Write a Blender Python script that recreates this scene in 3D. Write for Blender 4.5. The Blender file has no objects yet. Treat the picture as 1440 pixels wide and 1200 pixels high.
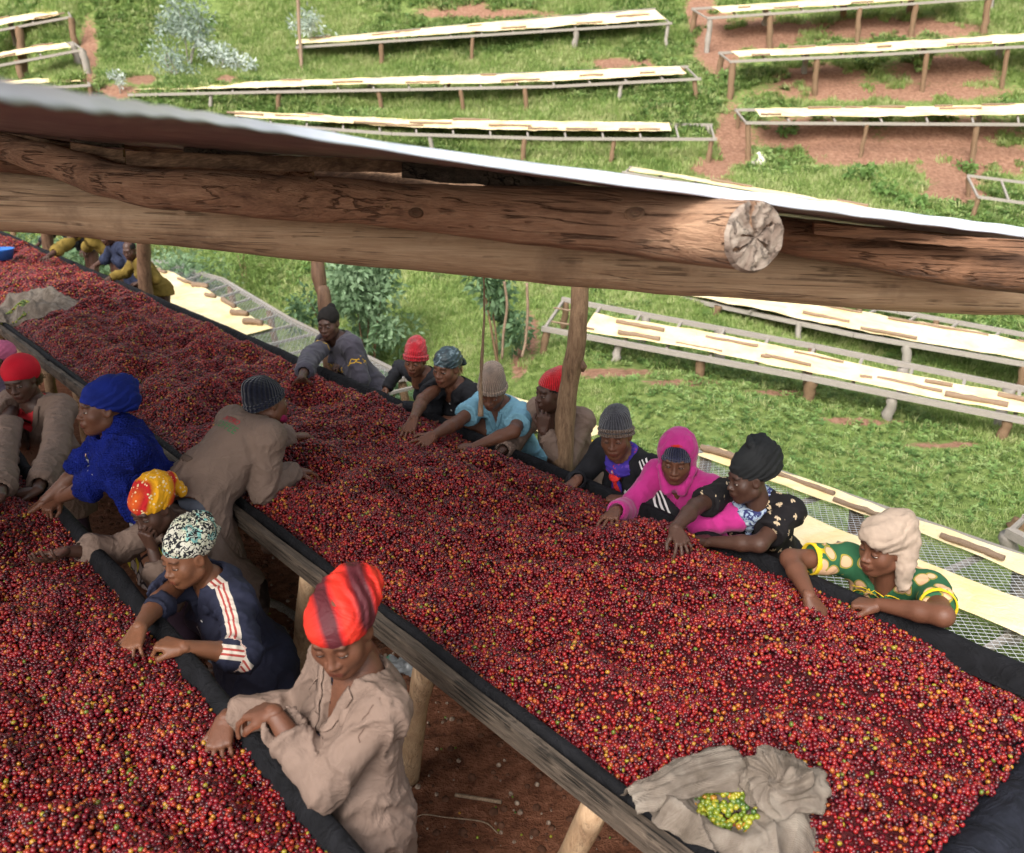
import bpy, math, random
import numpy as np
from mathutils import Vector, Matrix, noise as mnoise
from mathutils.bvhtree import BVHTree
random.seed(7); RNG = np.random.default_rng(7)
S = bpy.context.scene
# ---------------------------------------------------------------- camera, sky, sun, exposure
CAM_H = 2.83; FPX = 1200.0; TILT = math.radians(20.0)
cam_d = bpy.data.cameras.new('camera'); cam = bpy.data.objects.new('camera', cam_d)
S.collection.objects.link(cam); S.camera = cam
cam.location = (0, 0, CAM_H); cam.rotation_euler = (math.pi/2 - TILT, 0, 0)
cam_d.sensor_width = 36; cam_d.lens = 36*FPX/1440; cam_d.clip_start = .05; cam_d.clip_end = 400
cam_d.dof.use_dof = True; cam_d.dof.focus_distance = 3.9; cam_d.dof.aperture_fstop = 2.8
W = bpy.data.worlds.new('World'); S.world = W; W.use_nodes = True
nt = W.node_tree; nt.nodes.clear()
sky = nt.nodes.new('ShaderNodeTexSky'); sky.sky_type = 'NISHITA'; sky.sun_disc = False
SUN_EL, SUN_AZ = math.radians(44), math.radians(203)      # azimuth clockwise from +Y
sky.sun_elevation = SUN_EL; sky.sun_rotation = SUN_AZ
sky.dust_density = 4.0; sky.air_density = 1.3; sky.ozone_density = 1.0
bg = nt.nodes.new('ShaderNodeBackground'); wo = nt.nodes.new('ShaderNodeOutputWorld')
hs = nt.nodes.new('ShaderNodeHueSaturation'); hs.inputs['Saturation'].default_value = .35
nt.links.new(sky.outputs[0], hs.inputs['Color']); nt.links.new(hs.outputs[0], bg.inputs[0])
bg.inputs[1].default_value = .15; nt.links.new(bg.outputs[0], wo.inputs[0])
sl = bpy.data.lights.new('sun', 'SUN'); sl.energy = 1.5; sl.angle = math.radians(30); sl.color = (1, .965, .92)
so = bpy.data.objects.new('sun', sl); S.collection.objects.link(so)
sd = Vector((math.sin(SUN_AZ)*math.cos(SUN_EL), math.cos(SUN_AZ)*math.cos(SUN_EL), math.sin(SUN_EL)))
so.rotation_euler = sd.to_track_quat('Z', 'Y').to_euler(); so.location = (0, 0, 12)
S.view_settings.view_transform = 'Standard'; S.view_settings.look = 'None'
S.view_settings.gamma = 1; S.view_settings.use_curve_mapping = False
S.view_settings.exposure = 1.03
S.render.engine = 'CYCLES'
S.cycles.max_bounces = 6; S.cycles.diffuse_bounces = 3; S.cycles.glossy_bounces = 2
S.cycles.transparent_max_bounces = 6

# ---------------------------------------------------------------- geometry of the place
CT, ST = math.cos(TILT), math.sin(TILT)
U = np.array([-.653, .758, 0]); N = np.array([.758, .653, 0])   # along the tables / across them
def ray(px, py):
    xc = (px-720)/FPX; yc = (py-600)/FPX
    return np.array([xc, CT - yc*ST, -(ST + yc*CT)])
def at(px, py, Z): return np.array([0, 0, CAM_H]) + ray(px, py)*Z
def onz(px, py, z):
    r = ray(px, py); return np.array([0, 0, CAM_H]) + r*((z-CAM_H)/r[2])
def onn(px, py, n):
    r = ray(px, py); return np.array([0, 0, CAM_H]) + r*(n/(r[:2]@N[:2]))
def sn(s, n, z): return U*s + N*n + np.array([0, 0, z])
def nz(v): v = np.asarray(v, float); return v/max(np.linalg.norm(v), 1e-9)
def sst(x, a, b):
    t = np.clip((np.asarray(x, float)-a)/(b-a), 0, 1); return t*t*(3-2*t)
def _h(i, j, k):
    n = (i*374761393 + j*668265263 + k*1274126177) & 0xffffffff
    n = ((n ^ (n >> 13))*1274126177) & 0xffffffff
    return ((n ^ (n >> 16)) & 0xffff)/32767.5 - 1
def noise3(p):
    p = np.asarray(p, float); f = np.floor(p); t = p-f; t = t*t*(3-2*t)
    i, j, k = [f[..., a].astype(np.int64) for a in range(3)]; r = 0
    for a in (0, 1):
        wa = t[..., 0] if a else 1-t[..., 0]
        for b in (0, 1):
            wb = t[..., 1] if b else 1-t[..., 1]
            for c in (0, 1):
                wc = t[..., 2] if c else 1-t[..., 2]
                r = r + wa*wb*wc*_h(i+a, j+b, k+c)
    return r
def fbm(p, o=3):
    p = np.asarray(p, float); r = 0; a = 1.
    for _ in range(o): r = r + a*noise3(p); p = p*2.03+7.1; a *= .5
    return r
def n2(x, y, z=0.): return noise3(np.stack([x, y, np.zeros_like(x)+z], -1))

# ---------------------------------------------------------------- object helpers
COL = S.collection
def tag(o, label=None, cat=None, group=None, kind=None):
    if label: o['label'] = label
    if cat: o['category'] = cat
    if group: o['group'] = group
    if kind: o['kind'] = kind
    return o
def empty(name, loc, label, cat, group=None):
    o = bpy.data.objects.new(name, None); COL.objects.link(o); o.location = Vector(loc)
    o.empty_display_size = .1
    return tag(o, label, cat, group)
def mesh(name, V, F, mats, smooth=True, cols=None, mi=None):
    me = bpy.data.meshes.new(name)
    V = np.asarray(V, np.float32)
    if isinstance(F, np.ndarray):
        me.vertices.add(len(V)); me.vertices.foreach_set('co', V.ravel())
        k = F.shape[1] if F.ndim == 2 else 4
        me.loops.add(F.size); me.loops.foreach_set('vertex_index', F.astype(np.int32).ravel())
        me.polygons.add(len(F)); me.polygons.foreach_set('loop_start', np.arange(0, F.size, k, dtype=np.int32))
        me.update(calc_edges=True)
    else:
        me.from_pydata(V.tolist(), [], F)
    for m in (mats if isinstance(mats, (list, tuple)) else [mats]): me.materials.append(m)
    if smooth: me.polygons.foreach_set('use_smooth', [True]*len(me.polygons))
    if mi is not None: me.polygons.foreach_set('material_index', list(mi))
    if cols is not None:
        ca = me.color_attributes.new('tint', 'FLOAT_COLOR', 'POINT')
        c = np.ones((len(V), 4), np.float32); c[:, :3] = cols; ca.data.foreach_set('color', c.ravel())
    return me
def link(name, me, parent=None, loc=(0, 0, 0), mat=None):
    o = bpy.data.objects.new(name, me); COL.objects.link(o)
    if parent is not None:
        o.parent = parent
        if mat is not None: o.matrix_local = Matrix.Translation(-root_of(parent)) @ mat
        else: o.location = Vector(loc)
    elif mat is not None: o.matrix_world = mat
    else: o.location = Vector(loc)
    return o
def root_of(p):
    v = Vector((0, 0, 0))
    while p is not None: v += p.location; p = p.parent
    return v
def mk(name, V, F, mats, parent=None, smooth=True, **k):
    """mesh given in world coordinates; parts are stored relative to their thing"""
    V = np.asarray(V, float)
    if parent is not None: off = np.array(root_of(parent))
    else:
        off = V.mean(0); off[2] = V[:, 2].min()
    me = mesh(name, V-off, F, mats, smooth, **k)
    return link(name, me, parent, (0, 0, 0) if parent is not None else off)
class MB:
    def __init__(s): s.V = []; s.F = []; s.n = 0
    def add(s, V, F):
        V = np.asarray(V, float); s.V.append(V); s.F += [tuple(int(i)+s.n for i in f) for f in F]; s.n += len(V); return s
    def box(s, c, a, b, d):
        """box with centre c and half-axis vectors a, b, d"""
        c, a, b, d = map(np.asarray, (c, a, b, d))
        V = [c+i*a+j*b+k*d for i in (-1, 1) for j in (-1, 1) for k in (-1, 1)]
        return s.add(V, [(0, 1, 3, 2), (4, 6, 7, 5), (0, 4, 5, 1), (2, 3, 7, 6), (0, 2, 6, 4), (1, 5, 7, 3)])
    def build(s, name, mats, parent=None, smooth=False, **k):
        return mk(name, np.concatenate(s.V), s.F, mats, parent, smooth, **k)
def frame(d, up=(0, 0, 1)):
    d = nz(d); a = np.cross(up, d)
    if np.linalg.norm(a) < 1e-4: a = np.cross((1, 0, 0), d)
    a = nz(a); return a, np.cross(d, a), d
def tube(P, R, seg=10, amp=0., fr=8., cap=True, flat=1.):
    P = np.asarray(P, float); R = np.broadcast_to(R, (len(P),)); V = []; F = []
    a0 = None
    for i, p in enumerate(P):
        d = P[min(i+1, len(P)-1)] - P[max(i-1, 0)]
        if a0 is None: a0, b0, _ = frame(d)
        else:
            dn = nz(d); a0 = nz(a0 - dn*(a0@dn)); b0 = np.cross(dn, a0)
        for k in range(seg):
            t = 2*math.pi*k/seg; V.append(p + R[i]*(a0*math.cos(t)+b0*math.sin(t)*flat))
    V = np.array(V)
    if amp:
        c = np.repeat(P, seg, 0); nn = V-c; nn /= np.linalg.norm(nn, axis=1)[:, None]+1e-9
        V = V + nn*(fbm(V*fr)*amp)[:, None]
    for i in range(len(P)-1):
        for k in range(seg):
            k2 = (k+1) % seg; F.append((i*seg+k, i*seg+k2, (i+1)*seg+k2, (i+1)*seg+k))
    if cap: F.append(tuple(range(seg))[::-1]); F.append(tuple((len(P)-1)*seg+k for k in range(seg)))
    return V, F
def bez(pts, n):
    """smooth curve through points (Catmull-Rom)"""
    P = np.asarray(pts, float); Q = np.vstack([2*P[0]-P[1], P, 2*P[-1]-P[-2]]); out = []
    m = len(P)-1
    for i in range(n):
        t = i/(n-1)*m; k = min(int(t), m-1); t -= k
        a, b, c, d = Q[k:k+4]
        out.append(.5*((2*b)+(c-a)*t+(2*a-5*b+4*c-d)*t*t+(3*b-a-3*c+d)*t**3))
    return np.array(out)

# ---------------------------------------------------------------- materials
def M(name, col, rough=.7, spec=.3, metal=0.):
    m = bpy.data.materials.new(name); m.use_nodes = True
    b = m.node_tree.nodes['Principled BSDF']
    b.inputs['Base Color'].default_value = (*col, 1); b.inputs['Roughness'].default_value = rough
    b.inputs['Specular IOR Level'].default_value = spec; b.inputs['Metallic'].default_value = metal
    return m
class G:
    """small node-graph helper"""
    def __init__(s, m): s.t = m.node_tree; s.b = s.t.nodes['Principled BSDF']
    def n(s, t, **k):
        x = s.t.nodes.new(t)
        for a, v in k.items(): setattr(x, a, v)
        return x
    def l(s, a, b): s.t.links.new(a, b)
    def coord(s, kind='Object', scale=(1, 1, 1), rot=(0, 0, 0), pre=None):
        c = s.n('ShaderNodeTexCoord') if kind != 'Pos' else s.n('ShaderNodeNewGeometry')
        m = s.n('ShaderNodeMapping'); m.inputs['Scale'].default_value = scale; m.inputs['Rotation'].default_value = rot
        src = c.outputs['Position' if kind == 'Pos' else kind]
        if pre is not None:
            q = s.n('ShaderNodeMapping'); q.inputs['Rotation'].default_value = (0, 0, math.radians(pre)); s.l(src, q.inputs['Vector']); src = q.outputs[0]
        s.l(src, m.inputs['Vector']); return m.outputs[0]
    def noise(s, v, sc=5, det=4, rough=.55, dist=0.):
        x = s.n('ShaderNodeTexNoise'); s.l(v, x.inputs['Vector']); x.inputs['Scale'].default_value = sc
        x.inputs['Detail'].default_value = det; x.inputs['Roughness'].default_value = rough; x.inputs['Distortion'].default_value = dist
        return x.outputs['Fac']
    def vor(s, v, sc=5, feat='F1', out='Distance', rnd=1.):
        x = s.n('ShaderNodeTexVoronoi', feature=feat); s.l(v, x.inputs['Vector']); x.inputs['Scale'].default_value = sc
        x.inputs['Randomness'].default_value = rnd
        return x.outputs[out]
    def ramp(s, f, stops, interp='LINEAR'):
        x = s.n('ShaderNodeValToRGB'); s.l(f, x.inputs[0]); e = x.color_ramp; e.interpolation = interp
        while len(e.elements) < len(stops): e.elements.new(.5)
        for el, (p, c) in zip(e.elements, stops):
            el.position = p; el.color = (*c, 1) if not np.isscalar(c) else (c, c, c, 1)
        return x.outputs[0]
    def mix(s, f, a, b, mode='MIX'):
        x = s.n('ShaderNodeMix', data_type='RGBA', blend_type=mode)
        for v, i in ((f, 0), (a, 6), (b, 7)):
            if hasattr(v, 'links'): s.l(v, x.inputs[i])
            else: x.inputs[i].default_value = v if i == 0 else (*v, 1)
        return x.outputs[2]
    def math(s, op, a, b=0., c=0.):
        x = s.n('ShaderNodeMath', operation=op)
        for i, v in enumerate((a, b, c)):
            if hasattr(v, 'links'): s.l(v, x.inputs[i])
            else: x.inputs[i].default_value = v
        return x.outputs[0]
    def bump(s, h, strength=.3, dist=.01):
        x = s.n('ShaderNodeBump'); x.inputs['Strength'].default_value = strength; x.inputs['Distance'].default_value = dist
        s.l(h, x.inputs['Height']); s.l(x.outputs[0], s.b.inputs['Normal']); return x
    def base(s, c): s.l(c, s.b.inputs['Base Color'])
def wood_mat(name, a, b, dark, scale=(6, 6, 1.2), spots=.5, rough=.75, bump=.5, kind='Object', pre=None, crack=0.):
    m = M(name, a, rough, .25); g = G(m); v = g.coord(kind, scale, pre=pre)
    f = g.noise(v, 3.5, 6, .65, .4); base = g.ramp(f, [(.25, dark), (.42, b), (.62, a), (.8, tuple(min(1, c*1.25) for c in a))])
    v2 = g.coord(kind, tuple(q*(8 if q > 3.9 else 1.5) for q in scale), pre=pre); f2 = g.noise(v2, 4, 3, .6)
    base = g.mix(g.ramp(f2, [(.35, spots), (.6, 0.)]), base, dark); hh = g.math('ADD', f, g.math('MULTIPLY', f2, .6))
    if crack:
        v3 = g.coord(kind, tuple(q*(2.4 if q > 3.9 else .30) for q in scale), pre=pre); f3 = g.noise(v3, 1.6, 3, .5, .15)
        cr = g.ramp(g.math('ABSOLUTE', g.math('SUBTRACT', f3, .5)), [(.0, 1.), (.012, .8), (.03, 0.)]); f4 = g.noise(g.coord(kind, (1, 1, 1)), 6, 3, .6); cr = g.math('MULTIPLY', cr, g.ramp(f4, [(.45, 0.), (.55, 1.)]))
        base = g.mix(g.math('MULTIPLY', cr, crack), base, tuple(q*.5 for q in dark)); blot = g.ramp(g.noise(g.coord(kind, (1, 1, 1)), 3.2, 5, .7), [(.50, 0.), (.68, .55)]); base = g.mix(blot, base, dark); hh = g.math('SUBTRACT', hh, g.math('MULTIPLY', cr, 1.5))
    g.base(base); g.bump(hh, bump, .012 if crack else .006)
    return m
def rough_mat(name, a, b, sc=30, rough=.9, bump=.3, dist=.004, spec=.15, kind='Object'):
    m = M(name, a, rough, spec); g = G(m); v = g.coord(kind)
    f = g.noise(v, sc, 5, .6); g.base(g.mix(g.ramp(f, [(.35, 0.), (.65, 1.)]), a, b)); g.bump(f, bump, dist); return m
def fabric(name, col, var=.15, weave=900., rough=.85, bump=.15, sheen=.0, big=6., wr=.0):
    m = M(name, col, rough, .2); g = G(m); v = g.coord('Object')
    f = g.noise(v, big, 4, .6); f2 = g.noise(v, weave/6, 2, .5)
    c2 = tuple(c*(1-var) for c in col); c1 = tuple(min(1, c*(1+var)) for c in col)
    g.base(g.mix(g.ramp(f, [(.35, 0.), (.65, 1.)]), c2, c1))
    g.bump(g.math('ADD', g.math('MULTIPLY', f2, .35), f), bump, .004)
    if wr:
        q = g.noise(v, 7., 4, .55, 1.1); q = g.math('POWER', g.math('SUBTRACT', 1., g.math('ABSOLUTE', g.math('MULTIPLY', g.math('SUBTRACT', q, .5), 5.))), 2.); g.bump(g.math('ADD', g.math('MULTIPLY', f2, .03), q), wr, .012)
    if sheen: g.b.inputs['Sheen Weight'].default_value = sheen
    return m
def addwr(m, k=.35, sc=14., dist=.008):
    g = G(m); v = g.coord('Object'); q = g.noise(v, sc, 4, .6, 1.0); q = g.math('POWER', g.math('SUBTRACT', 1., g.math('ABSOLUTE', g.math('MULTIPLY', g.math('SUBTRACT', q, .5), 5.))), 2.); g.bump(g.math('ADD', q, g.math('MULTIPLY', g.noise(v, 500., 2, .5), .15)), k, dist)
WOOD_POST = wood_mat('peeled_trunk_wood', (.30, .19, .11), (.19, .115, .065), (.055, .032, .02), (14, 14, 2))
WOOD_PALE = wood_mat('pale_trunk_wood', (.52, .36, .22), (.42, .27, .155), (.17, .10, .06), (12, 12, 2), .25, crack=.4)
WOOD_BEAM = wood_mat('smooth_beam_wood', (.60, .44, .29), (.48, .33, .205), (.20, .13, .085), (.55, 9, 9), .25, .6, .5, pre=8, crack=.7)
WOOD_LOG = wood_mat('brown_log_wood', (.47, .29, .18), (.35, .20, .12), (.09, .05, .034), (1.2, 9, 9), .4, .7, 1., pre=29, crack=.55)
WOOD_RED = wood_mat('reddish_pole_wood', (.20, .115, .07), (.125, .07, .042), (.04, .022, .015), (9, 9, 1.0), .3, .55, .4)
WOOD_POLE = wood_mat('reddish_beam_wood', (.30, .155, .085), (.20, .10, .055), (.06, .032, .02), (1., 9, 9), .3, .6, .9, pre=10, crack=.55)
WOOD_PLANK = wood_mat('weathered_plank_wood', (.17, .128, .095), (.105, .078, .057), (.035, .028, .022), (1.3, 11, 11), .6, .85, 1., pre=-130.7, crack=1.)
WOOD_DARK = wood_mat('stained_board_wood', (.36, .22, .13), (.15, .085, .05), (.035, .022, .016), (1.5, 6, 6), .5, .75, .5)
WOOD_GREY = wood_mat('grey_rail_wood', (.42, .38, .33), (.29, .255, .215), (.12, .10, .085), (16, 16, 3), .4, .9, .5)
WOOD_TAN = wood_mat('tan_stick_wood', (.34, .24, .16), (.22, .15, .10), (.09, .06, .042), (22, 22, 4), .35, .85, .5)
def end_grain():
    m = M('cut_end_grain', (.4, .33, .26), .9, .1); g = G(m); v = g.coord('Object')
    sx = g.n('ShaderNodeSeparateXYZ'); g.l(v, sx.inputs[0])
    ang = g.math('ARCTAN2', sx.outputs[1], sx.outputs[0]); rr = g.math('SQRT', g.math('ADD', g.math('POWER', sx.outputs[0], 2.), g.math('POWER', sx.outputs[1], 2.)))
    f = g.noise(v, 14, 6, .7, .6)
    spokes = g.math('SINE', g.math('ADD', g.math('MULTIPLY', ang, 7.), g.math('MULTIPLY', f, 26.)))
    c = g.ramp(f, [(.3, (.09, .062, .05)), (.45, (.22, .165, .13)), (.6, (.36, .30, .245)), (.75, (.40, .29, .19))])
    c = g.mix(g.ramp(spokes, [(.90, 0.), (1., .6)]), c, (.05, .04, .035)); g.base(c)
    g.bump(g.math('SUBTRACT', f, g.math('MULTIPLY', g.ramp(spokes, [(.8, 0.), (1., 1.)]), .6)), .8, .01)
    return m
END_GRAIN = end_grain()
BLACK_CLOTH = fabric('black_shade_cloth', (.0065, .0065, .008), .35, 900, .85, .6, .0, 14., .5)
NAVY_CLOTH = fabric('faded_navy_liner', (.011, .012, .018), .4, 900, .85, .6, .0, 14., .6)
def yellow_cloth():
    m = M('yellow_sheet', (.78, .58, .25), .8, .2); g = G(m); v = g.coord('Object')
    f = g.noise(v, 2.2, 5, .65, .5); g.base(g.ramp(f, [(.3, (.80, .57, .25)), (.5, (.84, .67, .38)), (.7, (.88, .77, .53))]))
    g.bump(g.noise(v, 9, 5, .6, 1.2), .6, .03); return m
YELLOW = yellow_cloth()
WIRE = M('galvanised_wire', (.62, .62, .62), .45, .5, .6)
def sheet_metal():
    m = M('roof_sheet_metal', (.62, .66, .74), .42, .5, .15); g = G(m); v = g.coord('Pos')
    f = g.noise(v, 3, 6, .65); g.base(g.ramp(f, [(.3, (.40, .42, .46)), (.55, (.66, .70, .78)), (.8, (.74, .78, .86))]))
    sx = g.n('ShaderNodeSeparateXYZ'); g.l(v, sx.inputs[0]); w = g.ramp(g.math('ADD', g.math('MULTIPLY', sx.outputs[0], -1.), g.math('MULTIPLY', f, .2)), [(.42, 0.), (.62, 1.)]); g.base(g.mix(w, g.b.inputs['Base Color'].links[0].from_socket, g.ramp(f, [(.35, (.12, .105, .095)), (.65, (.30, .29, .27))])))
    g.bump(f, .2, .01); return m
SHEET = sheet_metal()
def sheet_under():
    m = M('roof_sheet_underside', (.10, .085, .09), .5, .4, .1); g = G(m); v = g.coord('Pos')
    f = g.noise(v, 7, 6, .7); g.base(g.ramp(f, [(.3, (.11, .075, .09)), (.5, (.20, .15, .175)), (.75, (.36, .32, .31))])); return m  # purple reflection of the cherries is tinted into the base colour
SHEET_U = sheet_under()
def cherry_mat():
    m = M('cherry_skin', (.3, .01, .02), .30, .45); g = G(m)
    oi = g.n('ShaderNodeObjectInfo')
    st = [(0, (0.0794, 0.0029, 0.0078)), (.17, (0.1670, 0.0045, 0.0101)), (.33, (0.0199, 0.0029, 0.0055)), (.46, (0.1083, 0.0029, 0.0124)), (.60, (0.2528, 0.0089, 0.0101)),
          (.71, (0.0406, 0.0029, 0.0078)), (.825, (0.2889, 0.0326, 0.0117)), (.905, (0.3431, 0.0936, 0.0155)), (.955, (0.3611, 0.1791, 0.0171)), (.979, (0.2528, 0.2116, 0.0155)), (.989, (0.0903, 0.1384, 0.0155))]
    c = g.ramp(oi.outputs['Random'], st, 'CONSTANT')
    v = g.coord('Object'); f = g.noise(v, 90, 2, .5)
    c = g.mix(g.ramp(f, [(.45, 0.), (.7, .4)]), c, (.22, .02, .010)); g.base(c); return m
CHERRY = cherry_mat()
def green_cherry():
    m = M('green_cherry_skin', (.25, .34, .03), .26, .5); g = G(m); oi = g.n('ShaderNodeObjectInfo')
    g.base(g.ramp(oi.outputs['Random'], [(0, (.10, .15, .015)), (.35, (.19, .22, .018)), (.65, (.28, .25, .02)), (.85, (.05, .10, .02)), (.95, (.34, .16, .02))], 'CONSTANT')); return m
CHERRY_G = green_cherry()
def ground_mat():
    m = M('ground_soil_and_turf', (.2, .1, .05), .95, .1); g = G(m); v = g.coord('Pos')
    at_ = g.n('ShaderNodeVertexColor', layer_name='tint')
    f = g.noise(v, 1.3, 6, .65); f2 = g.noise(v, 14, 6, .7); f3 = g.noise(v, 60, 4, .7)
    soil = g.ramp(f2, [(.3, (.15, .075, .05)), (.5, (.29, .155, .10)), (.68, (.38, .225, .155)), (.85, (.46, .31, .23))])
    turf = g.ramp(g.noise(v, 9, 6, .75), [(.3, (.07, .10, .03)), (.5, (.16, .22, .06)), (.65, (.25, .30, .10)), (.8, (.34, .31, .15))])
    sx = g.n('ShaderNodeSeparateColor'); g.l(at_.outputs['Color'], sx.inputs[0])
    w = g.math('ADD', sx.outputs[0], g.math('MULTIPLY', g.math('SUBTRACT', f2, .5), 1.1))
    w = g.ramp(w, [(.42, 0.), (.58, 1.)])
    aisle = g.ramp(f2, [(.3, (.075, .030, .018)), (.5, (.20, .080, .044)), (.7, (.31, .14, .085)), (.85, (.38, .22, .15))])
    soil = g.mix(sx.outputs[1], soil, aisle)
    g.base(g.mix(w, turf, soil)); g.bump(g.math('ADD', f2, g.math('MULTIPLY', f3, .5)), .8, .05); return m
GROUND = ground_mat()
def leaf_mat(name, stops, trans=.25, sc=1.2):
    m = M(name, stops[0], .55, .3); g = G(m); v = g.coord('Pos'); oi = g.n('ShaderNodeObjectInfo')
    f = g.math('ADD', g.math('MULTIPLY', g.noise(v, sc, 5, .7), .75), g.math('MULTIPLY', oi.outputs['Random'], .3))
    g.base(g.ramp(f, [(.3, stops[0]), (.5, stops[1]), (.7, stops[2])]))
    g.b.inputs['Subsurface Weight'].default_value = 0
    tr = g.n('ShaderNodeBsdfTranslucent'); mx = g.n('ShaderNodeMixShader'); mx.inputs[0].default_value = trans
    bc = g.b.inputs['Base Color'].links[0].from_socket; g.l(bc, tr.inputs[0])
    out = [n for n in g.t.nodes if n.type == 'OUTPUT_MATERIAL'][0]
    g.l(g.b.outputs[0], mx.inputs[1]); g.l(tr.outputs[0], mx.inputs[2]); g.l(mx.outputs[0], out.inputs[0]); return m
GRASS = leaf_mat('grass_blades', [(.13, .22, .05), (.29, .39, .11), (.49, .51, .24)], .4)
WEED = leaf_mat('weed_leaves', [(.085, .17, .045), (.19, .31, .085), (.35, .44, .17)], .35, 2.)
SHRUB = leaf_mat('shrub_leaves', [(.07, .13, .06), (.15, .25, .12), (.27, .38, .22)], .3, 3.)
PALE_LEAF = leaf_mat('silvery_leaves', [(.22, .29, .22), (.38, .45, .38), (.58, .63, .58)], .2, 3.)

# ---------------------------------------------------------------- instancing of uncountable stuff
def scatter(name, P, rot, sc, mat, label, cat, src=None, rad=.008, sub=2, elong=1.12):
    """P points with rotation and scale; instance = small sphere, or the mesh src=(V,F)"""
    P = np.asarray(P, float); n = len(P); off = P.mean(0)
    sv = np.zeros((0, 3)); F = []
    if src is not None: sv = np.asarray(src[0], float); F = src[1]
    me = bpy.data.meshes.new(name)
    me.from_pydata(np.concatenate([sv, P-off]).tolist(), [], [tuple(f) for f in F]); me.materials.append(mat)
    N_ = len(sv)+n
    def attr(nm, typ, val, key, dim):
        a = me.attributes.new(nm, typ, 'POINT'); full = np.zeros((N_, dim) if dim > 1 else N_, np.float32); full[len(sv):] = val
        a.data.foreach_set(key, full.ravel())
    attr('rot', 'FLOAT_VECTOR', rot, 'vector', 3); attr('sc', 'FLOAT', sc, 'value', 1)
    flag = np.zeros(N_, bool); flag[:len(sv)] = True
    a = me.attributes.new('is_src', 'BOOLEAN', 'POINT'); a.data.foreach_set('value', flag)
    o = link(name, me, None, off); tag(o, label, cat, None, 'stuff')
    ng = bpy.data.node_groups.new(name+'_nodes', 'GeometryNodeTree')
    ng.interface.new_socket('Geometry', in_out='INPUT', socket_type='NodeSocketGeometry')
    ng.interface.new_socket('Geometry', in_out='OUTPUT', socket_type='NodeSocketGeometry')
    nn = ng.nodes.new; gi = nn('NodeGroupInput'); go = nn('NodeGroupOutput'); L = ng.links.new
    iop = nn('GeometryNodeInstanceOnPoints')
    def na(nm, dt):
        x = nn('GeometryNodeInputNamedAttribute'); x.data_type = dt; x.inputs[0].default_value = nm
        return [q for q in x.outputs if q.enabled and q.name == 'Attribute'][0]
    if src is None:
        ico = nn('GeometryNodeMeshIcoSphere'); ico.inputs['Radius'].default_value = rad; ico.inputs['Subdivisions'].default_value = sub
        tr = nn('GeometryNodeTransform'); tr.inputs['Scale'].default_value = (1, 1, elong); L(ico.outputs[0], tr.inputs[0])
        ss = nn('GeometryNodeSetShadeSmooth'); L(tr.outputs[0], ss.inputs[0])
        sm = nn('GeometryNodeSetMaterial'); sm.inputs['Material'].default_value = mat; L(ss.outputs[0], sm.inputs[0])
        L(sm.outputs[0], iop.inputs['Instance']); L(gi.outputs[0], iop.inputs['Points'])
    else:
        sg = nn('GeometryNodeSeparateGeometry'); sg.domain = 'POINT'; L(gi.outputs[0], sg.inputs[0]); L(na('is_src', 'BOOLEAN'), sg.inputs[1])
        L(sg.outputs[0], iop.inputs['Instance']); L(sg.outputs[1], iop.inputs['Points'])
    L(na('rot', 'FLOAT_VECTOR'), iop.inputs['Rotation']); L(na('sc', 'FLOAT'), iop.inputs['Scale'])
    L(iop.outputs[0], go.inputs[0])
    md = o.modifiers.new('scatter', 'NODES'); md.node_group = ng
    return o

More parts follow.
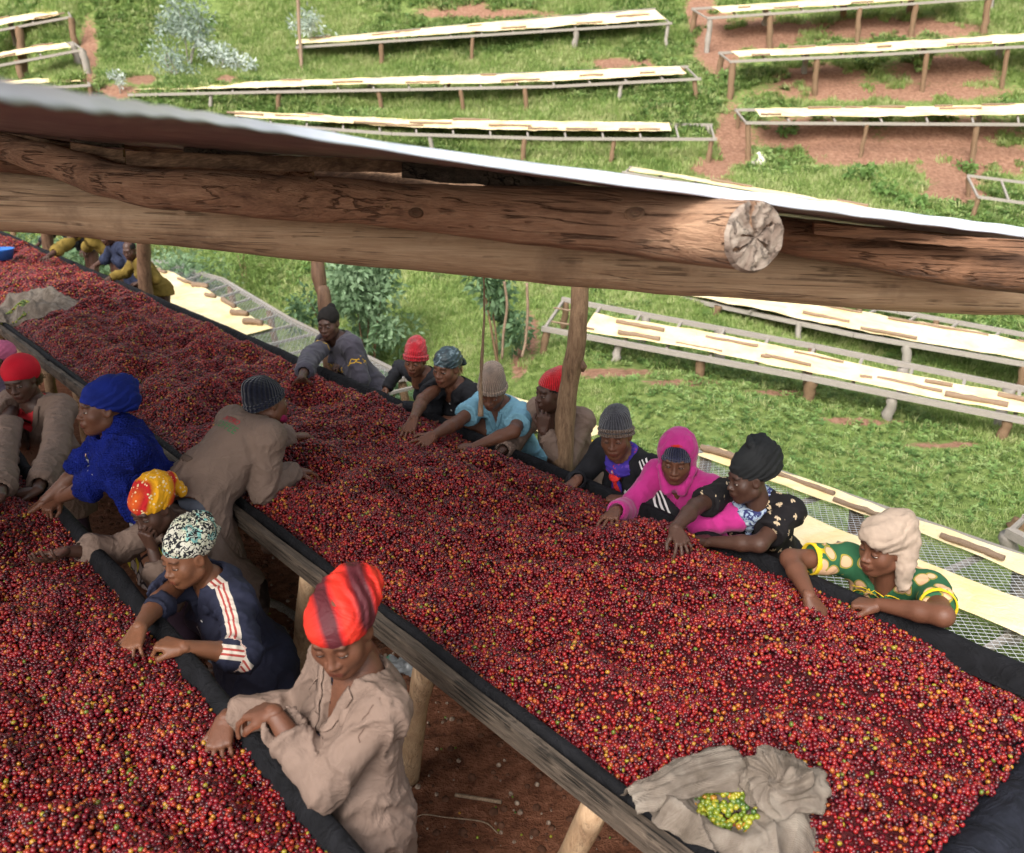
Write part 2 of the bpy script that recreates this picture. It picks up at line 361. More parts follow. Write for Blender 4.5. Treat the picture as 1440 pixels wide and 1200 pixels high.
# ---------------------------------------------------------------- ground and hillside
def ground_controls():
    C = []
    for s in np.arange(-6, 40, 3.): 
        for n in (-12, -8, -4, -1, 1.0, 2.6): C.append((*sn(s, n, 0)[:2], 0.))
        C.append((*sn(s, 3.5, 0)[:2], -.3)); C.append((*sn(s, 4.1, 0)[:2], -.5))
        if -3 < s < 17: C.append((*sn(s, 5.6, 0)[:2], -.52))
    px = [(1050, 215, 17), (1440, 222, 17), (1240, 205, 17), (1025, 135, 19), (1200, 122, 19), (1400, 118, 19), (995, 72, 21), (1225, 48, 21), (1400, 38, 21),
          (1375, 305, 15.2), (1440, 312, 15), (1200, 290, 15), (1050, 290, 15.2), (1430, 548, 11), (1180, 490, 11.8), (1000, 445, 12.4),
          (765, 492, 10.5), (850, 507, 10.2), (1050, 545, 9.6), (1150, 570, 9.3), (1275, 597, 9.0), (1405, 615, 8.6), (1550, 640, 8.2),
          (1250, 660, 7.9), (1430, 790, 6.3), (1000, 600, 8.4), (880, 560, 9.0),
          (650, 450, 12.2), (740, 430, 12.3), (500, 440, 12.6), (400, 400, 14.8), (330, 380, 16.5), (560, 400, 13.8), (700, 330, 14.5), (900, 330, 14.3), (500, 320, 15.2), (250, 350, 18.5),
          (480, 95, 22), (690, 80, 22), (870, 68, 22), (944, 62, 22), (498, 152, 19.2), (625, 158, 19), (775, 150, 19), (300, 155, 19.4), (980, 135, 19),
          (620, 222, 17), (845, 232, 17), (925, 235, 17), (1008, 222, 17), (420, 215, 17.4), (150, 200, 18.5), (-100, 190, 19.5),
          (270, 100, 21), (103, 47, 23.5), (45, 50, 23.5), (120, 108, 21), (78, 112, 21), (10, 112, 21), (128, 150, 19.5), (60, 150, 19.5), (-150, 50, 24),
          (700, -60, 26), (1400, -60, 24.5), (0, -60, 28), (300, 10, 25), (-300, -20, 27), (1700, 0, 22), (1750, 250, 16), (1750, 500, 11), (60, 345, 20), (-200, 320, 22)]
    for i, (a, b, z) in enumerate(px):
        q = at(a, b, z); C.append((q[0], q[1], q[2]-(.30 if i < 9 else .12 if b < 240 else .04)))
    for x, y, z in ((-30, 40, 11), (0, 40, 12.5), (20, 34, 12.5), (30, 20, 8), (28, 8, 3), (-45, 30, 5), (35, 45, 20), (-45, 50, 15), (0, 60, 22), (20, -5, -1), (-30, 10, 0)): C.append((x, y, z))
    return np.array(C)
_C = ground_controls()
def _k(r2): return r2*np.log(r2+1e-6)*.5
_n = len(_C); _A = np.zeros((_n+3, _n+3)); _d2 = ((_C[:, None, :2]-_C[None, :, :2])**2).sum(-1)
_A[:_n, :_n] = _k(_d2)+np.eye(_n)*.03; _A[:_n, _n] = 1; _A[:_n, _n+1:] = _C[:, :2]; _A[_n, :_n] = 1; _A[_n+1:, :_n] = _C[:, :2].T
_w = np.linalg.solve(_A, np.r_[_C[:, 2], 0, 0, 0])
def gz0(x, y):
    x = np.asarray(x, float); y = np.asarray(y, float); out = np.zeros(x.shape) + _w[_n] + _w[_n+1]*x + _w[_n+2]*y
    for i in range(_n): out += _w[i]*_k((x-_C[i, 0])**2+(y-_C[i, 1])**2)
    return out
def gz(x, y, z0=None):
    x = np.asarray(x, float); y = np.asarray(y, float)
    z = gz0(x, y) if z0 is None else z0
    nn = x*N[0]+y*N[1]; flat = sst(nn, 2.8, 3.6)
    z = z*flat
    rough = n2(x*.9, y*.9, 3.)*.07 + n2(x*2.6, y*2.6, 9.)*.035 + n2(x*7, y*7, 5.)*.012
    return z + rough*(.25+.75*sst(nn, 3.6, 7.))*(.35+.65*flat)
SOILPX = [(1240, 215, 180, 22), (1250, 130, 200, 14), (1150, 190, 110, 30), (1330, 190, 120, 30), (1400, 225, 80, 25), (1350, 240, 70, 30), (1350, 270, 60, 22), (1250, 40, 160, 18), (1080, 50, 80, 30), (1010, 60, 40, 50), (1030, 200, 30, 60), (1150, 110, 80, 25), (1330, 100, 90, 25),
          (1000, 240, 40, 20), (1190, 345, 60, 40), (985, 20, 25, 40), (125, 80, 14, 60), (200, 112, 25, 8), (320, 112, 20, 7), (680, 20, 120, 8), (870, 90, 70, 9), (850, 525, 80, 7), (960, 538, 60, 5), (1100, 552, 60, 4), (750, 470, 12, 40), (725, 510, 10, 30), (1210, 592, 70, 5), (1320, 625, 60, 5), (1150, 300, 50, 15), (160, 130, 40, 12)]
def soil_w(x, y, z):
    """bare-earth weight of places on the hill"""
    yy = np.maximum(y, .5); dz = CAM_H-z
    Zc = y*CT + dz*ST; px = 720 + FPX*x/np.maximum(Zc, .2); py = 600 + FPX*(dz*CT - y*ST)/np.maximum(Zc, .2)
    w = np.zeros_like(x)
    for a, b, rx, ry in SOILPX: w = np.maximum(w, np.exp(-(((px-a)/rx)**2+((py-b)/ry)**2)*.8)*.95)
    nn = x*N[0]+y*N[1]
    return np.where(nn < 3.7, 1.2, w*sst(nn, 5.8, 6.4))
def build_ground():
    xs = np.r_[np.arange(-60, -14, 1.6), np.arange(-14, 14, .16), np.arange(14, 60, 1.6)]
    ys = np.r_[np.arange(-14, -2, 1.), np.arange(-2, 27, .16), np.arange(27, 75, 1.6)]
    X, Y = np.meshgrid(xs, ys, indexing='ij'); Z = gz(X, Y)
    V = np.stack([X, Y, Z], -1).reshape(-1, 3); nx, ny = X.shape
    I = np.arange(nx*ny).reshape(nx, ny)
    F = np.stack([I[:-1, :-1], I[1:, :-1], I[1:, 1:], I[:-1, 1:]], -1).reshape(-1, 4)
    w = soil_w(V[:, 0], V[:, 1], V[:, 2]); nn = V[:, 0]*N[0]+V[:, 1]*N[1]
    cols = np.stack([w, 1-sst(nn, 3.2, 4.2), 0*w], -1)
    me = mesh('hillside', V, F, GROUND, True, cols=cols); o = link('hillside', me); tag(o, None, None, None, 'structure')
    return V, F
build_ground()

def tuft(nb=9, h=.11, spread=.05, wd=.006, seed=1):
    r = random.Random(seed); V = []; F = []
    for i in range(nb):
        a = r.random()*6.28; b = r.random()*6.28; q = spread*math.sqrt(r.random()); x, y = q*math.cos(a), q*math.sin(a)
        hh = h*(.5+.8*r.random()); lx, ly = math.cos(b)*hh*.6, math.sin(b)*hh*.6; wx, wy = -math.sin(b)*wd, math.cos(b)*wd
        k = len(V)
        V += [(x-wx, y-wy, -.02), (x+wx, y+wy, -.02), (x+wx*.8+lx*.3, y+wy*.8+ly*.3, hh*.6), (x-wx*.8+lx*.3, y-wy*.8+ly*.3, hh*.6), (x+lx, y+ly, hh*.95)]
        F += [(k, k+1, k+2, k+3), (k+3, k+2, k+4)]
    return V, F
def leafclump(nl=10, h=.09, ls=.035, seed=2):
    r = random.Random(seed); V = []; F = []
    for i in range(nl):
        a = r.random()*6.28; el = .2+r.random()*1.0; q = h*(.4+.8*r.random())
        c = np.array([math.cos(a)*math.cos(el)*q, math.sin(a)*math.cos(el)*q, math.sin(el)*q]); d = nz(c+np.array([0, 0, -.02]))
        s = nz(np.cross(d, (0, 0, 1)))*ls*.45; L = nz(d*np.array([1, 1, .3]))*ls; k = len(V)
        V += [c-L*.8, c+s, c+L, c-s]; F += [(k, k+1, k+2, k+3)]
    return V, F
def place_cover():
    # candidates in the seen wedge, thinned with distance
    n = 420000; Y = RNG.uniform(3, 30, n); X = RNG.uniform(-.75, .75, n)*(Y+3)
    keep = RNG.random(n) < np.clip((Y+3)/33, 0, 1)*1.0
    X, Y = X[keep], Y[keep]; nn = X*N[0]+Y*N[1]
    k = nn > 3.75; X, Y = X[k], Y[k]; Z = gz(X, Y); w = soil_w(X, Y, Z)
    w2 = w + n2(X*2.2, Y*2.2, 4.)*.35+n2(X*6, Y*6, 4.)*.25
    k = w2 < .42; X, Y, Z = X[k], Y[k], Z[k]
    return np.stack([X, Y, Z], -1)
GP = place_cover()
_m = n2(GP[:, 0]*.55, GP[:, 1]*.55, 11.)+.35*n2(GP[:, 0]*2.5, GP[:, 1]*2.5, 2.)
_r = RNG.random(len(GP)); _g = GP[(_m > -.15) | (_r < .4)]; _l = GP[(_m < .0) & (_r > .25)]
def rots(n, tilt=.25): return np.stack([RNG.normal(0, tilt, n), RNG.normal(0, tilt, n), RNG.uniform(0, 6.28, n)], -1)
_dist = lambda P: np.clip(np.hypot(P[:, 0], P[:, 1])/12, .5, 1.5)
scatter('grass', _g, rots(len(_g)), RNG.uniform(.5, 1.15, len(_g))*_dist(_g), GRASS, 'short green grass covering the terraced hillside', 'grass', tuft(11, .085, .08, .006))
scatter('ground_cover', _l, rots(len(_l)), RNG.uniform(.5, 1.2, len(_l))*_dist(_l), WEED, 'low leafy weeds growing through the hillside grass', 'weeds', leafclump(16, .06, .026))
# ---------------------------------------------------------------- sorting tables heaped with cherries
RIM = .90
NB0, NB1 = 1.60, 3.16         # big table across
NF0, NF1 = -.80, .86          # front table across
SB0, SB1 = .60, 22.           # big table along
def cherry_z(s, n, big=True):
    s = np.asarray(s, float); n = np.asarray(n, float)
    a, b = (NB0, NB1) if big else (NF0, NF1)
    e = sst(np.minimum(n-a, b-n), 0, .30)
    rid = fbm(np.stack([s*2.6+n*1.2, n*3.4-s*.8, np.zeros_like(s)+(3 if big else 8)], -1), 4)
    fur = np.abs(n2(s*3.2+n*2.0, n*4.6, 21.))
    z = RIM-.045 + e*.05 + rid*.078*(.25+.75*e) + (fur-.25)*.105*e + fbm(np.stack([s*11, n*11, s*0], -1), 2)*.009*e
    if big: z = z + e*.05*sst(s, 1.8, 4.5) + .02*sst(s, 6, 12)*e - .07*sst(-s, -1.15, -.66)*1.0
    for (hx, hy, rr, dd) in DENTS:
        z = z - dd*np.exp(-((s-hx)**2+(n-hy)**2)/rr**2)
    return z
DENTS = []
def dent(px, py, r=.14, d=.045):
    p = onz(px, py, RIM+.02); DENTS.append((p[:2]@U[:2], p[:2]@N[:2], r, d))
for q in ((600, 610), (440, 690), (640, 640), (130, 465), (860, 745), (150, 690)): dent(*q)
def cherry_layer(s0, s1, a, b, big, step, lim):
    ss = np.arange(s0, s1, step); nn = np.arange(a+.012, b-.012, step*.87); A, B = np.meshgrid(ss, nn, indexing='ij')
    A = A + (np.arange(len(nn)) % 2)[None, :]*step*.5
    A = (A + RNG.uniform(-.33, .33, A.shape)*step).ravel(); B = (B + RNG.uniform(-.33, .33, B.shape)*step).ravel()
    P = np.stack([U[0]*A+N[0]*B, U[1]*A+N[1]*B, cherry_z(A, B, big)], -1)
    y = P[:, 1]; dz = CAM_H-P[:, 2]; Zc = y*CT+dz*ST
    px = 720+FPX*P[:, 0]/np.maximum(Zc, .1); py = 600+FPX*(dz*CT-y*ST)/np.maximum(Zc, .1)
    k = (Zc > .4) & (px > -lim) & (px < 1440+lim) & (py < 1200+lim)
    return P[k]
def cherries(nm, s0, s1, a, b, big, label):
    L = [cherry_layer(s0, min(s1, 9.), a, b, big, .0140, 200)]
    k = L[0][RNG.random(len(L[0])) < .62].copy(); k[:, :2] += RNG.uniform(-.006, .006, (len(k), 2)); k[:, 2] += .0095; L.append(k)
    if s1 > 9: L.append(cherry_layer(9., s1, a, b, big, .021, 200))
    P = np.concatenate(L); sc = RNG.uniform(.82, 1.15, len(P)); far = (P[:, :2]@U[:2]) > 9; sc[far] *= 1.3
    P[:, 2] += RNG.normal(0, .0028, len(P))
    scatter(nm, P, RNG.uniform(0, 6.28, (len(P), 3)), sc, CHERRY, label, 'coffee cherries', None, .0070, 2, 1.22)
cherries('coffee_cherries', SB0+.015, SB1, NB0, NB1, True, 'red and purple coffee cherries heaped over the long sorting table')
cherries('coffee_cherries', -.6, 8.6, NF0, NF1, False, 'red coffee cherries with yellow ones spread on the nearest sorting table')
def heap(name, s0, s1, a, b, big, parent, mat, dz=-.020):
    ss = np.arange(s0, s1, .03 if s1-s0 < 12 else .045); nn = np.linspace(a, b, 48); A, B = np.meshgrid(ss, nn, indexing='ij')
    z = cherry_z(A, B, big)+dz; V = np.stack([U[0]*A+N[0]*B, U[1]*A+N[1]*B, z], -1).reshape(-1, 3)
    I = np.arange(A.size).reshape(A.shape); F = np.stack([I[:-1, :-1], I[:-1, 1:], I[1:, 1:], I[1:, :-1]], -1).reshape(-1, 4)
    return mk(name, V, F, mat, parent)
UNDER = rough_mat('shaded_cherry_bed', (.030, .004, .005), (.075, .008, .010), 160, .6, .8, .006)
def strip(name, path, prof, mat, parent, amp=.004, fr=5., cols=None):
    """sweep an open profile (offsets in n and z) along points (s, n); cloth like irregularity"""
    P = []; m = len(prof)
    for i, (s, n) in enumerate(path):
        for j, (dn, dz) in enumerate(prof):
            p = sn(s, n+dn, dz); P.append(p)
    V = np.array(P); w = fbm(V*fr, 3)*amp; V[:, 2] += w; V[:, :2] += (fbm(V*fr+9, 3)*amp)[:, None]*N[:2]
    F = [(i*m+j, (i+1)*m+j, (i+1)*m+j+1, i*m+j+1) for i in range(len(path)-1) for j in range(m-1)]
    return mk(name, V, F, mat, parent)
def table(s0, s1, a, b, big, label):
    t = empty('sorting_table', sn((s0+s1)/2, (a+b)/2, 0), label, 'table')
    mid = (a+b)/2
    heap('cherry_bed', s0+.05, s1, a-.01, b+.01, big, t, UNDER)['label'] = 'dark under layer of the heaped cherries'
    # side planks, butted end to end
    for side, n in ((-1, a-.045), (1, b+.03)):
        if not big and side < 0: continue
        s = s0-.05; k = 0
        while s < s1:
            e = min(s+2.4+.5*math.sin(k*2.1), s1)
            dz = .006*math.sin(k*3.7)
            if big and side < 0:
                P = MB()
                V, F = [], []
                prof = [(-.020, -.046), (.022, -.046), (.023, .0), (-.019, .003), (-.021, -.024)]
                st = np.linspace(s+.004, e-.004, 14)
                for i, q in enumerate(st):
                    for (dn, z) in prof:
                        p = sn(q, n+dn+.006*math.sin(q*3.1), RIM-.004+dz+z); p += n2(np.array([q*9]), np.array([dn*40+z*30]))[0]*.0022*np.array([1, 1, 1]); V.append(p)
                m = 5
                for i in range(len(st)-1):
                    for j in range(m): F.append((i*m+j, (i+1)*m+j, (i+1)*m+(j+1) % m, i*m+(j+1) % m))
                F.append((0, 1, 2, 3, 4)); F.append(tuple((len(st)-1)*m+j for j in (4, 3, 2, 1, 0)))
                mk('side_plank', V, F, WOOD_PLANK, t, False)
                q = MB(); q.box(sn((s+e)/2, n+.002, RIM-.072+dz), U*(e-s)/2*.997, N*.016, np.array([0, 0, .021])); q.build('lower_plank', WOOD_PLANK, t)
            else:
                q = MB(); q.box(sn((s+e)/2, n-.028, RIM-.07), U*(e-s)/2*.998, N*.016, np.array([0, 0, .055])); q.build('side_plank', WOOD_PLANK, t)
            s = e; k += 1
    st = [s0-.02+i*.12 for i in range(int((s1-s0)/.12)+1)]
    if big:
        # black liner between plank and cherries, pulled over the far rim
        strip('inner_liner', [(s, a) for s in st], [(-.012, RIM-.045), (-.010, RIM+.003), (.004, RIM+.012), (.022, RIM+.004), (.045, RIM-.045), (.08, RIM-.06)], BLACK_CLOTH, t, .007, 5)
        strip('rim_liner', [(s, b) for s in st], [(-.06, RIM-.065), (-.024, RIM-.022), (-.012, RIM+.014), (.006, RIM+.024), (.024, RIM+.022), (.036, RIM+.006), (.042, RIM-.05), (.044, RIM-.14)], BLACK_CLOTH, t, .007, 4)
        # end cloth hanging over the near end, wide and sagging
        V = []; F = []; nn = np.linspace(a-.05, b+.09, 40)
        prof = [(.12, RIM-.10), (.05, RIM-.07), (.0, RIM-.01), (-.05, RIM+.012), (-.10, RIM-.0), (-.16, RIM-.07), (-.21, RIM-.17), (-.235, RIM-.28), (-.25, RIM-.40)]
        for n in nn:
            for j, (ds, z) in enumerate(prof):
                sag = .05*math.sin((n-a)/(b-a)*3.14)
                p = sn(s0+ds*(1.0)-.10*(n-a-.8)*.3, n, z-(sag*.35 if 2 <= j <= 4 else 0)); p += np.array([1, 1, .7])*.012*n2(np.array([n*7+j*.5]), np.array([j*.8]))[0]*min(1, j/4); V.append(p)
        m = len(prof)
        F = [(i*m+j, i*m+j+1, (i+1)*m+j+1, (i+1)*m+j) for i in range(len(nn)-1) for j in range(m-1)]
        mk('end_liner', V, F, NAVY_CLOTH, t)
    else:
        strip('rim_liner', [(s, b) for s in st], [(-.10, RIM-.085), (-.055, RIM-.045), (-.034, RIM-.004), (-.016, RIM+.012), (.008, RIM+.014), (.024, RIM-.002), (.030, RIM-.05), (.034, RIM-.10), (.036, RIM-.16)], BLACK_CLOTH, t, .012, 4)
    for k, s in enumerate(np.arange(1.45, s1, .94) if big else np.arange(s0+.7, s1, 1.62)):
        for side in (0, 1):
            n = (a-.0 if side == 0 else b+.0); off = (-.03 if side == 0 else .02)
            p0 = sn(s+.02*math.sin(k*5), n+off*1.5+.03*math.sin(k*3.3), -.03); p1 = sn(s, n+(.03 if side == 0 else -.03), RIM-.125 if not (big and side == 0) else RIM-.225)
            if side == 0 and big: p1 = sn(s-.02, n-.01, RIM-.095); p0 = sn(s+.30+.04*math.sin(k*4.), n+.06, -.03)
            if not big and side == 0: continue
            if big and side == 1:
                if k % 2: continue
                p0[2] = -.45
            V, F = tube(bez([p0, (p0+p1)/2+.012*U*math.sin(k*7), p1], 8), np.linspace(.052, .044, 8), 12, .005, 14)
            mk('leg', V, F, WOOD_PALE if side == 0 else WOOD_POST, t)
    return t
table(SB0, SB1, NB0, NB1, True, 'very long raised sorting table lined in black with one weathered plank edge')
table(-.7, 8.6, NF0, NF1, False, 'nearest raised sorting table with a dark cloth rolled over its rim')
# fallen cherries, chips and gravel on the aisle floor
n_ = 900; s_ = RNG.uniform(.2, 5, n_); q_ = RNG.uniform(.9, 2.8, n_)
P_ = np.stack([U[0]*s_+N[0]*q_, U[1]*s_+N[1]*q_], -1); P_ = np.c_[P_, gz(P_[:, 0], P_[:, 1])+.006]
scatter('fallen_cherries', P_[:170], RNG.uniform(0, 6, (170, 3)), RNG.uniform(.7, 1, 170), CHERRY_G, 'few green and yellow cherries dropped on the dark earth under the table', 'fallen cherries', None, .0065, 2)
PEBBLE = rough_mat('aisle_pebbles', (.12, .07, .05), (.38, .29, .22), 40)
scatter('gravel', P_[170:], RNG.uniform(0, 6, (n_-170, 3)), RNG.uniform(.25, 1.1, n_-170)**1.6, PEBBLE, 'pale grit and small stones scattered on the red earth aisle', 'gravel', None, .012, 1)
CLOD = rough_mat('earth_clods', (.055, .024, .014), (.14, .065, .04), 25)
s2 = RNG.uniform(0, 7, 2600); q2 = RNG.uniform(.8, 3.2, 2600); P2 = np.stack([U[0]*s2+N[0]*q2, U[1]*s2+N[1]*q2], -1); P2 = np.c_[P2, gz(P2[:, 0], P2[:, 1])]
scatter('soil_clods', P2, RNG.uniform(0, 6, (2600, 3)), RNG.uniform(.3, 1.4, 2600)**2, CLOD, 'dark lumps of red earth lying in the shade under the table', 'earth', None, .012, 1)
for i, (px, py, r, c) in enumerate(((385, 895, .075, (.30, .24, .18)), (430, 870, .045, (.22, .18, .15)), (380, 770, .05, (.12, .07, .05)), (352, 742, .04, (.13, .08, .05)))):
    p = onz(px, py, .04); bm_ = []
    th = np.linspace(0, math.pi, 9); V = [p+np.array([math.sin(a)*math.cos(b)*r*1.3, math.sin(a)*math.sin(b)*r, math.cos(a)*r*.7]) for a in th for b in np.linspace(0, 2*math.pi, 13)[:-1]]
    V = np.array(V); V += (V-p)*fbm(V*12)[:, None]*.25
    F = [(a*12+b, a*12+(b+1) % 12, (a+1)*12+(b+1) % 12, (a+1)*12+b) for a in range(8) for b in range(12)]
    o = mk('stone', V, F, rough_mat('stone_%d' % i, c, tuple(x*.6 for x in c), 30)); tag(o, ('large pale rounded stone beside the woman in the striped jacket', 'small grey stone on the dark floor behind the red head wrap', 'brown flat stone near the feet of the bending man', 'small brown stone closest to the plank edge of the long table')[i], 'stone')
# rope-like frayed roll on the floor
a_ = onz(360, 842, .06); b_ = onz(418, 868, .05); V, F = tube(bez([a_, (a_+b_)/2+[0, 0, .02], b_], 12), .024, 10, .010, 40)
tag(mk('frayed_rope', V, F, rough_mat('frayed_fibre', (.34, .30, .26), (.16, .13, .11), 120, 1, .9, .01)), 'thick frayed grey rope lying on the dark floor behind the red head wrap', 'rope')
# crumpled plastic with green patch under the table
p = onz(548, 940, .03); A, B = np.meshgrid(np.linspace(-1, 1, 26), np.linspace(-1, 1, 18), indexing='ij')
V = np.stack([p[0]+A*.13, p[1]+B*.08, p[2]+.04*np.abs(fbm(np.stack([A*2.5, B*2.5, A*0], -1), 4))], -1).reshape(-1, 3)
I = np.arange(A.size).reshape(A.shape); F = np.stack([I[:-1, :-1], I[1:, :-1], I[1:, 1:], I[:-1, 1:]], -1).reshape(-1, 4)
pm = M('crumpled_plastic', (.25, .27, .27), .35, .5); g = G(pm); v = g.coord('Object', (1, 1, 1)); sx = g.n('ShaderNodeSeparateXYZ'); g.l(v, sx.inputs[0])
g.base(g.mix(g.ramp(g.math('ADD', sx.outputs[0], g.math('MULTIPLY', g.noise(v, 20), .05)), [(.0, 1.), (.03, 0.)]), (.22, .23, .24), (.01, .14, .07)))
tag(mk('plastic_wrapper', V, F, pm), 'crumpled clear and green plastic lying in the shade below the plank', 'litter')
for i, (pts, c) in enumerate((([(578, 1162), (592, 1146), (630, 1150), (680, 1156), (700, 1172)], (.30, .22, .16)), ([(640, 1118), (705, 1128)], (.34, .22, .14)))):
    V, F = tube(bez([onz(a, b, .012+.01*(j % 2)) for j, (a, b) in enumerate(pts)], 16), .003 if i == 0 else .009, 6, .001, 30)
    tag(mk('twig', V, F, WOOD_TAN), ('long curved dry stem on the red floor in front of the table leg', 'short flat chip of wood on the red floor')[i], 'twig')

# ---------------------------------------------------------------- the shed: posts, beams, boards and roof sheet
shed = empty('open_shed', sn(4, 2.6, 0), 'open timber shed with log beams and a thin metal roof above the long table', 'shed')
def post(pts, r0, r1, amp=.006, mat=WOOD_POST, nm='post', seg=16):
    P = bez(pts, 26); V, F = tube(P, np.linspace(r0, r1, 26), seg, amp, 9)
    return mk(nm, V, F, mat, shed)
b0 = onn(791, 668, 3.30); t0 = onn(818, 322, 3.42)
pm1 = onn(797, 560, 3.335); pm2 = onn(812, 470, 3.36)
lo = b0 + (b0-pm1)*2.2; lo[2] = -.4; lo[:2] = b0[:2]-(t0[:2]-b0[:2])*.25
P = bez([lo, b0, pm1, pm2, t0], 40); R = np.interp(np.arange(40), [0, 12, 17, 22, 39], [.062, .058, .060, .052, .049]); 
V, F = tube(P, R, 18, .006, 8); mk('post', V, F, WOOD_POST, shed)
kn = onn(812, 515, 3.33); V, F = tube([kn+[0.028, -.01, -.03], kn+[.036, -.012, 0], kn+[.028, -.008, .035]], [.006, .020, .008], 10, .003, 20); mk('knot', V, F, WOOD_RED, shed)
b0 = onn(458, 440, 3.5); t0 = onn(443, 330, 3.5); lo = b0*1.; lo[2] = -.4; post([lo, b0, onn(450, 400, 3.49), t0], .065, .056, .008, WOOD_RED)
b0 = onn(205, 412, 3.34); t0 = onn(202, 305, 3.34); lo = b0*1.; lo[2] = -.4; post([lo, b0, t0], .085, .075, .008, WOOD_RED)
b0 = onn(66, 330, 3.3); t0 = onn(70, 240, 3.3); lo = b0*1.; lo[2] = -.4; post([lo, b0, t0], .09, .08, .008, WOOD_RED)
def beam(nm, spec, mat, seg=26, n=60, amp=.006, fr=5., flat=1.):
    """spec: (px, py, depth, thickness in px)"""
    C = bez([at(a, b, Z) for a, b, Z, w in spec], n); w = bez([(w*Z/FPX/2, 0, 0) for a, b, Z, w in spec], n)[:, 0]
    V, F = tube(C, w, seg, amp, fr, True, flat); return C, w, mk(nm, V, F, mat, shed)
beam('tie_beam', [(-160, 266, 3.75, 80), (0, 283, 3.65, 80), (260, 309, 3.55, 78), (530, 337, 3.45, 78), (800, 364, 3.35, 76), (1060, 384, 3.25, 78), (1260, 398, 3.2, 78), (1440, 404, 3.15, 80), (1600, 408, 3.1, 80)], WOOD_BEAM)
C, w, lg = beam('purlin_log', [(-110, 160, 3.9, 40), (0, 203, 3.6, 42), (100, 236, 3.35, 48), (200, 264, 3.1, 50), (300, 270, 2.95, 62), (480, 283, 2.8, 64), (620, 296, 2.7, 72), (800, 308, 2.55, 86), (950, 322, 2.4, 94), (1045, 332, 2.28, 98)], WOOD_LOG, 28, 80, .010, 4.)
# knots on the log
for (px, py, d) in ((152, 248, .018), (262, 255, .012), (395, 268, .012), (490, 296, .012), (546, 290, .010), (585, 300, .016), (440, 252, .012), (894, 300, .02)):
    dd = [np.linalg.norm(720+FPX*c[0]/(c[1]*CT+(CAM_H-c[2])*ST)-px) for c in C]; i = int(np.argmin(dd)); c = C[i]
    r = nz(ray(px, py)); q = at(0, 0, 0); cc = c-q; tca = cc@r; d2 = cc@cc-tca*tca; rr = w[i]*1.03
    if d2 > rr*rr: continue
    h = q+r*(tca-math.sqrt(rr*rr-d2)); nn_ = nz(h-c)
    th = np.linspace(0, 2*math.pi, 13)[:-1]; a_, b_, _ = frame(nn_); V = []; F = []
    for k, (ra, hh) in enumerate(((1.3, -.006), (1.0, .005), (.62, .004), (.3, -.004))):
        for t in th: V.append(h + (a_*math.cos(t)*1.3+b_*math.sin(t)*.8)*d*ra + nn_*hh)
    F = [(k*12+j, k*12+(j+1) % 12, (k+1)*12+(j+1) % 12, (k+1)*12+j) for k in range(3) for j in range(12)]+[tuple(36+j for j in range(12))]
    mk('knot', V, F, WOOD_DARK, shed)
# sawn end with radial cracks
ax_ = nz(C[-1]-C[-4]); dn = nz(ax_+.55*nz(np.array([0, 0, CAM_H])-C[-1])); e = C[-1]+ax_*.03; off_ = np.array(lg.location) + np.array(shed.location)
for v_ in lg.data.vertices[-28:]:
    q_ = np.array(v_.co)+off_; t_ = ((e-q_)@dn)/(ax_@dn); v_.co = q_+ax_*t_-off_; a_, b_, _ = frame(dn); R0 = w[-1]; V = [np.zeros(3)]; F = []; nr, ns = 12, 72
cr = [(1.75, .020, 1.), (3.5, .010, .8), (5.4, .008, .7), (.4, .008, .6), (2.7, .006, .5)]
for i in range(1, nr+1):
    for k in range(ns):
        t = 2*math.pi*k/ns; q = i/nr; z = .004*n2(np.array([q*6*math.cos(t)]), np.array([q*6*math.sin(t)]))[0] - (.012 if i == nr else 0)
        for (ta, wd, ln) in cr:
            da = (t-ta-.25*math.sin(q*4)+math.pi) % (2*math.pi)-math.pi
            if abs(da)*q*R0 < wd*.45*(.3+q) and q < ln+.02: z -= .035
        c3 = e+(a_*math.cos(t)+b_*math.sin(t))*R0*q*1.02; a3, b3, _ = frame(ax_); c3 = e+(a3*math.cos(t)+b3*math.sin(t))*R0*q*1.02; c3 = c3+ax_*(((e-c3)@dn)/(ax_@dn)); V.append(np.array([(c3-e)@a_, (c3-e)@b_, z+.004]))
for k in range(ns): F.append((0, 1+k, 1+(k+1) % ns))
for i in range(nr-1):
    for k in range(ns): F.append((1+i*ns+k, 1+(i+1)*ns+k, 1+(i+1)*ns+(k+1) % ns, 1+i*ns+(k+1) % ns))
me = mesh('cut_end', V, F, END_GRAIN, False); ob = link('cut_end', me, shed, mat=Matrix((( a_[0], b_[0], dn[0], e[0]+dn[0]*.008), (a_[1], b_[1], dn[1], e[1]+dn[1]*.008), (a_[2], b_[2], dn[2], e[2]+dn[2]*.008), (0, 0, 0, 1))))
ob['label'] = 'pale sawn log end with radial cracks'
beam('purlin_log', [(1040, 322, 2.85, 44), (1180, 345, 2.85, 50), (1320, 368, 2.8, 56), (1440, 384, 2.75, 60), (1600, 402, 2.7, 62)], WOOD_POLE, 20, 40)[2]['label'] = 'dark reddish pole beyond the sawn log end'
beam('purlin_log', [(-60, 222, 4.3, 30), (0, 226, 4.3, 30), (60, 236, 4.3, 28), (110, 244, 4.3, 20)], WOOD_POLE, 14, 20)
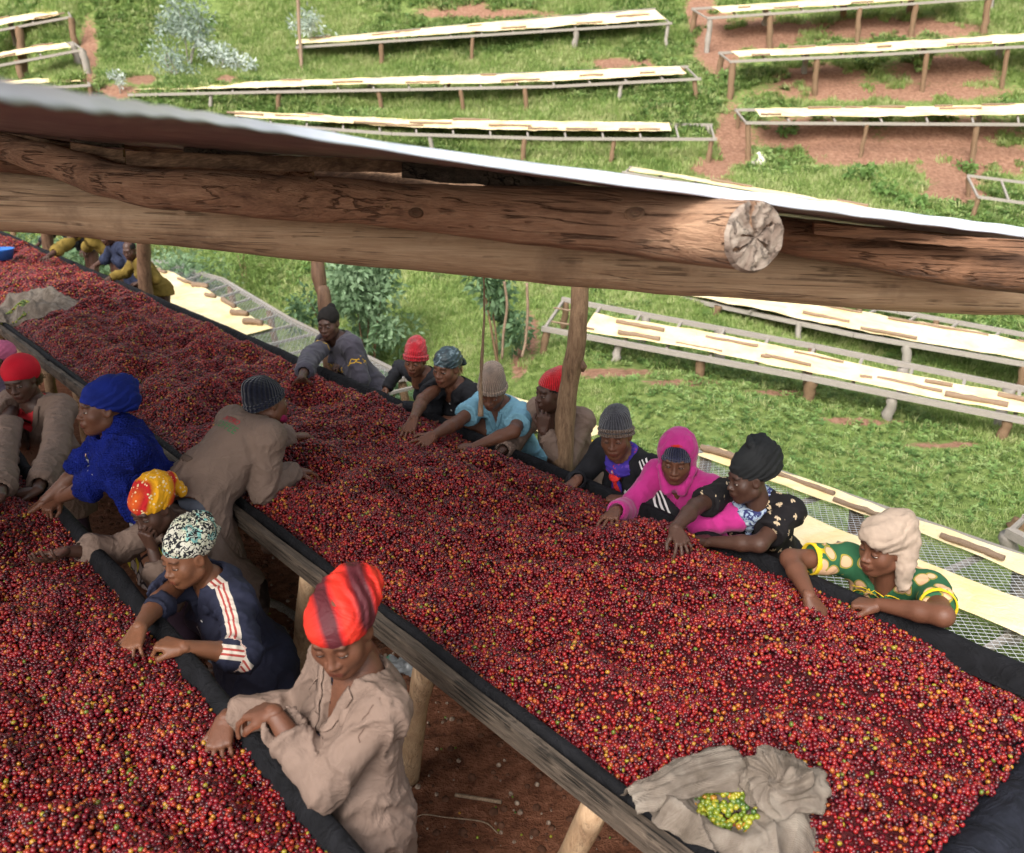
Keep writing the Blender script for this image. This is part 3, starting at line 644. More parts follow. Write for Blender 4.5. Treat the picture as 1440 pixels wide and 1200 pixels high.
def board(spec, mat, nm='roof_board', th=.02, dz=.0, label=None):
    """spec: (px, py_top, py_bottom, depth) along its length"""
    V = []; F = []; q = bez([(a, t, b, Z)[:3] for a, t, b, Z in spec], 24); zz = np.interp(np.linspace(0, 1, 24), np.linspace(0, 1, len(spec)), [s[3] for s in spec])
    for (a, t, b), Z in zip(q, zz):
        j1 = 1.2*n2(np.array([a*.05]), np.array([t*.01]))[0]; j2 = 1.5*n2(np.array([a*.06+9]), np.array([b*.01]))[0]
        p, r = at(a, t+j1, Z), at(a, b+j2, Z); d = np.array([0, th, 0]); V += [p, r, r+d, p+d]
    for i in range(23):
        for k in range(4): F.append((i*4+k, i*4+(k+1) % 4, i*4+4+(k+1) % 4, i*4+4+k))
    F += [(0, 3, 2, 1), (92, 93, 94, 95)]
    o = mk(nm, V, F, mat, shed, False)
    if label: o['label'] = label
    return o
board([(-40, 176, 190, 3.6), (60, 196, 212, 3.5), (98, 204, 226, 3.5)], WOOD_DARK)
board([(99, 187, 199, 3.4), (140, 194, 205, 3.4), (172, 199, 208, 3.4)], WOOD_PLANK)
board([(-30, 172, 178, 3.75), (60, 186, 196, 3.7), (97, 192, 203, 3.7)], WOOD_PLANK)
board([(99, 200, 213, 3.35), (173, 211, 222, 3.3)], WOOD_DARK)
board([(174, 200, 210, 3.5), (240, 206, 222, 3.5), (258, 208, 226, 3.5)], WOOD_DARK)
board([(258, 204, 221, 3.2), (340, 206, 221, 3.2), (420, 211, 215, 3.2)], WOOD_PLANK)
board([(99, 214, 232, 3.3), (176, 222, 240, 3.25)], WOOD_DARK)
board([(177, 213, 232, 3.2), (380, 219, 240, 3.1), (480, 222, 242, 3.0), (570, 226, 243, 2.95)], WOOD_DARK)
board([(176, 234, 246, 3.28), (300, 240, 252, 3.2), (440, 240, 250, 3.15)], WOOD_LOG)
board([(565, 222, 250, 2.9), (640, 232, 258, 2.8), (720, 244, 256, 2.75)], WOOD_PLANK)
board([(640, 236, 252, 2.75), (720, 243, 268, 2.72), (830, 262, 277, 2.6), (930, 272, 280, 2.55)], WOOD_PLANK)
board([(1145, 314, 330, 2.72), (1240, 322, 338, 2.68), (1340, 332, 346, 2.66), (1460, 340, 356, 2.62)], WOOD_POLE)
board([(1095, 304, 318, 3.0), (1260, 322, 334, 2.95), (1460, 338, 348, 2.9)], WOOD_DARK)
board([(1000, 292, 314, 3.05), (1060, 298, 320, 3.05), (1120, 308, 324, 3.0)], WOOD_DARK)
board([(-60, 180, 176, 4.4), (80, 196, 232, 4.4), (300, 206, 254, 4.3), (560, 224, 262, 4.0), (760, 252, 276, 3.8), (930, 276, 296, 3.7)], WOOD_DARK, 'batten')
# roof sheet: corrugated, its near edge curling up to the camera on the left
rows = {  # px: [(py, Z) ridge, near lip, underside mid, far edge]
 -220: [(62, .62), (96, .50), (130, .9), (158, 4.2)], 0: [(112, .85), (141, .72), (160, 1.3), (189, 4.0)],
 130: [(134, 1.0), (158, .92), (176, 1.5), (205, 3.9)], 250: [(153, 1.25), (167, 1.18), (184, 1.8), (215, 3.8)],
 400: [(176, 1.55), (189, 1.50), (203, 2.0), (222, 3.6)], 560: [(203, 1.8), (215, 1.76), (222, 2.2), (229, 3.4)],
 760: [(230, 2.05), (246, 2.02), (248, 2.3), (250, 3.1)], 1000: [(262, 2.3), (277, 2.28), (281, 2.5), (286, 3.0)],
 1250: [(296, 2.55), (310, 2.53), (315, 2.7), (320, 3.0)], 1440: [(320, 2.75), (333, 2.73), (338, 2.85), (341, 3.0)], 1700: [(352, 3.0), (366, 2.98), (370, 3.1), (374, 3.3)]}
ks = sorted(rows); GX = np.linspace(-220, 1700, 260); V = []; jn = 4
sub = np.linspace(0, 3, 16)
for x in GX:
    for u in sub:
        a = np.interp(x, ks, [np.interp(u, range(4), [rows[k][j][0] for j in range(4)]) for k in ks]); Z = np.interp(x, ks, [np.interp(u, range(4), [rows[k][j][1] for j in range(4)]) for k in ks])
        p = at(x, a, Z); V.append(p)
V = np.array(V); m = len(sub); I = np.arange(len(V)).reshape(len(GX), m)
F = np.stack([I[:-1, :-1], I[1:, :-1], I[1:, 1:], I[:-1, 1:]], -1).reshape(-1, 4)
V[:, 2] += .0012*np.sin((V[:, :2]@U[:2])*2*math.pi/.076)
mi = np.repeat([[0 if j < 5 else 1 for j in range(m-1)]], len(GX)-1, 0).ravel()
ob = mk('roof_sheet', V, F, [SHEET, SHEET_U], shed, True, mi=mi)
sm_ = ob.modifiers.new('thickness', 'SOLIDIFY'); sm_.thickness = .0015
# the sheet carries on over the far side of the table, hidden from the photograph by beam and boards
nnr = np.linspace(0, 1, 8); V = []
for x in GX[::6]:
    a = np.interp(x, ks, [rows[k][3][0] for k in ks]); Z = np.interp(x, ks, [rows[k][3][1] for k in ks]); p = at(x, a, Z)
    r = ray(x, a+8); 
    for q in nnr: V.append(p + np.array([r[0], r[1], 0])*q*.55 + np.array([0, 0, r[2]*q*.55-.02*q]))
V = np.array(V); I = np.arange(len(V)).reshape(-1, 8); F = np.stack([I[:-1, :-1], I[1:, :-1], I[1:, 1:], I[:-1, 1:]], -1).reshape(-1, 4)
mk('roof_sheet', V, F, SHEET_U, shed)
# unseen higher roof, added to shade the aisle and the left half of the nearest table (over and behind the photographer)
V = []; ss_ = np.linspace(1.9, 9, 60); qq = np.linspace(-3.2, 1.25, 14)
for s_ in ss_:
    for q in qq: V.append(sn(s_, q, 3.95-.10*(q+3.2)+.012*math.sin(s_*2*math.pi/.3)))
I = np.arange(len(V)).reshape(60, 14); F = np.stack([I[:-1, :-1], I[1:, :-1], I[1:, 1:], I[:-1, 1:]], -1).reshape(-1, 4)
mk('added_shade_roof', V, F, SHEET_U, shed)
for s_ in (2.2, 5.2, 8.2):  # rafters and posts carrying the added shade roof
    V, F = tube([sn(s_, -3.1, 3.88), sn(s_, 1.2, 3.46)], .05, 10, .004, 6); mk('shade_roof_rafter', V, F, WOOD_POLE, shed)
    V, F = tube([sn(s_, -2.9, -.1), sn(s_, -2.9, 3.84)], .06, 10, .004, 6); mk('post', V, F, WOOD_POST, shed)
# strings hanging from the beam
for i, pts in enumerate(([(680, 378, 3.5), (681, 440, 3.6), (678, 500, 3.7), (676, 540, 3.8), (676, 585, 3.85)], [(709, 396, 9.5), (713, 430, 9.6), (708, 470, 9.7), (706, 505, 9.8)], [(741, 398, 9.2), (742, 440, 9.3), (739, 480, 9.4), (734, 502, 9.4)])):
    V, F = tube(bez([at(*p) for p in pts], 24), [.004, .010, .014][0] if i == 0 else .016, 6, .001, 20)
    if i == 0: 
        V, F = tube(bez([at(*p) for p in pts], 24), np.interp(np.linspace(0, 1, 24), [0, .5, .8, 1], [.003, .006, .009, .014]), 8, .003, 30)
        tag(mk('hanging_fibre_rope', V, F, WOOD_TAN), 'thin dry fibre rope hanging from the beam in front of the beige knitted hat', 'rope')
    else:
        tag(mk('thin_stake', V, F, WOOD_TAN), ('forked thin pale stake standing behind the beige knitted hat', 'thin pale stake standing left of the middle post')[i-1], 'stake')

# ---------------------------------------------------------------- drying beds
UNIT = []
for k in range(4):
    r = random.Random(k+3); q = [np.array([r.uniform(-.25, .25)*(0 < i < 7), r.uniform(-.25, .25)*(0 < i < 7), i/7.]) for i in range(8)]
    V, F = tube([(0, 0, i) for i in range(8)], 1, 8)
    V[:, 2] /= 7.; V[:, :2] += np.repeat(np.array(q)[:, :2], 8, 0); V[:, :2] *= np.repeat([.88+.2*r.random() for _ in q], 8)[:, None]; UNIT.append((V, F))
_cache = {}
def stick(name, parent, p0, p1, r, mat, k=0):
    key = (k % 4, mat.name)
    if key not in _cache: _cache[key] = mesh('round_piece', UNIT[k % 4][0], UNIT[k % 4][1], mat)
    p0, p1 = np.asarray(p0, float), np.asarray(p1, float); a, b, d = frame(p1-p0); L = np.linalg.norm(p1-p0)
    M4 = Matrix(((a[0]*r, b[0]*r, d[0]*L, p0[0]), (a[1]*r, b[1]*r, d[1]*L, p0[1]), (a[2]*r, b[2]*r, d[2]*L, p0[2]), (0, 0, 0, 1)))
    return link(name, _cache[key], parent, mat=M4)
BOXM = {}
def bar(name, parent, p0, p1, w, h, mat):
    if mat.name not in BOXM:
        V = [(x, y, z) for x in (-1, 1) for y in (-1, 1) for z in (0, 1)]; BOXM[mat.name] = mesh('sawn_piece', V, [(0, 1, 3, 2), (4, 6, 7, 5), (0, 4, 5, 1), (2, 3, 7, 6), (0, 2, 6, 4), (1, 5, 7, 3)], mat, False)
    p0, p1 = np.asarray(p0, float), np.asarray(p1, float); a, b, d = frame(p1-p0); L = np.linalg.norm(p1-p0); w /= 2; h /= 2
    M4 = Matrix(((a[0]*w, b[0]*h, d[0]*L, p0[0]), (a[1]*w, b[1]*h, d[1]*L, p0[1]), (a[2]*w, b[2]*h, d[2]*L, p0[2]), (0, 0, 0, 1)))
    return link(name, BOXM[mat.name], parent, mat=M4)
def poly_at(P, t):
    P = np.asarray(P); L = np.r_[0, np.cumsum(np.linalg.norm(np.diff(P, axis=0), axis=1))]; return np.array([np.interp(t*L[-1], L, P[:, k]) for k in range(3)])
def bed(front, back, label, cloth=((0, 1, .1, .9),), posts=None, rung=.45, rail=(.05, .06), mesh_=0, logs=(), group=None, seed=0, post_r=.045, rungr=None):
    """front/back: polylines of world points; cloth: (t0,t1,v0,v1) from front 0 to back 1; logs: (t, v, length, r, angle, label)"""
    rr = random.Random(seed); front = np.asarray(front, float); back = np.asarray(back, float)
    L = np.linalg.norm(np.diff(front, axis=0), axis=1).sum()
    c = (poly_at(front, .5)+poly_at(back, .5))/2; c[2] = float(gz(c[0], c[1]))
    b = empty('drying_bed', c, label, 'drying bed', group or 'raised drying beds on the hillside')
    surf = lambda t, v: poly_at(front, t)*(1-v)+poly_at(back, t)*v
    ns = max(1, int(round(L/3.2)))
    for v in (0, 1):
        for i in range(ns):
            P0, P1 = surf(i/ns+.0004, v), surf((i+1)/ns-.0004, v); bar('rail', b, P0, P1, rail[0], rail[1], WOOD_GREY)
    nr = int(L/rung)
    lift = np.array([0, 0, .008])
    for i in range(nr+1):
        t = min(max(i/max(nr, 1), .004), .996); bar('rung', b, surf(t, .04)-lift*0+[0, 0, -.012], surf(t, .96)+[0, 0, -.012], .035, .03, WOOD_GREY)
    npst = max(2, int(round(L/(posts or 1.5)))+1)
    for i in range(npst):
        for v in (.03, .97):
            t = (i+rr.uniform(-.12, .12)*(0 < i < npst-1))/max(npst-1, 1); t = min(max(t, .01), .99); p = surf(t, v); q = p+np.array([rr.uniform(-.07, .07), rr.uniform(-.05, .05), 0]); q[2] = float(gz(q[0], q[1]))-.08
            stick('post', b, q, p-[0, 0, .02], post_r*rr.uniform(.8, 1.25), WOOD_POST if rr.random() < .6 else WOOD_GREY, rr.randrange(4))
    for (t0, t1, v0, v1) in cloth:
        na = max(8, int(L*(t1-t0)/.09)); nb = 9; V = []
        for i in range(na+1):
            t = t0+(t1-t0)*i/na
            for j in range(nb+1):
                ed = .03*n2(np.array([t*L*1.1+seed]), np.array([j/nb*2+v0*7]))[0]*(1 if 0 < v0 else .6)
                v = v0+(v1-v0)*j/nb + ed; p = surf(t, v)
                w = .5+.5*n2(np.array([p[0]*2.2]), np.array([p[1]*2.2]))[0]; k = .5+.5*n2(np.array([p[0]*7]), np.array([p[1]*7]))[0]
                V.append(p+[0, 0, .032+.030*w+.018*k])
        I = np.arange(len(V)).reshape(-1, nb+1); F = np.stack([I[:-1, :-1], I[1:, :-1], I[1:, 1:], I[:-1, 1:]], -1).reshape(-1, 4)
        mk('yellow_sheet', V, F, YELLOW, b)
    if mesh_:
        mb = MB(); W = np.linalg.norm(surf(.5, 1)-surf(.5, 0)); st = mesh_; k = W/L
        for i in range(int(-W/st), int(L/st)):
            for sg in (0, 1):
                ta, tb = i*st/L, (i*st+W)/L
                va, vb = 0., 1.
                if ta < 0: va = -ta/(tb-ta); ta = 0
                if tb > 1: vb = (1-ta)/(tb-ta); tb = 1 if ta < 1 else ta
                if tb <= ta: continue
                if sg: va, vb = 1-va, 1-vb
                V, F = tube([surf(ta, va)+[0, 0, .024+.002*sg], surf((ta+tb)/2, (va+vb)/2)+[0, 0, .016+.002*sg], surf(tb, vb)+[0, 0, .024+.002*sg]], .0017, 3, 0, cap=False); mb.add(V, F)
        o = mb.build('wire_netting', WIRE, b); o['kind'] = 'stuff'
    for i, lg in enumerate(logs):
        t, v, ln, r, ang = lg[:5]; p = surf(t, v); d = nz(surf(min(t+.01, 1), v)-surf(max(t-.01, 0), v)); e2 = nz(np.array([-d[1], d[0], 0])); d2 = d*math.cos(ang)+e2*math.sin(ang)
        z = np.array([0, 0, .058+r*.8]); o = stick('wooden_log' if r > .02 else 'wooden_stick', None, p+z-d2*ln/2, p+z+d2*ln/2, r, WOOD_TAN, i)
        tag(o, lg[5], 'log' if r > .02 else 'stick', 'sticks weighing down the yellow sheets')
    return b, surf
def A3(pts): return [at(*p) for p in pts]
def lg(t, v, ln, r, a, txt): return (t, v, ln, r, a, txt)
# three beds just beyond the workers, parallel to the tables
bed([sn(-1.2, 4.30, .15), sn(4.45, 4.30, .15)], [sn(-1.2, 5.62, .15), sn(4.05, 5.66, .16)], 'wide netted drying bed with two yellow sheets behind the workers on the right',
    ((.0, .97, .80, .975), (.02, .97, .24, .56)), 1.5, .62, (.06, .07), .055,
    (lg(.335, .64, .62, .034, .02, 'thick log under the corner of the beige head cloth'), lg(.262, .40, .60, .036, -.05, 'long round log on the lower yellow sheet, nearest the table corner'), lg(.31, .87, .50, .022, .12, 'bent branch lying on the upper yellow sheet right of the beige head cloth'),
     lg(.56, .84, .40, .022, -.03, 'short log on the upper yellow sheet left of the beige head cloth'), lg(.70, .83, .42, .02, 0., 'thin log on the upper yellow sheet just right of the black turban'), lg(.80, .90, .5, .02, -.02, 'dark stick along the outer rail right of the black turban'), lg(.60, .40, .55, .018, .05, 'thin stick on the lower yellow sheet by the floral blouse sleeve'), lg(.945, .9, .36, .03, .1, 'short thick log at the netted corner above the black turban')), 'low netted beds beyond the long table', 1, .06)
bed([sn(4.75, 4.25, .15), sn(7.2, 4.25, .15)], [sn(4.75, 5.32, .15), sn(7.2, 5.32, .15)], 'short low drying bed mostly hidden behind the black striped jacket', ((.02, .98, .5, .97),), 1.2, .5, (.05, .06), 0, (), 'low netted beds beyond the long table', 2)
fr3 = [sn(7.7, 4.05, .15), sn(10, 4.05, .15), sn(13, 4.2, .15), sn(16, 4.5, .2)]; bk3 = [at(575, 533, 9.2), at(552, 523, 9.5), at(475, 480, 10.8), at(400, 447, 12.), at(354, 416, 13.3), at(312, 393, 14.6), at(249, 369, 16.4), at(208, 365, 17.)]
bed(fr3, bk3, 'curving grey drying bed seen between the two left posts', ((.30, 1., .08, .62),), 1.6, .5, (.06, .06), .09,
    (lg(.86, .5, .75, 0.034, .1, 'thick log near the top of the curving bed'), lg(.80, .25, .45, 0.056, .3, 'knobbly stump piece on the yellow sheet beside the left post'), lg(.70, .57, .8, 0.025, .1, 'thin dark stick on the curving bed'), lg(.64, .6, .3, 0.043, .6, 'small block on the edge of the curving yellow sheet'), lg(.56, .54, .25, 0.031, .3, 'smallest block on the curving yellow sheet'), lg(.48, .58, .55, 0.037, .0, 'log with a broken tip low on the curving bed'), lg(.405, .52, .3, 0.043, .5, 'round block at the low end of the curving yellow sheet'), lg(.34, .5, .3, 0.043, .5, 'short block beside the woman with the hair bun')), 'low netted beds beyond the long table', 3)
# the two beds at mid right
g4 = [(.215, .68, .9, .04, -.03, 'long bark covered log near the middle of the lower mid slope bed'), (.225, .18, .75, .045, .02, 'smooth grey log at the front edge of the lower mid slope bed'), (.04, .85, .6, .02, 0, 'thin stick by the middle post on the lower bed'), (.07, .15, .8, .02, .0, 'yellowish thin stick beside the middle post'), (.36, .18, .8, .02, -.05, 'thin curved stick on the front of the lower bed'),
      (.42, .72, .9, .03, .0, 'dark log on the back edge of the lower bed'), (.50, .30, .15, .03, .4, 'tiny chip of wood on the lower yellow sheet'), (.545, .35, .75, .03, -.06, 'dark log in the middle of the lower bed'), (.60, .86, .8, .02, 0, 'thin stick on the back edge of the lower bed'), (.70, .34, .18, .03, .3, 'small brown chip on the lower yellow sheet'),
      (.78, .42, .95, .032, -.06, 'long dark log right of the middle of the lower bed'), (.83, .75, .4, .035, 0, 'short dark log by the back rail'), (.90, .25, .85, .05, 0, 'thickest log at the right end of the lower bed'), (.965, .72, .5, .045, 0, 'log at the right edge behind the thickest one')]
f4 = A3([(762, 462, 10.4), (850, 478, 10.15), (1050, 513, 9.5), (1270, 561, 8.85), (1440, 592, 8.4), (1600, 624, 8.0)]); k4 = A3([(790, 421, 11.3), (880, 436, 11.0), (1050, 467, 10.4), (1270, 514, 9.7), (1440, 548, 9.2), (1600, 580, 8.8)])
bed(f4, k4, 'long drying bed with a pale sheet and many logs above the grass bank', ((.085, 1., .04, .60),), 1.0, .5, (.05, .06), 0, [(a*.86, b*.6, c*.68, d*.62, e, f) for a, b, c, d, e, f in g4], None, 4, .055)
f5 = A3([(900, 407, 13.2), (1050, 438, 12.2), (1200, 471, 11.6), (1350, 499, 11.0), (1440, 514, 10.7), (1600, 540, 10.2)]); k5 = A3([(1000, 392, 14.2), (1100, 408, 13.4), (1200, 428, 12.8), (1350, 453, 12.2), (1440, 471, 11.8), (1600, 500, 11.3)])
bed(f5, k5, 'long drying bed directly below the tie beam on the right', ((.0, 1., .04, .66),), 1.25, .55, (.05, .06), 0, [(a, b*.66, c*.8, d*.8, e, f) for a, b, c, d, e, f in ((.15, .75, .9, .05, .0, 'thick log close under the tie beam'), (.42, .3, .8, .03, -.03, 'log near the front of the upper mid slope bed'), (.40, .9, .9, .02, 0, 'thin stick at the back of the upper mid slope bed'), (.56, .12, .9, .03, 0, 'flat grey log on the front rail of the upper bed'), (.62, .85, 1.6, .025, 0, 'very long thin pole along the back of the upper sheet'), (.86, .3, .7, .03, 0, 'log near the right edge of the upper bed'), (.83, .9, .8, .02, 0, 'thin stick near the right edge of the upper bed'))], None, 5, .05)
ORD = ['first', 'second', 'third', 'fourth', 'fifth', 'sixth', 'seventh', 'eighth', 'ninth', 'tenth', 'eleventh', 'twelfth']
def hb(f, k, label, cloth, rung=.7, posts=1.7, nlog=6, seed=0, pr=.055, where=''):
    r = random.Random(seed); L = []
    for i in range(nlog):
        t = cloth[0][0]+(i+.5)/nlog*(cloth[0][1]-cloth[0][0]); L.append((t+r.uniform(-.4, .4)/nlog*(cloth[0][1]-cloth[0][0]), r.choice((cloth[0][2]+.05, cloth[0][3]-.06, r.uniform(.4, .7))), r.uniform(.3, .9), r.uniform(.021, .028), r.uniform(-.12, .12), ORD[i]+' stick from the left on the '+where))
    bed(A3(f), A3(k), label, cloth, posts, rung, (.06, .06), 0, L, None, seed, pr)
hb([(875, 243, 15.6), (1240, 304, 14.2), (1300, 318, 14.0)], [(885, 236, 16.4), (1240, 297, 15.0), (1300, 311, 14.8)], 'drying bed showing only a thin rail just above the roof edge', ((.02, .98, .1, .7),), .6, 1.8, 2, 6, .05, 'bed just above the roof edge')
bed(A3([(1375, 277, 15.0), (1440, 287, 14.8), (1560, 302, 14.4)]), A3([(1360, 247, 16.0), (1440, 257, 15.8), (1560, 272, 15.4)]), 'bare frame of an empty drying bed at the right edge below the red earth', (), 1.8, .45, (.045, .05), 0, (), None, 7, .05)
hb([(1048, 173, 17.2), (1250, 175, 17), (1440, 174, 17), (1560, 176, 17)], [(1033, 155, 18.4), (1250, 153, 18.2), (1440, 148, 18.2), (1560, 150, 18.2)], 'drying bed above the bare red bank, third from the top on the right', ((.05, 1., .32, .92),), .85, 2.2, 9, 8, .05, 'lowest right hillside bed')
hb([(1026, 87, 19.2), (1250, 77, 19), (1440, 65, 19), (1560, 60, 19)], [(1010, 75, 20.4), (1250, 62, 20.2), (1440, 49, 20.2), (1560, 44, 20.2)], 'drying bed second from the top on the right of the hillside', ((.03, 1., .15, .9),), .8, 1.9, 8, 9, .065, 'middle right hillside bed')
hb([(994, 26, 21.3), (1200, 12, 21), (1345, 1, 21), (1500, -10, 21)], [(972, 13, 22.6), (1200, -1, 22.3), (1345, -12, 22.3), (1500, -22, 22.3)], 'topmost drying bed on the right of the hillside', ((.05, .72, .2, .9),), .8, 1.9, 5, 10, .08, 'topmost right hillside bed')
hb([(416, 67, 22.2), (690, 49, 22), (820, 41, 22), (945, 33, 22)], [(418, 58, 23.6), (690, 32, 23.4), (820, 22, 23.4), (922, 13, 23.4)], 'topmost long drying bed in the middle of the hillside', ((.0, .99, .15, .82),), .8, 2.3, 7, 11, .06, 'topmost middle bed')
hb([(180, 134, 19.5), (500, 127, 19.2), (700, 125, 19), (850, 119, 19), (986, 111, 19)], [(184, 122, 20.8), (500, 112, 20.5), (700, 106, 20.3), (850, 99, 20.3), (968, 94, 20.3)], 'second long drying bed in the middle of the hillside', ((.01, .98, .24, .86),), .8, 1.9, 9, 12, .05, 'second middle bed')
hb([(330, 172, 17.4), (560, 189, 17.2), (750, 195, 17), (900, 197, 17), (1008, 196, 17)], [(330, 160, 18.6), (560, 171, 18.4), (750, 174, 18.2), (900, 175, 18.2), (1002, 176, 18.2)], 'third long drying bed running down behind the roof edge', ((.0, .91, .36, 1.),), .75, 2.0, 12, 13, .05, 'third middle bed')
hb([(-60, 54, 23), (0, 41, 23), (60, 32, 23), (101, 24, 23)], [(-60, 40, 24.3), (0, 28, 24.3), (60, 18, 24.3), (94, 13, 24.3)], 'topmost short drying bed at the left edge', ((.0, .9, .2, .9),), .8, 1.7, 3, 14, .09, 'topmost left bed')
hb([(-60, 104, 21), (0, 88, 21), (60, 78, 21), (118, 70, 21)], [(-60, 90, 22.2), (0, 76, 22.2), (60, 66, 22.2), (104, 60, 22.2)], 'second short drying bed at the left edge', ((.0, .92, .2, .9),), .8, 1.7, 3, 15, .09, 'second left bed')
hb([(-20, 131, 19.4), (40, 123, 19.4), (128, 120, 19.4)], [(-20, 121, 20.4), (40, 114, 20.4), (118, 109, 20.4)], 'third short drying bed at the left edge touching the roof line', ((.0, .92, .2, .9),), .8, 1.7, 2, 16, .07, 'third left bed')
bed(A3([(1418, 748, 6.3), (1500, 790, 5.9)]), A3([(1440, 728, 6.8), (1520, 768, 6.4)]), 'corner of a grey timber bed on stout posts at the right edge', (), .9, .5, (.07, .07), 0, (), None, 17, .07)

# ---------------------------------------------------------------- shrubs, saplings, plants
def leaves(C, n, ls, seed, rad, aspect=.42, droop=.35):
    """leaf faces around points C, radii rad"""
    r = np.random.default_rng(seed); C = np.asarray(C); i = r.integers(0, len(C), n); d = r.normal(size=(n, 3)); d /= np.linalg.norm(d, axis=1)[:, None]
    P = C[i]+d*(np.asarray(rad)[i] if np.ndim(rad) else rad)[..., None]*(r.random(n)**.45)[:, None] if np.ndim(rad) else C[i]+d*rad*(r.random(n)**.45)[:, None]
    L = d+r.normal(0, .5, (n, 3)); L[:, 2] -= droop; L /= np.linalg.norm(L, axis=1)[:, None]
    Q = np.cross(L, r.normal(size=(n, 3))); Q /= np.linalg.norm(Q, axis=1)[:, None]; s = ls*(.6+.8*r.random(n))[:, None]
    nn_ = np.cross(L, Q)
    V = np.stack([P-L*s*.5, P+Q*s*aspect*.5-nn_*s*.05, P+L*s*.55, P-Q*s*aspect*.5-nn_*s*.05], 1).reshape(-1, 3); return V, np.arange(n*4).reshape(-1, 4)
def shrub(name, base, h, w, n, ls, mat, label, cat, seed, blobs=14, trunks=3, tm=WOOD_POST, aspect=.42, sq=1., loose=.28):
    base = np.array(base, float); base[2] = float(gz(base[0], base[1])); r = np.random.default_rng(seed)
    t = empty(name, base, label, cat); C = []; R = []
    for k in range(blobs):
        a = r.random()*6.28; q = w*.5*math.sqrt(r.random()); z = h*(.25+.65*r.random()); C.append(base+[q*math.cos(a)*(1.1-.5*z/h), q*math.sin(a)*(1.1-.5*z/h)*sq, z]); R.append(w*loose*(.6+.6*r.random()))
    V, F = leaves(C, n, ls, seed, np.array(R), aspect); mk('crown', V, F, mat, t, False)
    for k in range(trunks):
        e = C[k % len(C)]; V, F = tube(bez([base+[.03*k, 0, -.05], (base+e)/2+r.normal(0, .04, 3), e], 8), np.linspace(.02, .006, 8)*max(1, h/1.5), 6, .002, 10); mk('stem', V, F, tm, t)
    return t
shrub('leafy_tree', at(517, 505, 11.4), 1.75, 1.1, 3800, .105, SHRUB, 'dense leafy tree behind the woman with the hair bun', 'tree', 31, 26, 4)
shrub('leafy_tree', at(452, 478, 13.0), .6, .8, 1000, .085, SHRUB, 'low leafy bush left of the dense tree behind the second post', 'bush', 32, 14)
shrub('leafy_tree', at(548, 528, 10.4), .45, .6, 600, .08, SHRUB, 'low bush at the foot of the dense tree near the small red hat', 'bush', 38, 12)
shrub('sapling', at(700, 520, 10.4), 1.6, .9, 1100, .11, SHRUB, 'loose young tree with drooping leaves behind the beige knitted hat', 'tree', 33, 9, 2)
shrub('bush', at(262, 378, 15.6), .8, 1.8, 1900, .10, SHRUB, 'dark green bush behind the far end of the curving bed', 'bush', 34, 14)
shrub('bush', at(345, 400, 15.6), 1.0, 2.4, 2200, .10, GRASS, 'pale green grassy bush right of the curving bed', 'bush', 35, 12, aspect=.2)
shrub('bush', at(225, 362, 16.5), 1.0, 1.8, 1800, .11, SHRUB, 'dark bush beside the leftmost post', 'bush', 36, 12)
shrub('bush', at(120, 345, 17), 1.1, 3., 2600, .11, SHRUB, 'dark bushes behind the workers in yellow', 'bush', 37, 16)
shrub('flowering_plant', at(832, 668, 6.4), .7, .7, 900, .055, SHRUB, 'flowering plant right of the middle post by the yellow sheet', 'plant', 41, 10)
V, F = leaves([at(828, 628, 6.2), at(838, 640, 6.2), at(824, 655, 6.2)], 60, .035, 5, .10, .8); tag(mk('yellow_flowers', V, F, M('yellow_petal', (.75, .5, .03), .6), None, False), 'small yellow flowers right of the middle post', 'flowers', None, 'stuff')
shrub('silvery_shrub', at(262, 72, 21.8), 1.6, 1.4, 1100, .12, PALE_LEAF, 'tall silvery shrub on the upper left hillside', 'shrub', 42, 12, 3, WOOD_GREY)
shrub('silvery_shrub', at(250, 110, 20.8), .7, 1.3, 500, .10, PALE_LEAF, 'low silvery shrub below the tall one, left of the middle beds', 'shrub', 43, 8, 3, WOOD_GREY)
shrub('silvery_shrub', at(300, 72, 21.6), .6, 1.2, 420, .11, PALE_LEAF, 'silvery branches spreading right of the tall pale shrub', 'shrub', 44, 7, 2, WOOD_GREY)
shrub('silvery_shrub', at(345, 82, 21.6), .3, 1.1, 260, .10, PALE_LEAF, 'lowest silvery sprig at the right of the pale shrubs', 'shrub', 45, 6, 1, WOOD_GREY)
shrub('silvery_shrub', at(170, 135, 19.8), .5, .5, 130, .08, PALE_LEAF, 'tiny pale sprig at the left end of the second middle bed', 'shrub', 46, 5, 1, WOOD_GREY)
shrub('silvery_shrub', at(438, 12, 23), 1., 1.2, 420, .13, PALE_LEAF, 'pale bluish leaves at the top edge above the topmost middle bed', 'shrub', 47, 8, 2, WOOD_GREY)
o = stick('thin_pole', None, [*at(424, 96, 22.0)[:2], float(gz(*at(424, 96, 22.)[:2]))], at(418, -10, 22.), .045, WOOD_TAN, 1); tag(o, 'thin pole standing at the left end of the topmost middle bed', 'pole')
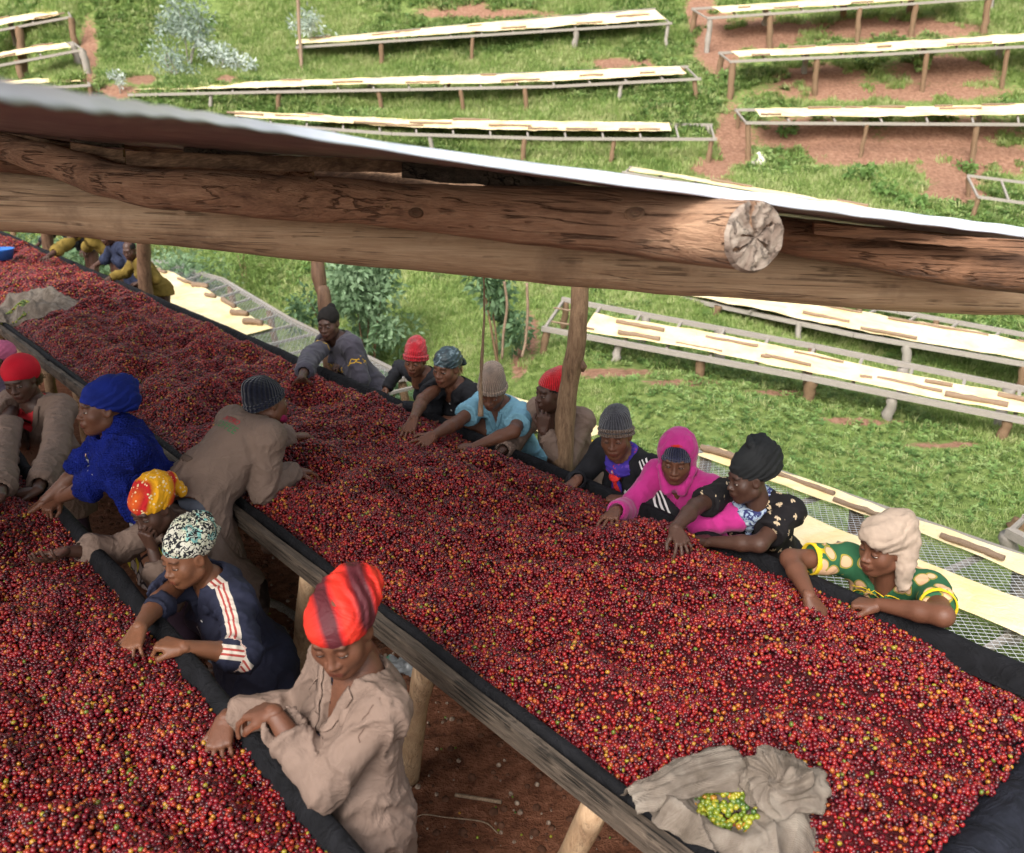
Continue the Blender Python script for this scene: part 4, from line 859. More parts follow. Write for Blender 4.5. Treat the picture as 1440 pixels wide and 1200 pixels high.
for i, (px, py, Z, txt) in enumerate(((1160, 98, 18.2, 'above the third right bed'), (1240, 118, 18, 'in the red earth at the right'), (1300, 60, 19.8, 'under the second right bed'), (1120, 130, 18, 'near the left end of the second right bed'), (1335, 100, 18, 'below the second right bed near the edge'), (1420, 95, 18.5, 'at the right edge under the second bed'),
    (1060, 122, 18.6, 'by the end post of the second right bed'), (1240, 255, 15.6, 'on the green bank above the roof'), (1280, 270, 15.4, 'on the green bank left of the bare frame'), (1210, 235, 16, 'at the top of the green bank'), (1365, 210, 17, 'under the third right bed near the edge'), (1080, 200, 17.2, 'beside the white stone'), (1305, 45, 20, 'between the top right beds'), (1020, 60, 20, 'beside the path at the top right'))):
    q = at(px, py+8, Z); shrub('leafy_weed', q, .26, .55, 170, .10, WEED, 'clump of broad leaved weeds '+txt, 'weed', 60+i, 6, 0, aspect=.6)
p = at(1069, 200, 17.2); p[2] = float(gz(p[0], p[1]))+.02; th = np.linspace(0, math.pi, 8); V = np.array([p+np.array([math.sin(a)*math.cos(b)*.16, math.sin(a)*math.sin(b)*.12, math.cos(a)*.14]) for a in th for b in np.linspace(0, 6.283, 11)[:-1]]); V += (V-p)*np.clip(fbm(V*7)[:, None]*.9, -.6, .6)
tag(mk('white_bag', V, [(a*10+b, a*10+(b+1) % 10, (a+1)*10+(b+1) % 10, (a+1)*10+b) for a in range(7) for b in range(10)], M('white_scrap', (.75, .68, .6), .8)), 'crumpled whitish lump on the red bank under the third right bed', 'scrap')

# ---------------------------------------------------------------- sacks
def burlap():
    m = M('pale_sacking', (.38, .31, .25), .9, .1); g = G(m); v = g.coord('Object'); f = g.noise(v, 9, 6, .65, .4)
    w1 = g.n('ShaderNodeTexWave', wave_type='BANDS', bands_direction='X'); w2 = g.n('ShaderNodeTexWave', wave_type='BANDS', bands_direction='Y')
    for w in (w1, w2): g.l(v, w.inputs[0]); w.inputs['Scale'].default_value = 90; w.inputs['Distortion'].default_value = 1.5
    h = g.math('ADD', w1.outputs['Fac'], w2.outputs['Fac'])
    c = g.ramp(f, [(.3, (.10, .079, .060)), (.5, (.185, .15, .12)), (.7, (.28, .24, .195))]); g.base(g.mix(g.math('MULTIPLY', g.ramp(h, [(.3, 1.), (1., 0.)]), .3), c, (.16, .12, .09)))
    g.bump(g.math('ADD', g.math('MULTIPLY', h, .12), f), .7, .012); return m
SACKING = burlap()
def sack(px, py, rx, ry, ang, label, seed=0, lumps=(), loose=None):
    """collapsed sack, a limp cloth lying in folds round an open hollow"""
    o_ = onz(px, py, RIM+.03); e = empty('open_sack', [o_[0], o_[1], RIM], label, 'sack'); ca, sa = math.cos(ang), math.sin(ang)
    X1 = np.array([ca, sa, 0]); Y1 = np.array([-sa, ca, 0]); na, nb = 150, 120
    A, B = np.meshgrid(np.linspace(-1, 1, na), np.linspace(-1, 1, nb), indexing='ij'); th = np.arctan2(B, A); rr = np.maximum(np.abs(A), np.abs(B)); k = rr/np.maximum(np.hypot(A, B), 1e-6); A2, B2 = A*k, B*k
    ct, s_t = np.cos(th), np.sin(th); rim = 1+.16*n2(ct*1.2+seed, s_t*1.2)+.07*n2(ct*3.5, s_t*3.5+seed)+.03*n2(ct*9, s_t*9+seed)
    P = o_[None, None]+(A2*rx*rim)[..., None]*X1+(B2*ry*rim)[..., None]*Y1; S_, N_ = P@U, P@N
    q3 = np.stack([P[..., 0]*6, P[..., 1]*6, P[..., 0]*0+seed], -1); q3 = q3+.55*fbm(q3*.8+5)[..., None]
    f1 = (1-np.abs(noise3(q3)))**3; f2 = (1-np.abs(noise3(q3*2.3+9)))**3
    body = .055*sst(1-rr, 0, .22)+.030*np.exp(-((rr-.62)/.18)**2); hol = .055*np.exp(-(((A2+.12)/.36)**2+((B2-.05)/.40)**2)**1.5)
    z = body-hol+(f1*.040+f2*.014-.012)*sst(1-rr, 0, .1)*(1-.75*np.exp(-(((A2+.12)/.34)**2+((B2-.05)/.38)**2)**2))
    base = np.where(N_ < NB0-.07, RIM+.004-(NB0-.07-N_)*1.3, np.maximum(cherry_z(S_, N_, True), np.where(N_ < NB0+.02, RIM+.01, 0))+.004)
    P[..., 2] = base+np.maximum(z, .004); I = np.arange(A.size).reshape(A.shape); F = np.stack([I[:-1, :-1], I[1:, :-1], I[1:, 1:], I[:-1, 1:]], -1).reshape(-1, 4)
    V = P.reshape(-1, 3); ob = mk('sack_cloth', V, F, SACKING, e); q = ob.modifiers.new('thickness', 'SOLIDIFY'); q.thickness = .003
    for (lx, ly, R_, tip) in lumps:
        c_ = onz(lx, ly, RIM+.09); c_[2] = float(cherry_z(c_@U, c_@N, True))+R_*.55; a_, b_, d_ = frame(nz(tip)); V = []; nt, np_ = 60, 140
        for i in range(nt):
            t = math.pi*i/(nt-1)
            for j in range(np_):
                p = 2*math.pi*j/np_; tw = p+1.9*math.exp(-t*1.3); u3 = np.array([math.cos(tw)*1.8, math.sin(tw)*1.8, t*1.3+seed]); g_ = (1-abs(float(noise3(u3))))**3; g2 = (1-abs(float(noise3(u3*2.2+3))))**3
                rad = R_*(1-.38*math.exp(-(t/.40)**2)+.46*math.exp(-(t/.17)**2)*(1+.2*math.sin(p*3)))+(.034*g_+.014*g2)*min(1, t*1.6)-.012+.012*float(n2(np.array(math.cos(p)*1.5), np.array(math.sin(p)*1.5+t)))
                V.append(c_+(a_*math.sin(t)*math.cos(p)+b_*math.sin(t)*math.sin(p)+d_*math.cos(t))*rad*np.array([1.12, 1.05, .92]))
        F = [(i*np_+j, (i+1)*np_+j, (i+1)*np_+(j+1) % np_, i*np_+(j+1) % np_) for i in range(nt-1) for j in range(np_)]; ob = mk('gathered_mouth', V, F, SACKING, e); ob['label'] = 'twisted and knotted mouth of the sack'
    if loose:
        pts = [onz(*q) for q in loose]; Cc = bez(pts, 40); V = []; m = 26
        for i, p in enumerate(Cc):
            t = nz(Cc[min(i+1, 39)]-Cc[max(i-1, 0)]); sd = nz(np.cross(t, (0, 0, 1))); w_ = .05+.05*i/39
            for j in range(m): 
                f_ = j/(m-1)*2-1; s_ = sd*f_*w_*(1+.15*n2(np.array(i*.2), np.array(f_*2))); V.append(p+s_+np.array([0, 0, .035*(1-f_*f_)+.016*float((1-abs(n2(np.array(f_*5.), np.array(i*.09))))**3)-.02*(f_ < -.6)]))
        V = np.array(V); I = np.arange(len(V)).reshape(40, m); F = np.stack([I[:-1, :-1], I[1:, :-1], I[1:, 1:], I[:-1, 1:]], -1).reshape(-1, 4); ob = mk('loose_flap', V, F, SACKING, e); q = ob.modifiers.new('thickness', 'SOLIDIFY'); q.thickness = .003
    return o_
c = sack(1035, 1140, .235, .150, math.radians(-12), 'open pale sack with knotted mouth and green cherries on the long table corner', 3, ((1100, 1100, .092, (-.55, -.55, .65)),), ((885, 1132, RIM+.03), (930, 1112, RIM+.05), (975, 1092, RIM+.055), (1040, 1078, RIM+.05)))
Q = []
for i in range(430):
    a = random.random()*6.28; q = math.sqrt(random.random()); m_ = onz(1022+q*62*math.cos(a)-q*12*math.sin(a), 1112+q*38*math.sin(a)*(1+.3*math.cos(a)), RIM+.05); m_[2] = float(cherry_z(m_@U, m_@N, True))+.022+.030*(1-q*q)+random.random()*.010; Q.append(m_)
for i in range(24):
    m_ = onz(1045+random.random()*40, 1135+random.random()*28, RIM+.06); m_[2] = float(cherry_z(m_@U, m_@N, True))+.055; Q.append(m_)
scatter('green_cherries', Q, RNG.uniform(0, 6, (len(Q), 3)), RNG.uniform(.85, 1.15, len(Q)), CHERRY_G, 'unripe green and yellow cherries gathered on the open sack near the corner', 'green cherries', None, .0082, 2)
# loose mouth of the same sack hanging over the plank
far = onz(35, 440, RIM+.05); fs, fn = far@U, far@N
sack(35, 440, .55, .42, .1, 'brown sack lying open at the far left of the long table', 7)
Q = []
for i in range(900):
    a = random.random()*6.28; q = math.sqrt(random.random()); X, Y = far[0]+q*.30*math.cos(a), far[1]+q*.26*math.sin(a); Q.append((X, Y, float(cherry_z(X*U[0]+Y*U[1], X*N[0]+Y*N[1], True))+.035+.02*(1-q)))
scatter('green_cherries', Q, RNG.uniform(0, 6, (len(Q), 3)), RNG.uniform(1., 1.4, len(Q)), CHERRY_G, 'dark green cherries in the brown sack at the far left', 'green cherries', None, .0082, 1)
# blue basin at the far left
bp = onz(2, 368, RIM+.09); t = empty('plastic_basin', [bp[0], bp[1], float(cherry_z(bp@U, bp@N))+.01], 'blue plastic basin at the left edge of the long table', 'basin')
def lathe(c, prof, seg=32):
    V = [np.array(c)+[r*math.cos(a), r*math.sin(a), z] for r, z in prof for a in np.linspace(0, 2*math.pi, seg+1)[:-1]]; m = len(prof)
    return V, [(i*seg+j, i*seg+(j+1) % seg, (i+1)*seg+(j+1) % seg, (i+1)*seg+j) for i in range(m-1) for j in range(seg)]
V, F = lathe(np.array(t.location), [(.001, .008), (.13, .008), (.17, .14), (.185, .145), (.185, .135), (.178, .125), (.14, 0), (.001, 0)]); mk('bowl', V, F, M('blue_plastic', (.02, .12, .42), .35, .5), t)
# ---------------------------------------------------------------- people: smooth blended volumes turned into one mesh
class Vol:
    def __init__(s, lo, hi, h):
        s.h = h; s.lo = np.asarray(lo, float); s.n = np.ceil((np.asarray(hi)-s.lo)/h).astype(int)+1
        s.ax = [s.lo[a]+h*np.arange(s.n[a]) for a in range(3)]; s.D = np.full(s.n, .5, np.float32)
    def reg(s, lo, hi):
        i0 = np.clip(np.floor((np.asarray(lo)-s.lo)/s.h).astype(int), 0, s.n); i1 = np.clip(np.ceil((np.asarray(hi)-s.lo)/s.h).astype(int)+1, 0, s.n)
        if (i1 <= i0).any(): return None, None
        sl = tuple(slice(a, b) for a, b in zip(i0, i1))
        g = np.stack(np.meshgrid(*[s.ax[a][sl[a]] for a in range(3)], indexing='ij'), -1); return sl, g
    def put(s, sl, d, k, sub=False):
        D = s.D[sl]; d = d.astype(np.float32)
        if sub: d = -d; h = np.maximum(k-np.abs(D-d), 0)/k; s.D[sl] = np.maximum(D, d)+h*h*k*.25
        else: h = np.maximum(k-np.abs(D-d), 0)/k; s.D[sl] = np.minimum(D, d)-h*h*k*.25
    def cap(s, a, b, ra, rb=None, k=.012, sub=False, fl=None):
        """tapered capsule; fl=(axis, factor) flattens it"""
        rb = ra if rb is None else rb; a, b = np.asarray(a, float), np.asarray(b, float); m = max(ra, rb)+k+3*s.h
        sl, g = s.reg(np.minimum(a, b)-m, np.maximum(a, b)+m)
        if sl is None: return
        ab = b-a; t = np.clip(((g-a)@ab)/max(ab@ab, 1e-9), 0, 1)[..., None]; q = g-a-t*ab
        if fl is not None: q = q + (q@fl[0])[..., None]*fl[0]*(fl[1]-1)
        s.put(sl, np.linalg.norm(q, axis=-1)-(ra+(rb-ra)*t[..., 0]), k, sub)
    def ell(s, c, r, R=None, k=.015, sub=False):
        c, r = np.asarray(c, float), np.asarray(r, float); m = r.max()+k+3*s.h
        sl, g = s.reg(c-m, c+m)
        if sl is None: return
        q = g-c
        if R is not None: q = q@R            # columns of R are the axes
        k0 = np.linalg.norm(q/r, axis=-1); k1 = np.linalg.norm(q/(r*r), axis=-1); s.put(sl, k0*(k0-1)/np.maximum(k1, 1e-6), k, sub)
    def cut(s, p, nrm, k=.004):
        """remove everything on the side nrm points to"""
        g = np.stack(np.meshgrid(*s.ax, indexing='ij'), -1); d = ((g-p)@nz(nrm)); s.put((slice(None),)*3, -d, k, True)
    def mesh(s):
        D = s.D; I = D < 0; c = np.zeros([q-1 for q in D.shape], np.int8)
        for a in (0, 1):
            for b in (0, 1):
                for d in (0, 1): c += I[a:D.shape[0]-1+a, b:D.shape[1]-1+b, d:D.shape[2]-1+d]
        act = (c > 0) & (c < 8); idx = np.full(c.shape, -1, np.int64); ii = np.argwhere(act); idx[act] = np.arange(len(ii))
        P = np.zeros((len(ii), 3)); Wt = np.zeros(len(ii))
        cs = [(a, b, d) for a in (0, 1) for b in (0, 1) for d in (0, 1)]
        for A in cs:
            for ax in range(3):
                if A[ax]: continue
                B = list(A); B[ax] = 1; da = D[ii[:, 0]+A[0], ii[:, 1]+A[1], ii[:, 2]+A[2]]; db = D[ii[:, 0]+B[0], ii[:, 1]+B[1], ii[:, 2]+B[2]]
                m = (da < 0) != (db < 0); t = np.where(m, da/np.where(m, da-db, 1), 0); v = np.tile(np.array(A, float), (len(ii), 1)); v[:, ax] = t; P += v*m[:, None]; Wt += m
        V = s.lo + s.h*(ii+P/np.maximum(Wt, 1)[:, None]); Fs = []
        for ax in range(3):
            u, v = [(1, 2), (2, 0), (0, 1)][ax]
            n0 = [slice(1, D.shape[q]-1) for q in range(3)]; n0[ax] = slice(0, D.shape[ax]-1); n1 = list(n0); n1[ax] = slice(1, D.shape[ax])
            a, b = I[tuple(n0)], I[tuple(n1)]; m = np.argwhere(a != b)
            if not len(m): continue
            ins = a[m[:, 0], m[:, 1], m[:, 2]]; base = m.copy()
            for q in range(3):
                if q != ax: base[:, q] += 1
            def cell(du, dv):
                z = base.copy(); z[:, u] += du; z[:, v] += dv; return idx[z[:, 0], z[:, 1], z[:, 2]]
            q = np.stack([cell(-1, -1), cell(0, -1), cell(0, 0), cell(-1, 0)], 1); q[~ins] = q[~ins][:, ::-1]; Fs.append(q)
        return V, np.concatenate(Fs)
def vnormals(V, F):
    n = np.cross(V[F[:, 2]]-V[F[:, 0]], V[F[:, 3]]-V[F[:, 1]]); o = np.zeros_like(V)
    for k in range(4): np.add.at(o, F[:, k], n)
    return o/(np.linalg.norm(o, axis=1)[:, None]+1e-12)

# ---- heads (local frame: x to the person's right.. y = face direction, z up)
def make_head(wide=1., jaw=1., h=.004):
    v = Vol((-.11, -.13, -.26), (.11, .14, .135), h); E, Cp = v.ell, v.cap
    Cp((0, -.030, -.06), (0, -.055, -.24), .050, .062, .02)
    E((0, -.016, .032), (.073*wide, .092, .084), k=.02); E((0, .020, -.030), (.062*wide, .066, .082), k=.03); E((0, .030, -.058), (.050*wide, .050, .045), k=.03)
    for s in (-1, 1):
        Cp((s*.050*jaw, -.002, -.060), (s*.016, .056, -.098), .022, .018, .03)
        E((s*.042*wide, .050, -.026), (.024, .021, .024), k=.03)
    E((0, .064, -.096), (.021, .016, .017), k=.02)
    Cp((-.036, .074, .026), (.036, .074, .026), .011, k=.018)
    for s in (-1, 1): E((s*.0315, .103, .006), (.017, .020, .012), k=.016, sub=True)
    Cp((0, .080, .014), (0, .098, -.028), .0075, .0105, .012); E((0, .100, -.031), (.012, .012, .0095), k=.008)
    for s in (-1, 1): E((s*.0145, .0905, -.034), (.0095, .0105, .0078), k=.007); E((s*.0075, .098, -.0425), (.0042, .006, .0035), k=.003, sub=True)
    E((0, .083, -.060), (.030, .014, .017), k=.014)
    Cp((-.017, .0905, -.0605), (.017, .0905, -.0605), .0062, k=.006); Cp((0, .0955, -.0600), (0, .0955, -.0600), .0052, k=.006); Cp((-.014, .0895, -.0730), (.014, .0895, -.0730), .0074, k=.006)
    Cp((-.023, .0990, -.0668), (.023, .0990, -.0668), .0016, k=.003, sub=True)
    for s in (-1, 1): E((s*.0315, .0735, .0035), (.0155, .0145, .0128), k=.004)         # closed upper lids / eyeball bulge
    for s in (-1, 1):
        R = np.array(Matrix.Rotation(s*.35, 3, 'Z')); E((s*.0755*wide, -.006, -.004), (.0085, .020, .030), R, k=.006); E((s*.0835*wide, -.001, .0), (.006, .011, .018), R, k=.005, sub=True)
    V, F = v.mesh(); n = len(V); col = np.ones((n, 3))
    x, y, z = V.T
    lip = ((np.abs(x) < .024) & (y > .078)) * np.exp(-((z+.067)/.0105)**4)*sst(.025-np.abs(x), 0, .006)
    col *= 1-lip[:, None]*np.array([.12, .38, .30])
    for s in (-1, 1):
        bz = .0285-((np.abs(x)-.030)/.030)**2*.006; br = np.exp(-((z-bz)/.0040)**2)*(np.abs(x) > .012)*(np.abs(x) < .050)*(y > .05); 
        if s == 1: col *= 1-br[:, None]*.72
    lash = np.exp(-((z+.0050-((np.abs(x)-.0315)/.0155)**2*.003)/.0022)**2)*(np.abs(np.abs(x)-.0315) < .0155)*(y > .073); col *= 1-lash[:, None]*.85
    col *= (1+.10*fbm(V*16)[:, None]); shade = np.exp(-(((np.abs(x)-.03)/.02)**2+((z-.004)/.012)**2))*(y > .06); col *= 1-shade[:, None]*.18
    return V, F, col
HEADS = [make_head(1., 1.), make_head(1.06, 1.12), make_head(.95, .9)]
# ---- hands (local: origin wrist, +x fingers, +z back of the hand, +y thumb side)
def make_hand(curl, spread=.10, thumb=(.9, .2), idx=None, h=.0034, tilt=0.):
    v = Vol((-.05, -.075, -.12), (.205, .105, .06), h); Cp = v.cap
    Cp((-.008, 0, 0), (.006, 0, 0), .0235, .0235, .01, fl=(np.array([0, 0, 1.]), 1.25))
    ky = [.030, .0105, -.0095, -.0285]; kl = [.088, .092, .087, .078]; fl_ = [(.040, .024, .020), (.044, .028, .021), (.041, .026, .020), (.031, .020, .018)]; fr = [.0086, .0088, .0083, .0074]
    for i in range(4):
        k = np.array([kl[i], ky[i], 0.]); Cp((.006, ky[i]*.55, -.002), k, .0155, .0118, .012)
        a = math.atan2(ky[i]-ky[i]*.4, .1)+spread*(1.5-i)*.5; c = idx if (idx is not None and i == 0) else curl; p = k; ang = 0
        for j in range(3):
            ang += math.radians(c[j]*(1+.06*(i-1.5))); d = np.array([math.cos(ang)*math.cos(a), math.cos(ang)*math.sin(a), -math.sin(ang)]); q = p+d*fl_[i][j]
            Cp(p, q, fr[i]*(1-.07*j), fr[i]*(1-.07*(j+1)), .0022); p = q
    Cp((.045, 0, -.006), (.070, -.004, -.006), .020, .018, .015, fl=(np.array([0, 0, 1.]), 1.3)); Cp((.012, .018, -.010), (.040, .034, -.016), .0175, .0150, .012)
    t0 = np.array([.040, .036, -.016]); sp, bd = thumb; d1 = nz([math.cos(sp), math.sin(sp), -.35]); d2 = nz([math.cos(sp-bd-.3), math.sin(sp-bd-.3), -.45-bd*.4])
    t1 = t0+d1*.034; Cp(t0, t1, .0125, .0108, .005); Cp(t1, t1+d2*.028, .0108, .0085, .003)
    V, F = v.mesh(); nn = vnormals(V, F); pal = sst(-nn[:, 2], .1, .8)*sst(V[:, 0], .0, .03); col = np.ones((len(V), 3))*(1+pal[:, None]*np.array([1.3, 1.0, .85])); col *= (1+.10*fbm(V*30)[:, None]); return V, F, col
HANDS = {'pick': make_hand((34, 34, 20), .24, (.75, .35)), 'flat': make_hand((14, 16, 10), .36, (.95, .1)), 'fist': make_hand((72, 85, 45), .02, (.6, .9)),
         'point': make_hand((75, 88, 45), .02, (.7, .8), (6, 8, 4)), 'claw': make_hand((24, 34, 26), .38, (.85, .3)), 'rest': make_hand((28, 36, 22), .16, (.55, .35))}

def skin(name, c, r=.50):
    m = M(name, c, r, .38); g = G(m); v = g.coord('Object'); a = g.n('ShaderNodeVertexColor', layer_name='tint'); f = g.noise(v, 26, 6, .7)
    c2 = g.mix(g.ramp(f, [(.35, 0.), (.7, .35)]), c, (min(1, c[0]*1.5), c[1]*1.25, c[2]*1.1)); x = g.mix(1., c2, a.outputs['Color'], 'MULTIPLY'); g.base(x)
    g.l(g.ramp(f, [(.3, r-.14), (.7, r+.16)]), g.b.inputs['Roughness']); g.bump(g.noise(v, 160, 5, .7), .35, .003)
    return m
SK = [skin('dark_brown_skin', (.115, .047, .026)), skin('deep_brown_skin', (.062, .029, .019)), skin('warm_brown_skin', (.16, .066, .033))]
HAIRM = rough_mat('short_black_hair', (.008, .007, .007), (.02, .017, .015), 200, .8, .8, .003)
EYEW = M('eye_white', (.62, .55, .48), .3, .5); EYED = M('dark_iris', (.012, .007, .005), .15, .6)

def ik(Sh, Wr, l1, l2, pole):
    d = Wr-Sh; D = np.linalg.norm(d); sc = 1.
    if D > (l1+l2)*.995: sc = D/((l1+l2)*.995); l1 *= sc; l2 *= sc
    a = (l1*l1-l2*l2+D*D)/(2*D); hgt = math.sqrt(max(l1*l1-a*a, 0)); u = d/D; p = pole-u*(pole@u); return Sh+u*a+nz(p)*hgt
def basis(az, pitch, roll, pos):
    """face direction: az measured from the direction towards the camera, turning to picture left"""
    az = math.radians(az)+math.atan2(pos[0], pos[1]); p = math.radians(pitch)
    y = np.array([-math.sin(az)*math.cos(p), -math.cos(az)*math.cos(p), -math.sin(p)]); x = nz(np.cross(y, (0, 0, 1))); z = np.cross(x, y); r = math.radians(roll)
    x2 = x*math.cos(r)+z*math.sin(r); z2 = z*math.cos(r)-x*math.sin(r); return np.stack([x2, y, z2], 1)
def M4(R, p):
    m = Matrix.Identity(4)
    for i in range(3):
        for j in range(3): m[i][j] = R[i, j]
        m[i][3] = p[i]
    return m

class Person:
    def __init__(s, label, hd, face, body=0., lean=30., sk=0, size=1., head=0, shoulder=.165, L=None, R=None, ground=None, res=.009, legs=True, bust=True, neckfwd=.055, slump=.0, group='workers sorting cherries at the tables'):
        s.label = label; s.H = np.asarray(hd, float); s.RH = basis(face[0], face[1]-12, face[2], s.H); s.sz = size; s.res = res; s.group = group
        f0 = -N if not isinstance(body, tuple) else body[0]*N; b = body if not isinstance(body, tuple) else body[1]
        a = math.radians(b); f = np.array([f0[0]*math.cos(a)-f0[1]*math.sin(a), f0[0]*math.sin(a)+f0[1]*math.cos(a), 0]); s.f0 = f
        la = math.radians(lean); s.d = np.array([0, 0, 1])*math.cos(la)+f*math.sin(la); s.f = f*math.cos(la)-np.array([0, 0, 1])*math.sin(la); s.r = nz(np.cross(f, (0, 0, 1)))   # r = person's right
        up = s.RH[:, 2]; s.nb = s.H - (up*.55+s.d*.45)*.152*size - s.f*neckfwd
        s.pel = s.nb - s.d*.50*size; s.sk = sk; s.headi = head; s.bust = bust
        s.sh = {q: s.nb - s.d*(.040+slump)*size + s.r*k*shoulder*size + s.f*.01 for q, k in (('R', 1), ('L', -1))}
        s.arm = {}
        for q, spec in (('R', R), ('L', L)):
            k = 1 if q == 'R' else -1
            if spec is None: w = s.sh[q]-np.array([0, 0, .45])+s.f0*.12; spec = dict(w=w, t=w+np.array([0, 0, -.1]), pose='rest')
            w = np.asarray(spec['w'], float); pole = spec.get('pole'); pole = (s.r*k*.7-s.f0*.4-np.array([0, 0, .6])) if pole is None else np.asarray(pole, float)
            e = ik(s.sh[q], w, .275*size, .245*size, pole); hd_ = nz(np.asarray(spec['t'], float)-w); up_ = np.asarray(spec.get('up', (0, 0, 1)), float)
            z = nz(up_-hd_*(up_@hd_)); y = np.cross(z, hd_); hs = size*spec.get('hs', 1.)
            s.arm[q] = dict(e=e, w=w, R=np.stack([hd_, y, z], 1), pose=spec.get('pose', 'pick'), mir=(k == 1) != spec.get('palmup', False), hs=hs)
            # thumb side: for a right hand, back of hand up and fingers forward, the thumb points to the body's left
        g = s.pel.copy(); g[2] = float(gz(g[0], g[1])) if ground is None else ground; s.ground = g
        s.root = empty('person', g, label, 'person', group); s.has_legs = legs
        s.make_body()
    def pts(s): return [s.H, s.nb, s.pel]+[s.sh[q] for q in 'LR']+[s.arm[q][k] for q in 'LR' for k in 'ew']
    def vol(s, m=.2, h=None, low=None):
        P = np.array(s.pts()); lo, hi = P.min(0)-m, P.max(0)+m
        if low is not None: lo[2] = low
        return Vol(lo, hi, h or s.res)
    def torso(s, v, o, belly=0.):
        z = s.sz; R3 = np.stack([s.r, s.f, s.d], 1); n = s.nb
        v.ell(n-s.d*.16*z, np.array([.152, .098, .165])*z+o, R3, .04); v.ell(n-s.d*.35*z+s.f*.01, np.array([.142+belly*.3, .112+belly, .15])*z+o, R3, .05)
        v.ell(s.pel, np.array([.165, .125, .13])*z+o, R3, .05)
        v.cap(s.sh['L']+s.r*.03, s.sh['R']-s.r*.03, .052*z+o, k=.05); v.cap(n-s.d*.04, n+s.d*.0, .062*z+o*.6, .052*z+o*.3, .04)
        if s.bust:
            for k in (-1, 1): v.ell(n-s.d*.205*z+s.r*k*.070*z+s.f*.078*z, np.array([.064, .060, .066])*z+o*.7, R3, .03)
    def arms(s, v, o, upto=1.0, ru=(.047, .040), rf=(.040, .026), k=.03, which='LR', cone=0.):
        z = s.sz
        for q in which:
            a = s.arm[q]; S_, e, w = s.sh[q], a['e'], a['w']; out = s.r*(1 if q == 'R' else -1)
            v.ell(S_, np.array([.056, .056, .056])*z+o, None, k)
            if upto <= 1: v.cap(S_, S_+(e-S_)*upto, ru[0]*z+o, ru[1]*z+o+cone, k)
            else:
                v.cap(S_, e, ru[0]*z+o, ru[1]*z+o, k); t = upto-1; v.cap(e, e+(w-e)*.35*min(1, t/.35), rf[0]*z*.98+o, rf[0]*z+o, k*.7)
                if t > .35: v.cap(e+(w-e)*.35, e+(w-e)*t, rf[0]*z+o, (rf[0]+(rf[1]-rf[0])*(t-.35)/.65)*z+o+cone, .015)
    def make_body(s):
        parts = []; v = s.vol(.12, .008 if s.res < .012 else .011); s.torso(v, -.006); s.arms(v, 0, 2.0)
        v.cap(s.nb-s.d*.03, s.H-s.RH[:, 2]*.10*s.sz-s.RH[:, 1]*.03*s.sz, .055*s.sz, .047*s.sz, .02)
        if s.has_legs:
            pass
        V, F = v.mesh(); nn = vnormals(V, F); parts.append((V, F, np.ones((len(V), 3))*(1+.1*fbm(V*12)[:, None])))
        hv, hf, hc = HEADS[s.headi]; parts.append((hv*s.sz@s.RH.T+s.H, hf, hc))
        for q in 'LR':
            a = s.arm[q]; hv, hf, hc = HANDS[a['pose']]; hv = hv*a['hs']
            if a['mir']: hv = hv*np.array([1, -1, 1]); hf = hf[:, ::-1]
            # the thumb side is +y: mirrored for the right hand
            parts.append((hv@a['R'].T+a['w'], hf, hc))
        if s.has_legs:
            for k in (-1, 1):
                hip = s.pel+s.r*k*.085*s.sz-s.d*.04; ft = s.ground+s.r*k*.11-s.f0*.02+np.array([0, 0, .05]); kn = (hip+ft)/2+s.f0*.04
                V, F = tube(bez([hip, hip*.5+kn*.5, kn, kn*.5+ft*.5, ft], 12), np.interp(np.linspace(0, 1, 12), [0, .5, .62, .75, 1], [.085, .055, .052, .052, .036])*s.sz, 10); Fq = np.array([f for f in F if len(f) == 4]); parts.append((V, Fq[:, ::-1], np.ones((len(V), 3))))
                V, F = tube(bez([ft-s.f0*.06-[0, 0, .015], ft+[0, 0, -.01], ft+s.f0*.12-[0, 0, .025], ft+s.f0*.17-[0, 0, .03]], 8), [.022, .036, .034, .03, .03, .03, .028, .012], 10); Fq = np.array([f for f in F if len(f) == 4]); parts.append((V, Fq[:, ::-1], np.ones((len(V), 3))))
        n = 0; VV, FF, CC = [], [], []
        for V, F, c in parts: VV.append(V); FF.append(F+n); CC.append(c); n += len(V)
        s.body = mk('body', np.concatenate(VV), np.concatenate(FF), SK[s.sk], s.root, cols=np.concatenate(CC))
        # hair cap and eyes
        v = Vol((-.1, -.13, -.08), (.1, .1, .14), .007); v.ell((0, -.018, .034), (.0765, .094, .078), k=.01); v.cut(np.array([0, .052, .045]), (0, 1, .25)); v.cut(np.array([0, .02, -.01]), (0, .75, -.8)); v.cut(np.array([0, -.02, -.05]), (0, 0, -1))
        V, F = v.mesh(); V = V + vnormals(V, F)*(.0015*fbm(V*90)[:, None]); s.hpart('hair', V*s.sz, F, HAIRM)
        for k in (-1, 1):
            th = np.linspace(0, math.pi, 11); ph = np.linspace(0, 2*math.pi, 17)[:-1]; V = [(math.sin(a)*math.cos(b), math.cos(a), math.sin(a)*math.sin(b)) for a in th for b in ph]
            F = np.array([(a*16+b, a*16+(b+1) % 16, (a+1)*16+(b+1) % 16, (a+1)*16+b) for a in range(10) for b in range(16)]); mi = [1 if f[0]//16 < 3 else 0 for f in F]
            V = np.array(V)*np.array([.0150, .0155, .0052])+np.array([k*.0315, .0735, -.0010]); s.hpart('eye', V*s.sz, F, [EYEW, EYED], mi=mi)
    def hpart(s, name, V, F, mat, cols=None, mi=None, parent=None):
        me = mesh(name, V, F, mat, True, cols=cols, mi=mi); o = link(name, me, parent or s.root); o.matrix_local = Matrix.Translation(-Vector(s.ground)) @ M4(s.RH, s.H) if parent is None else Matrix.Identity(4)
        return o
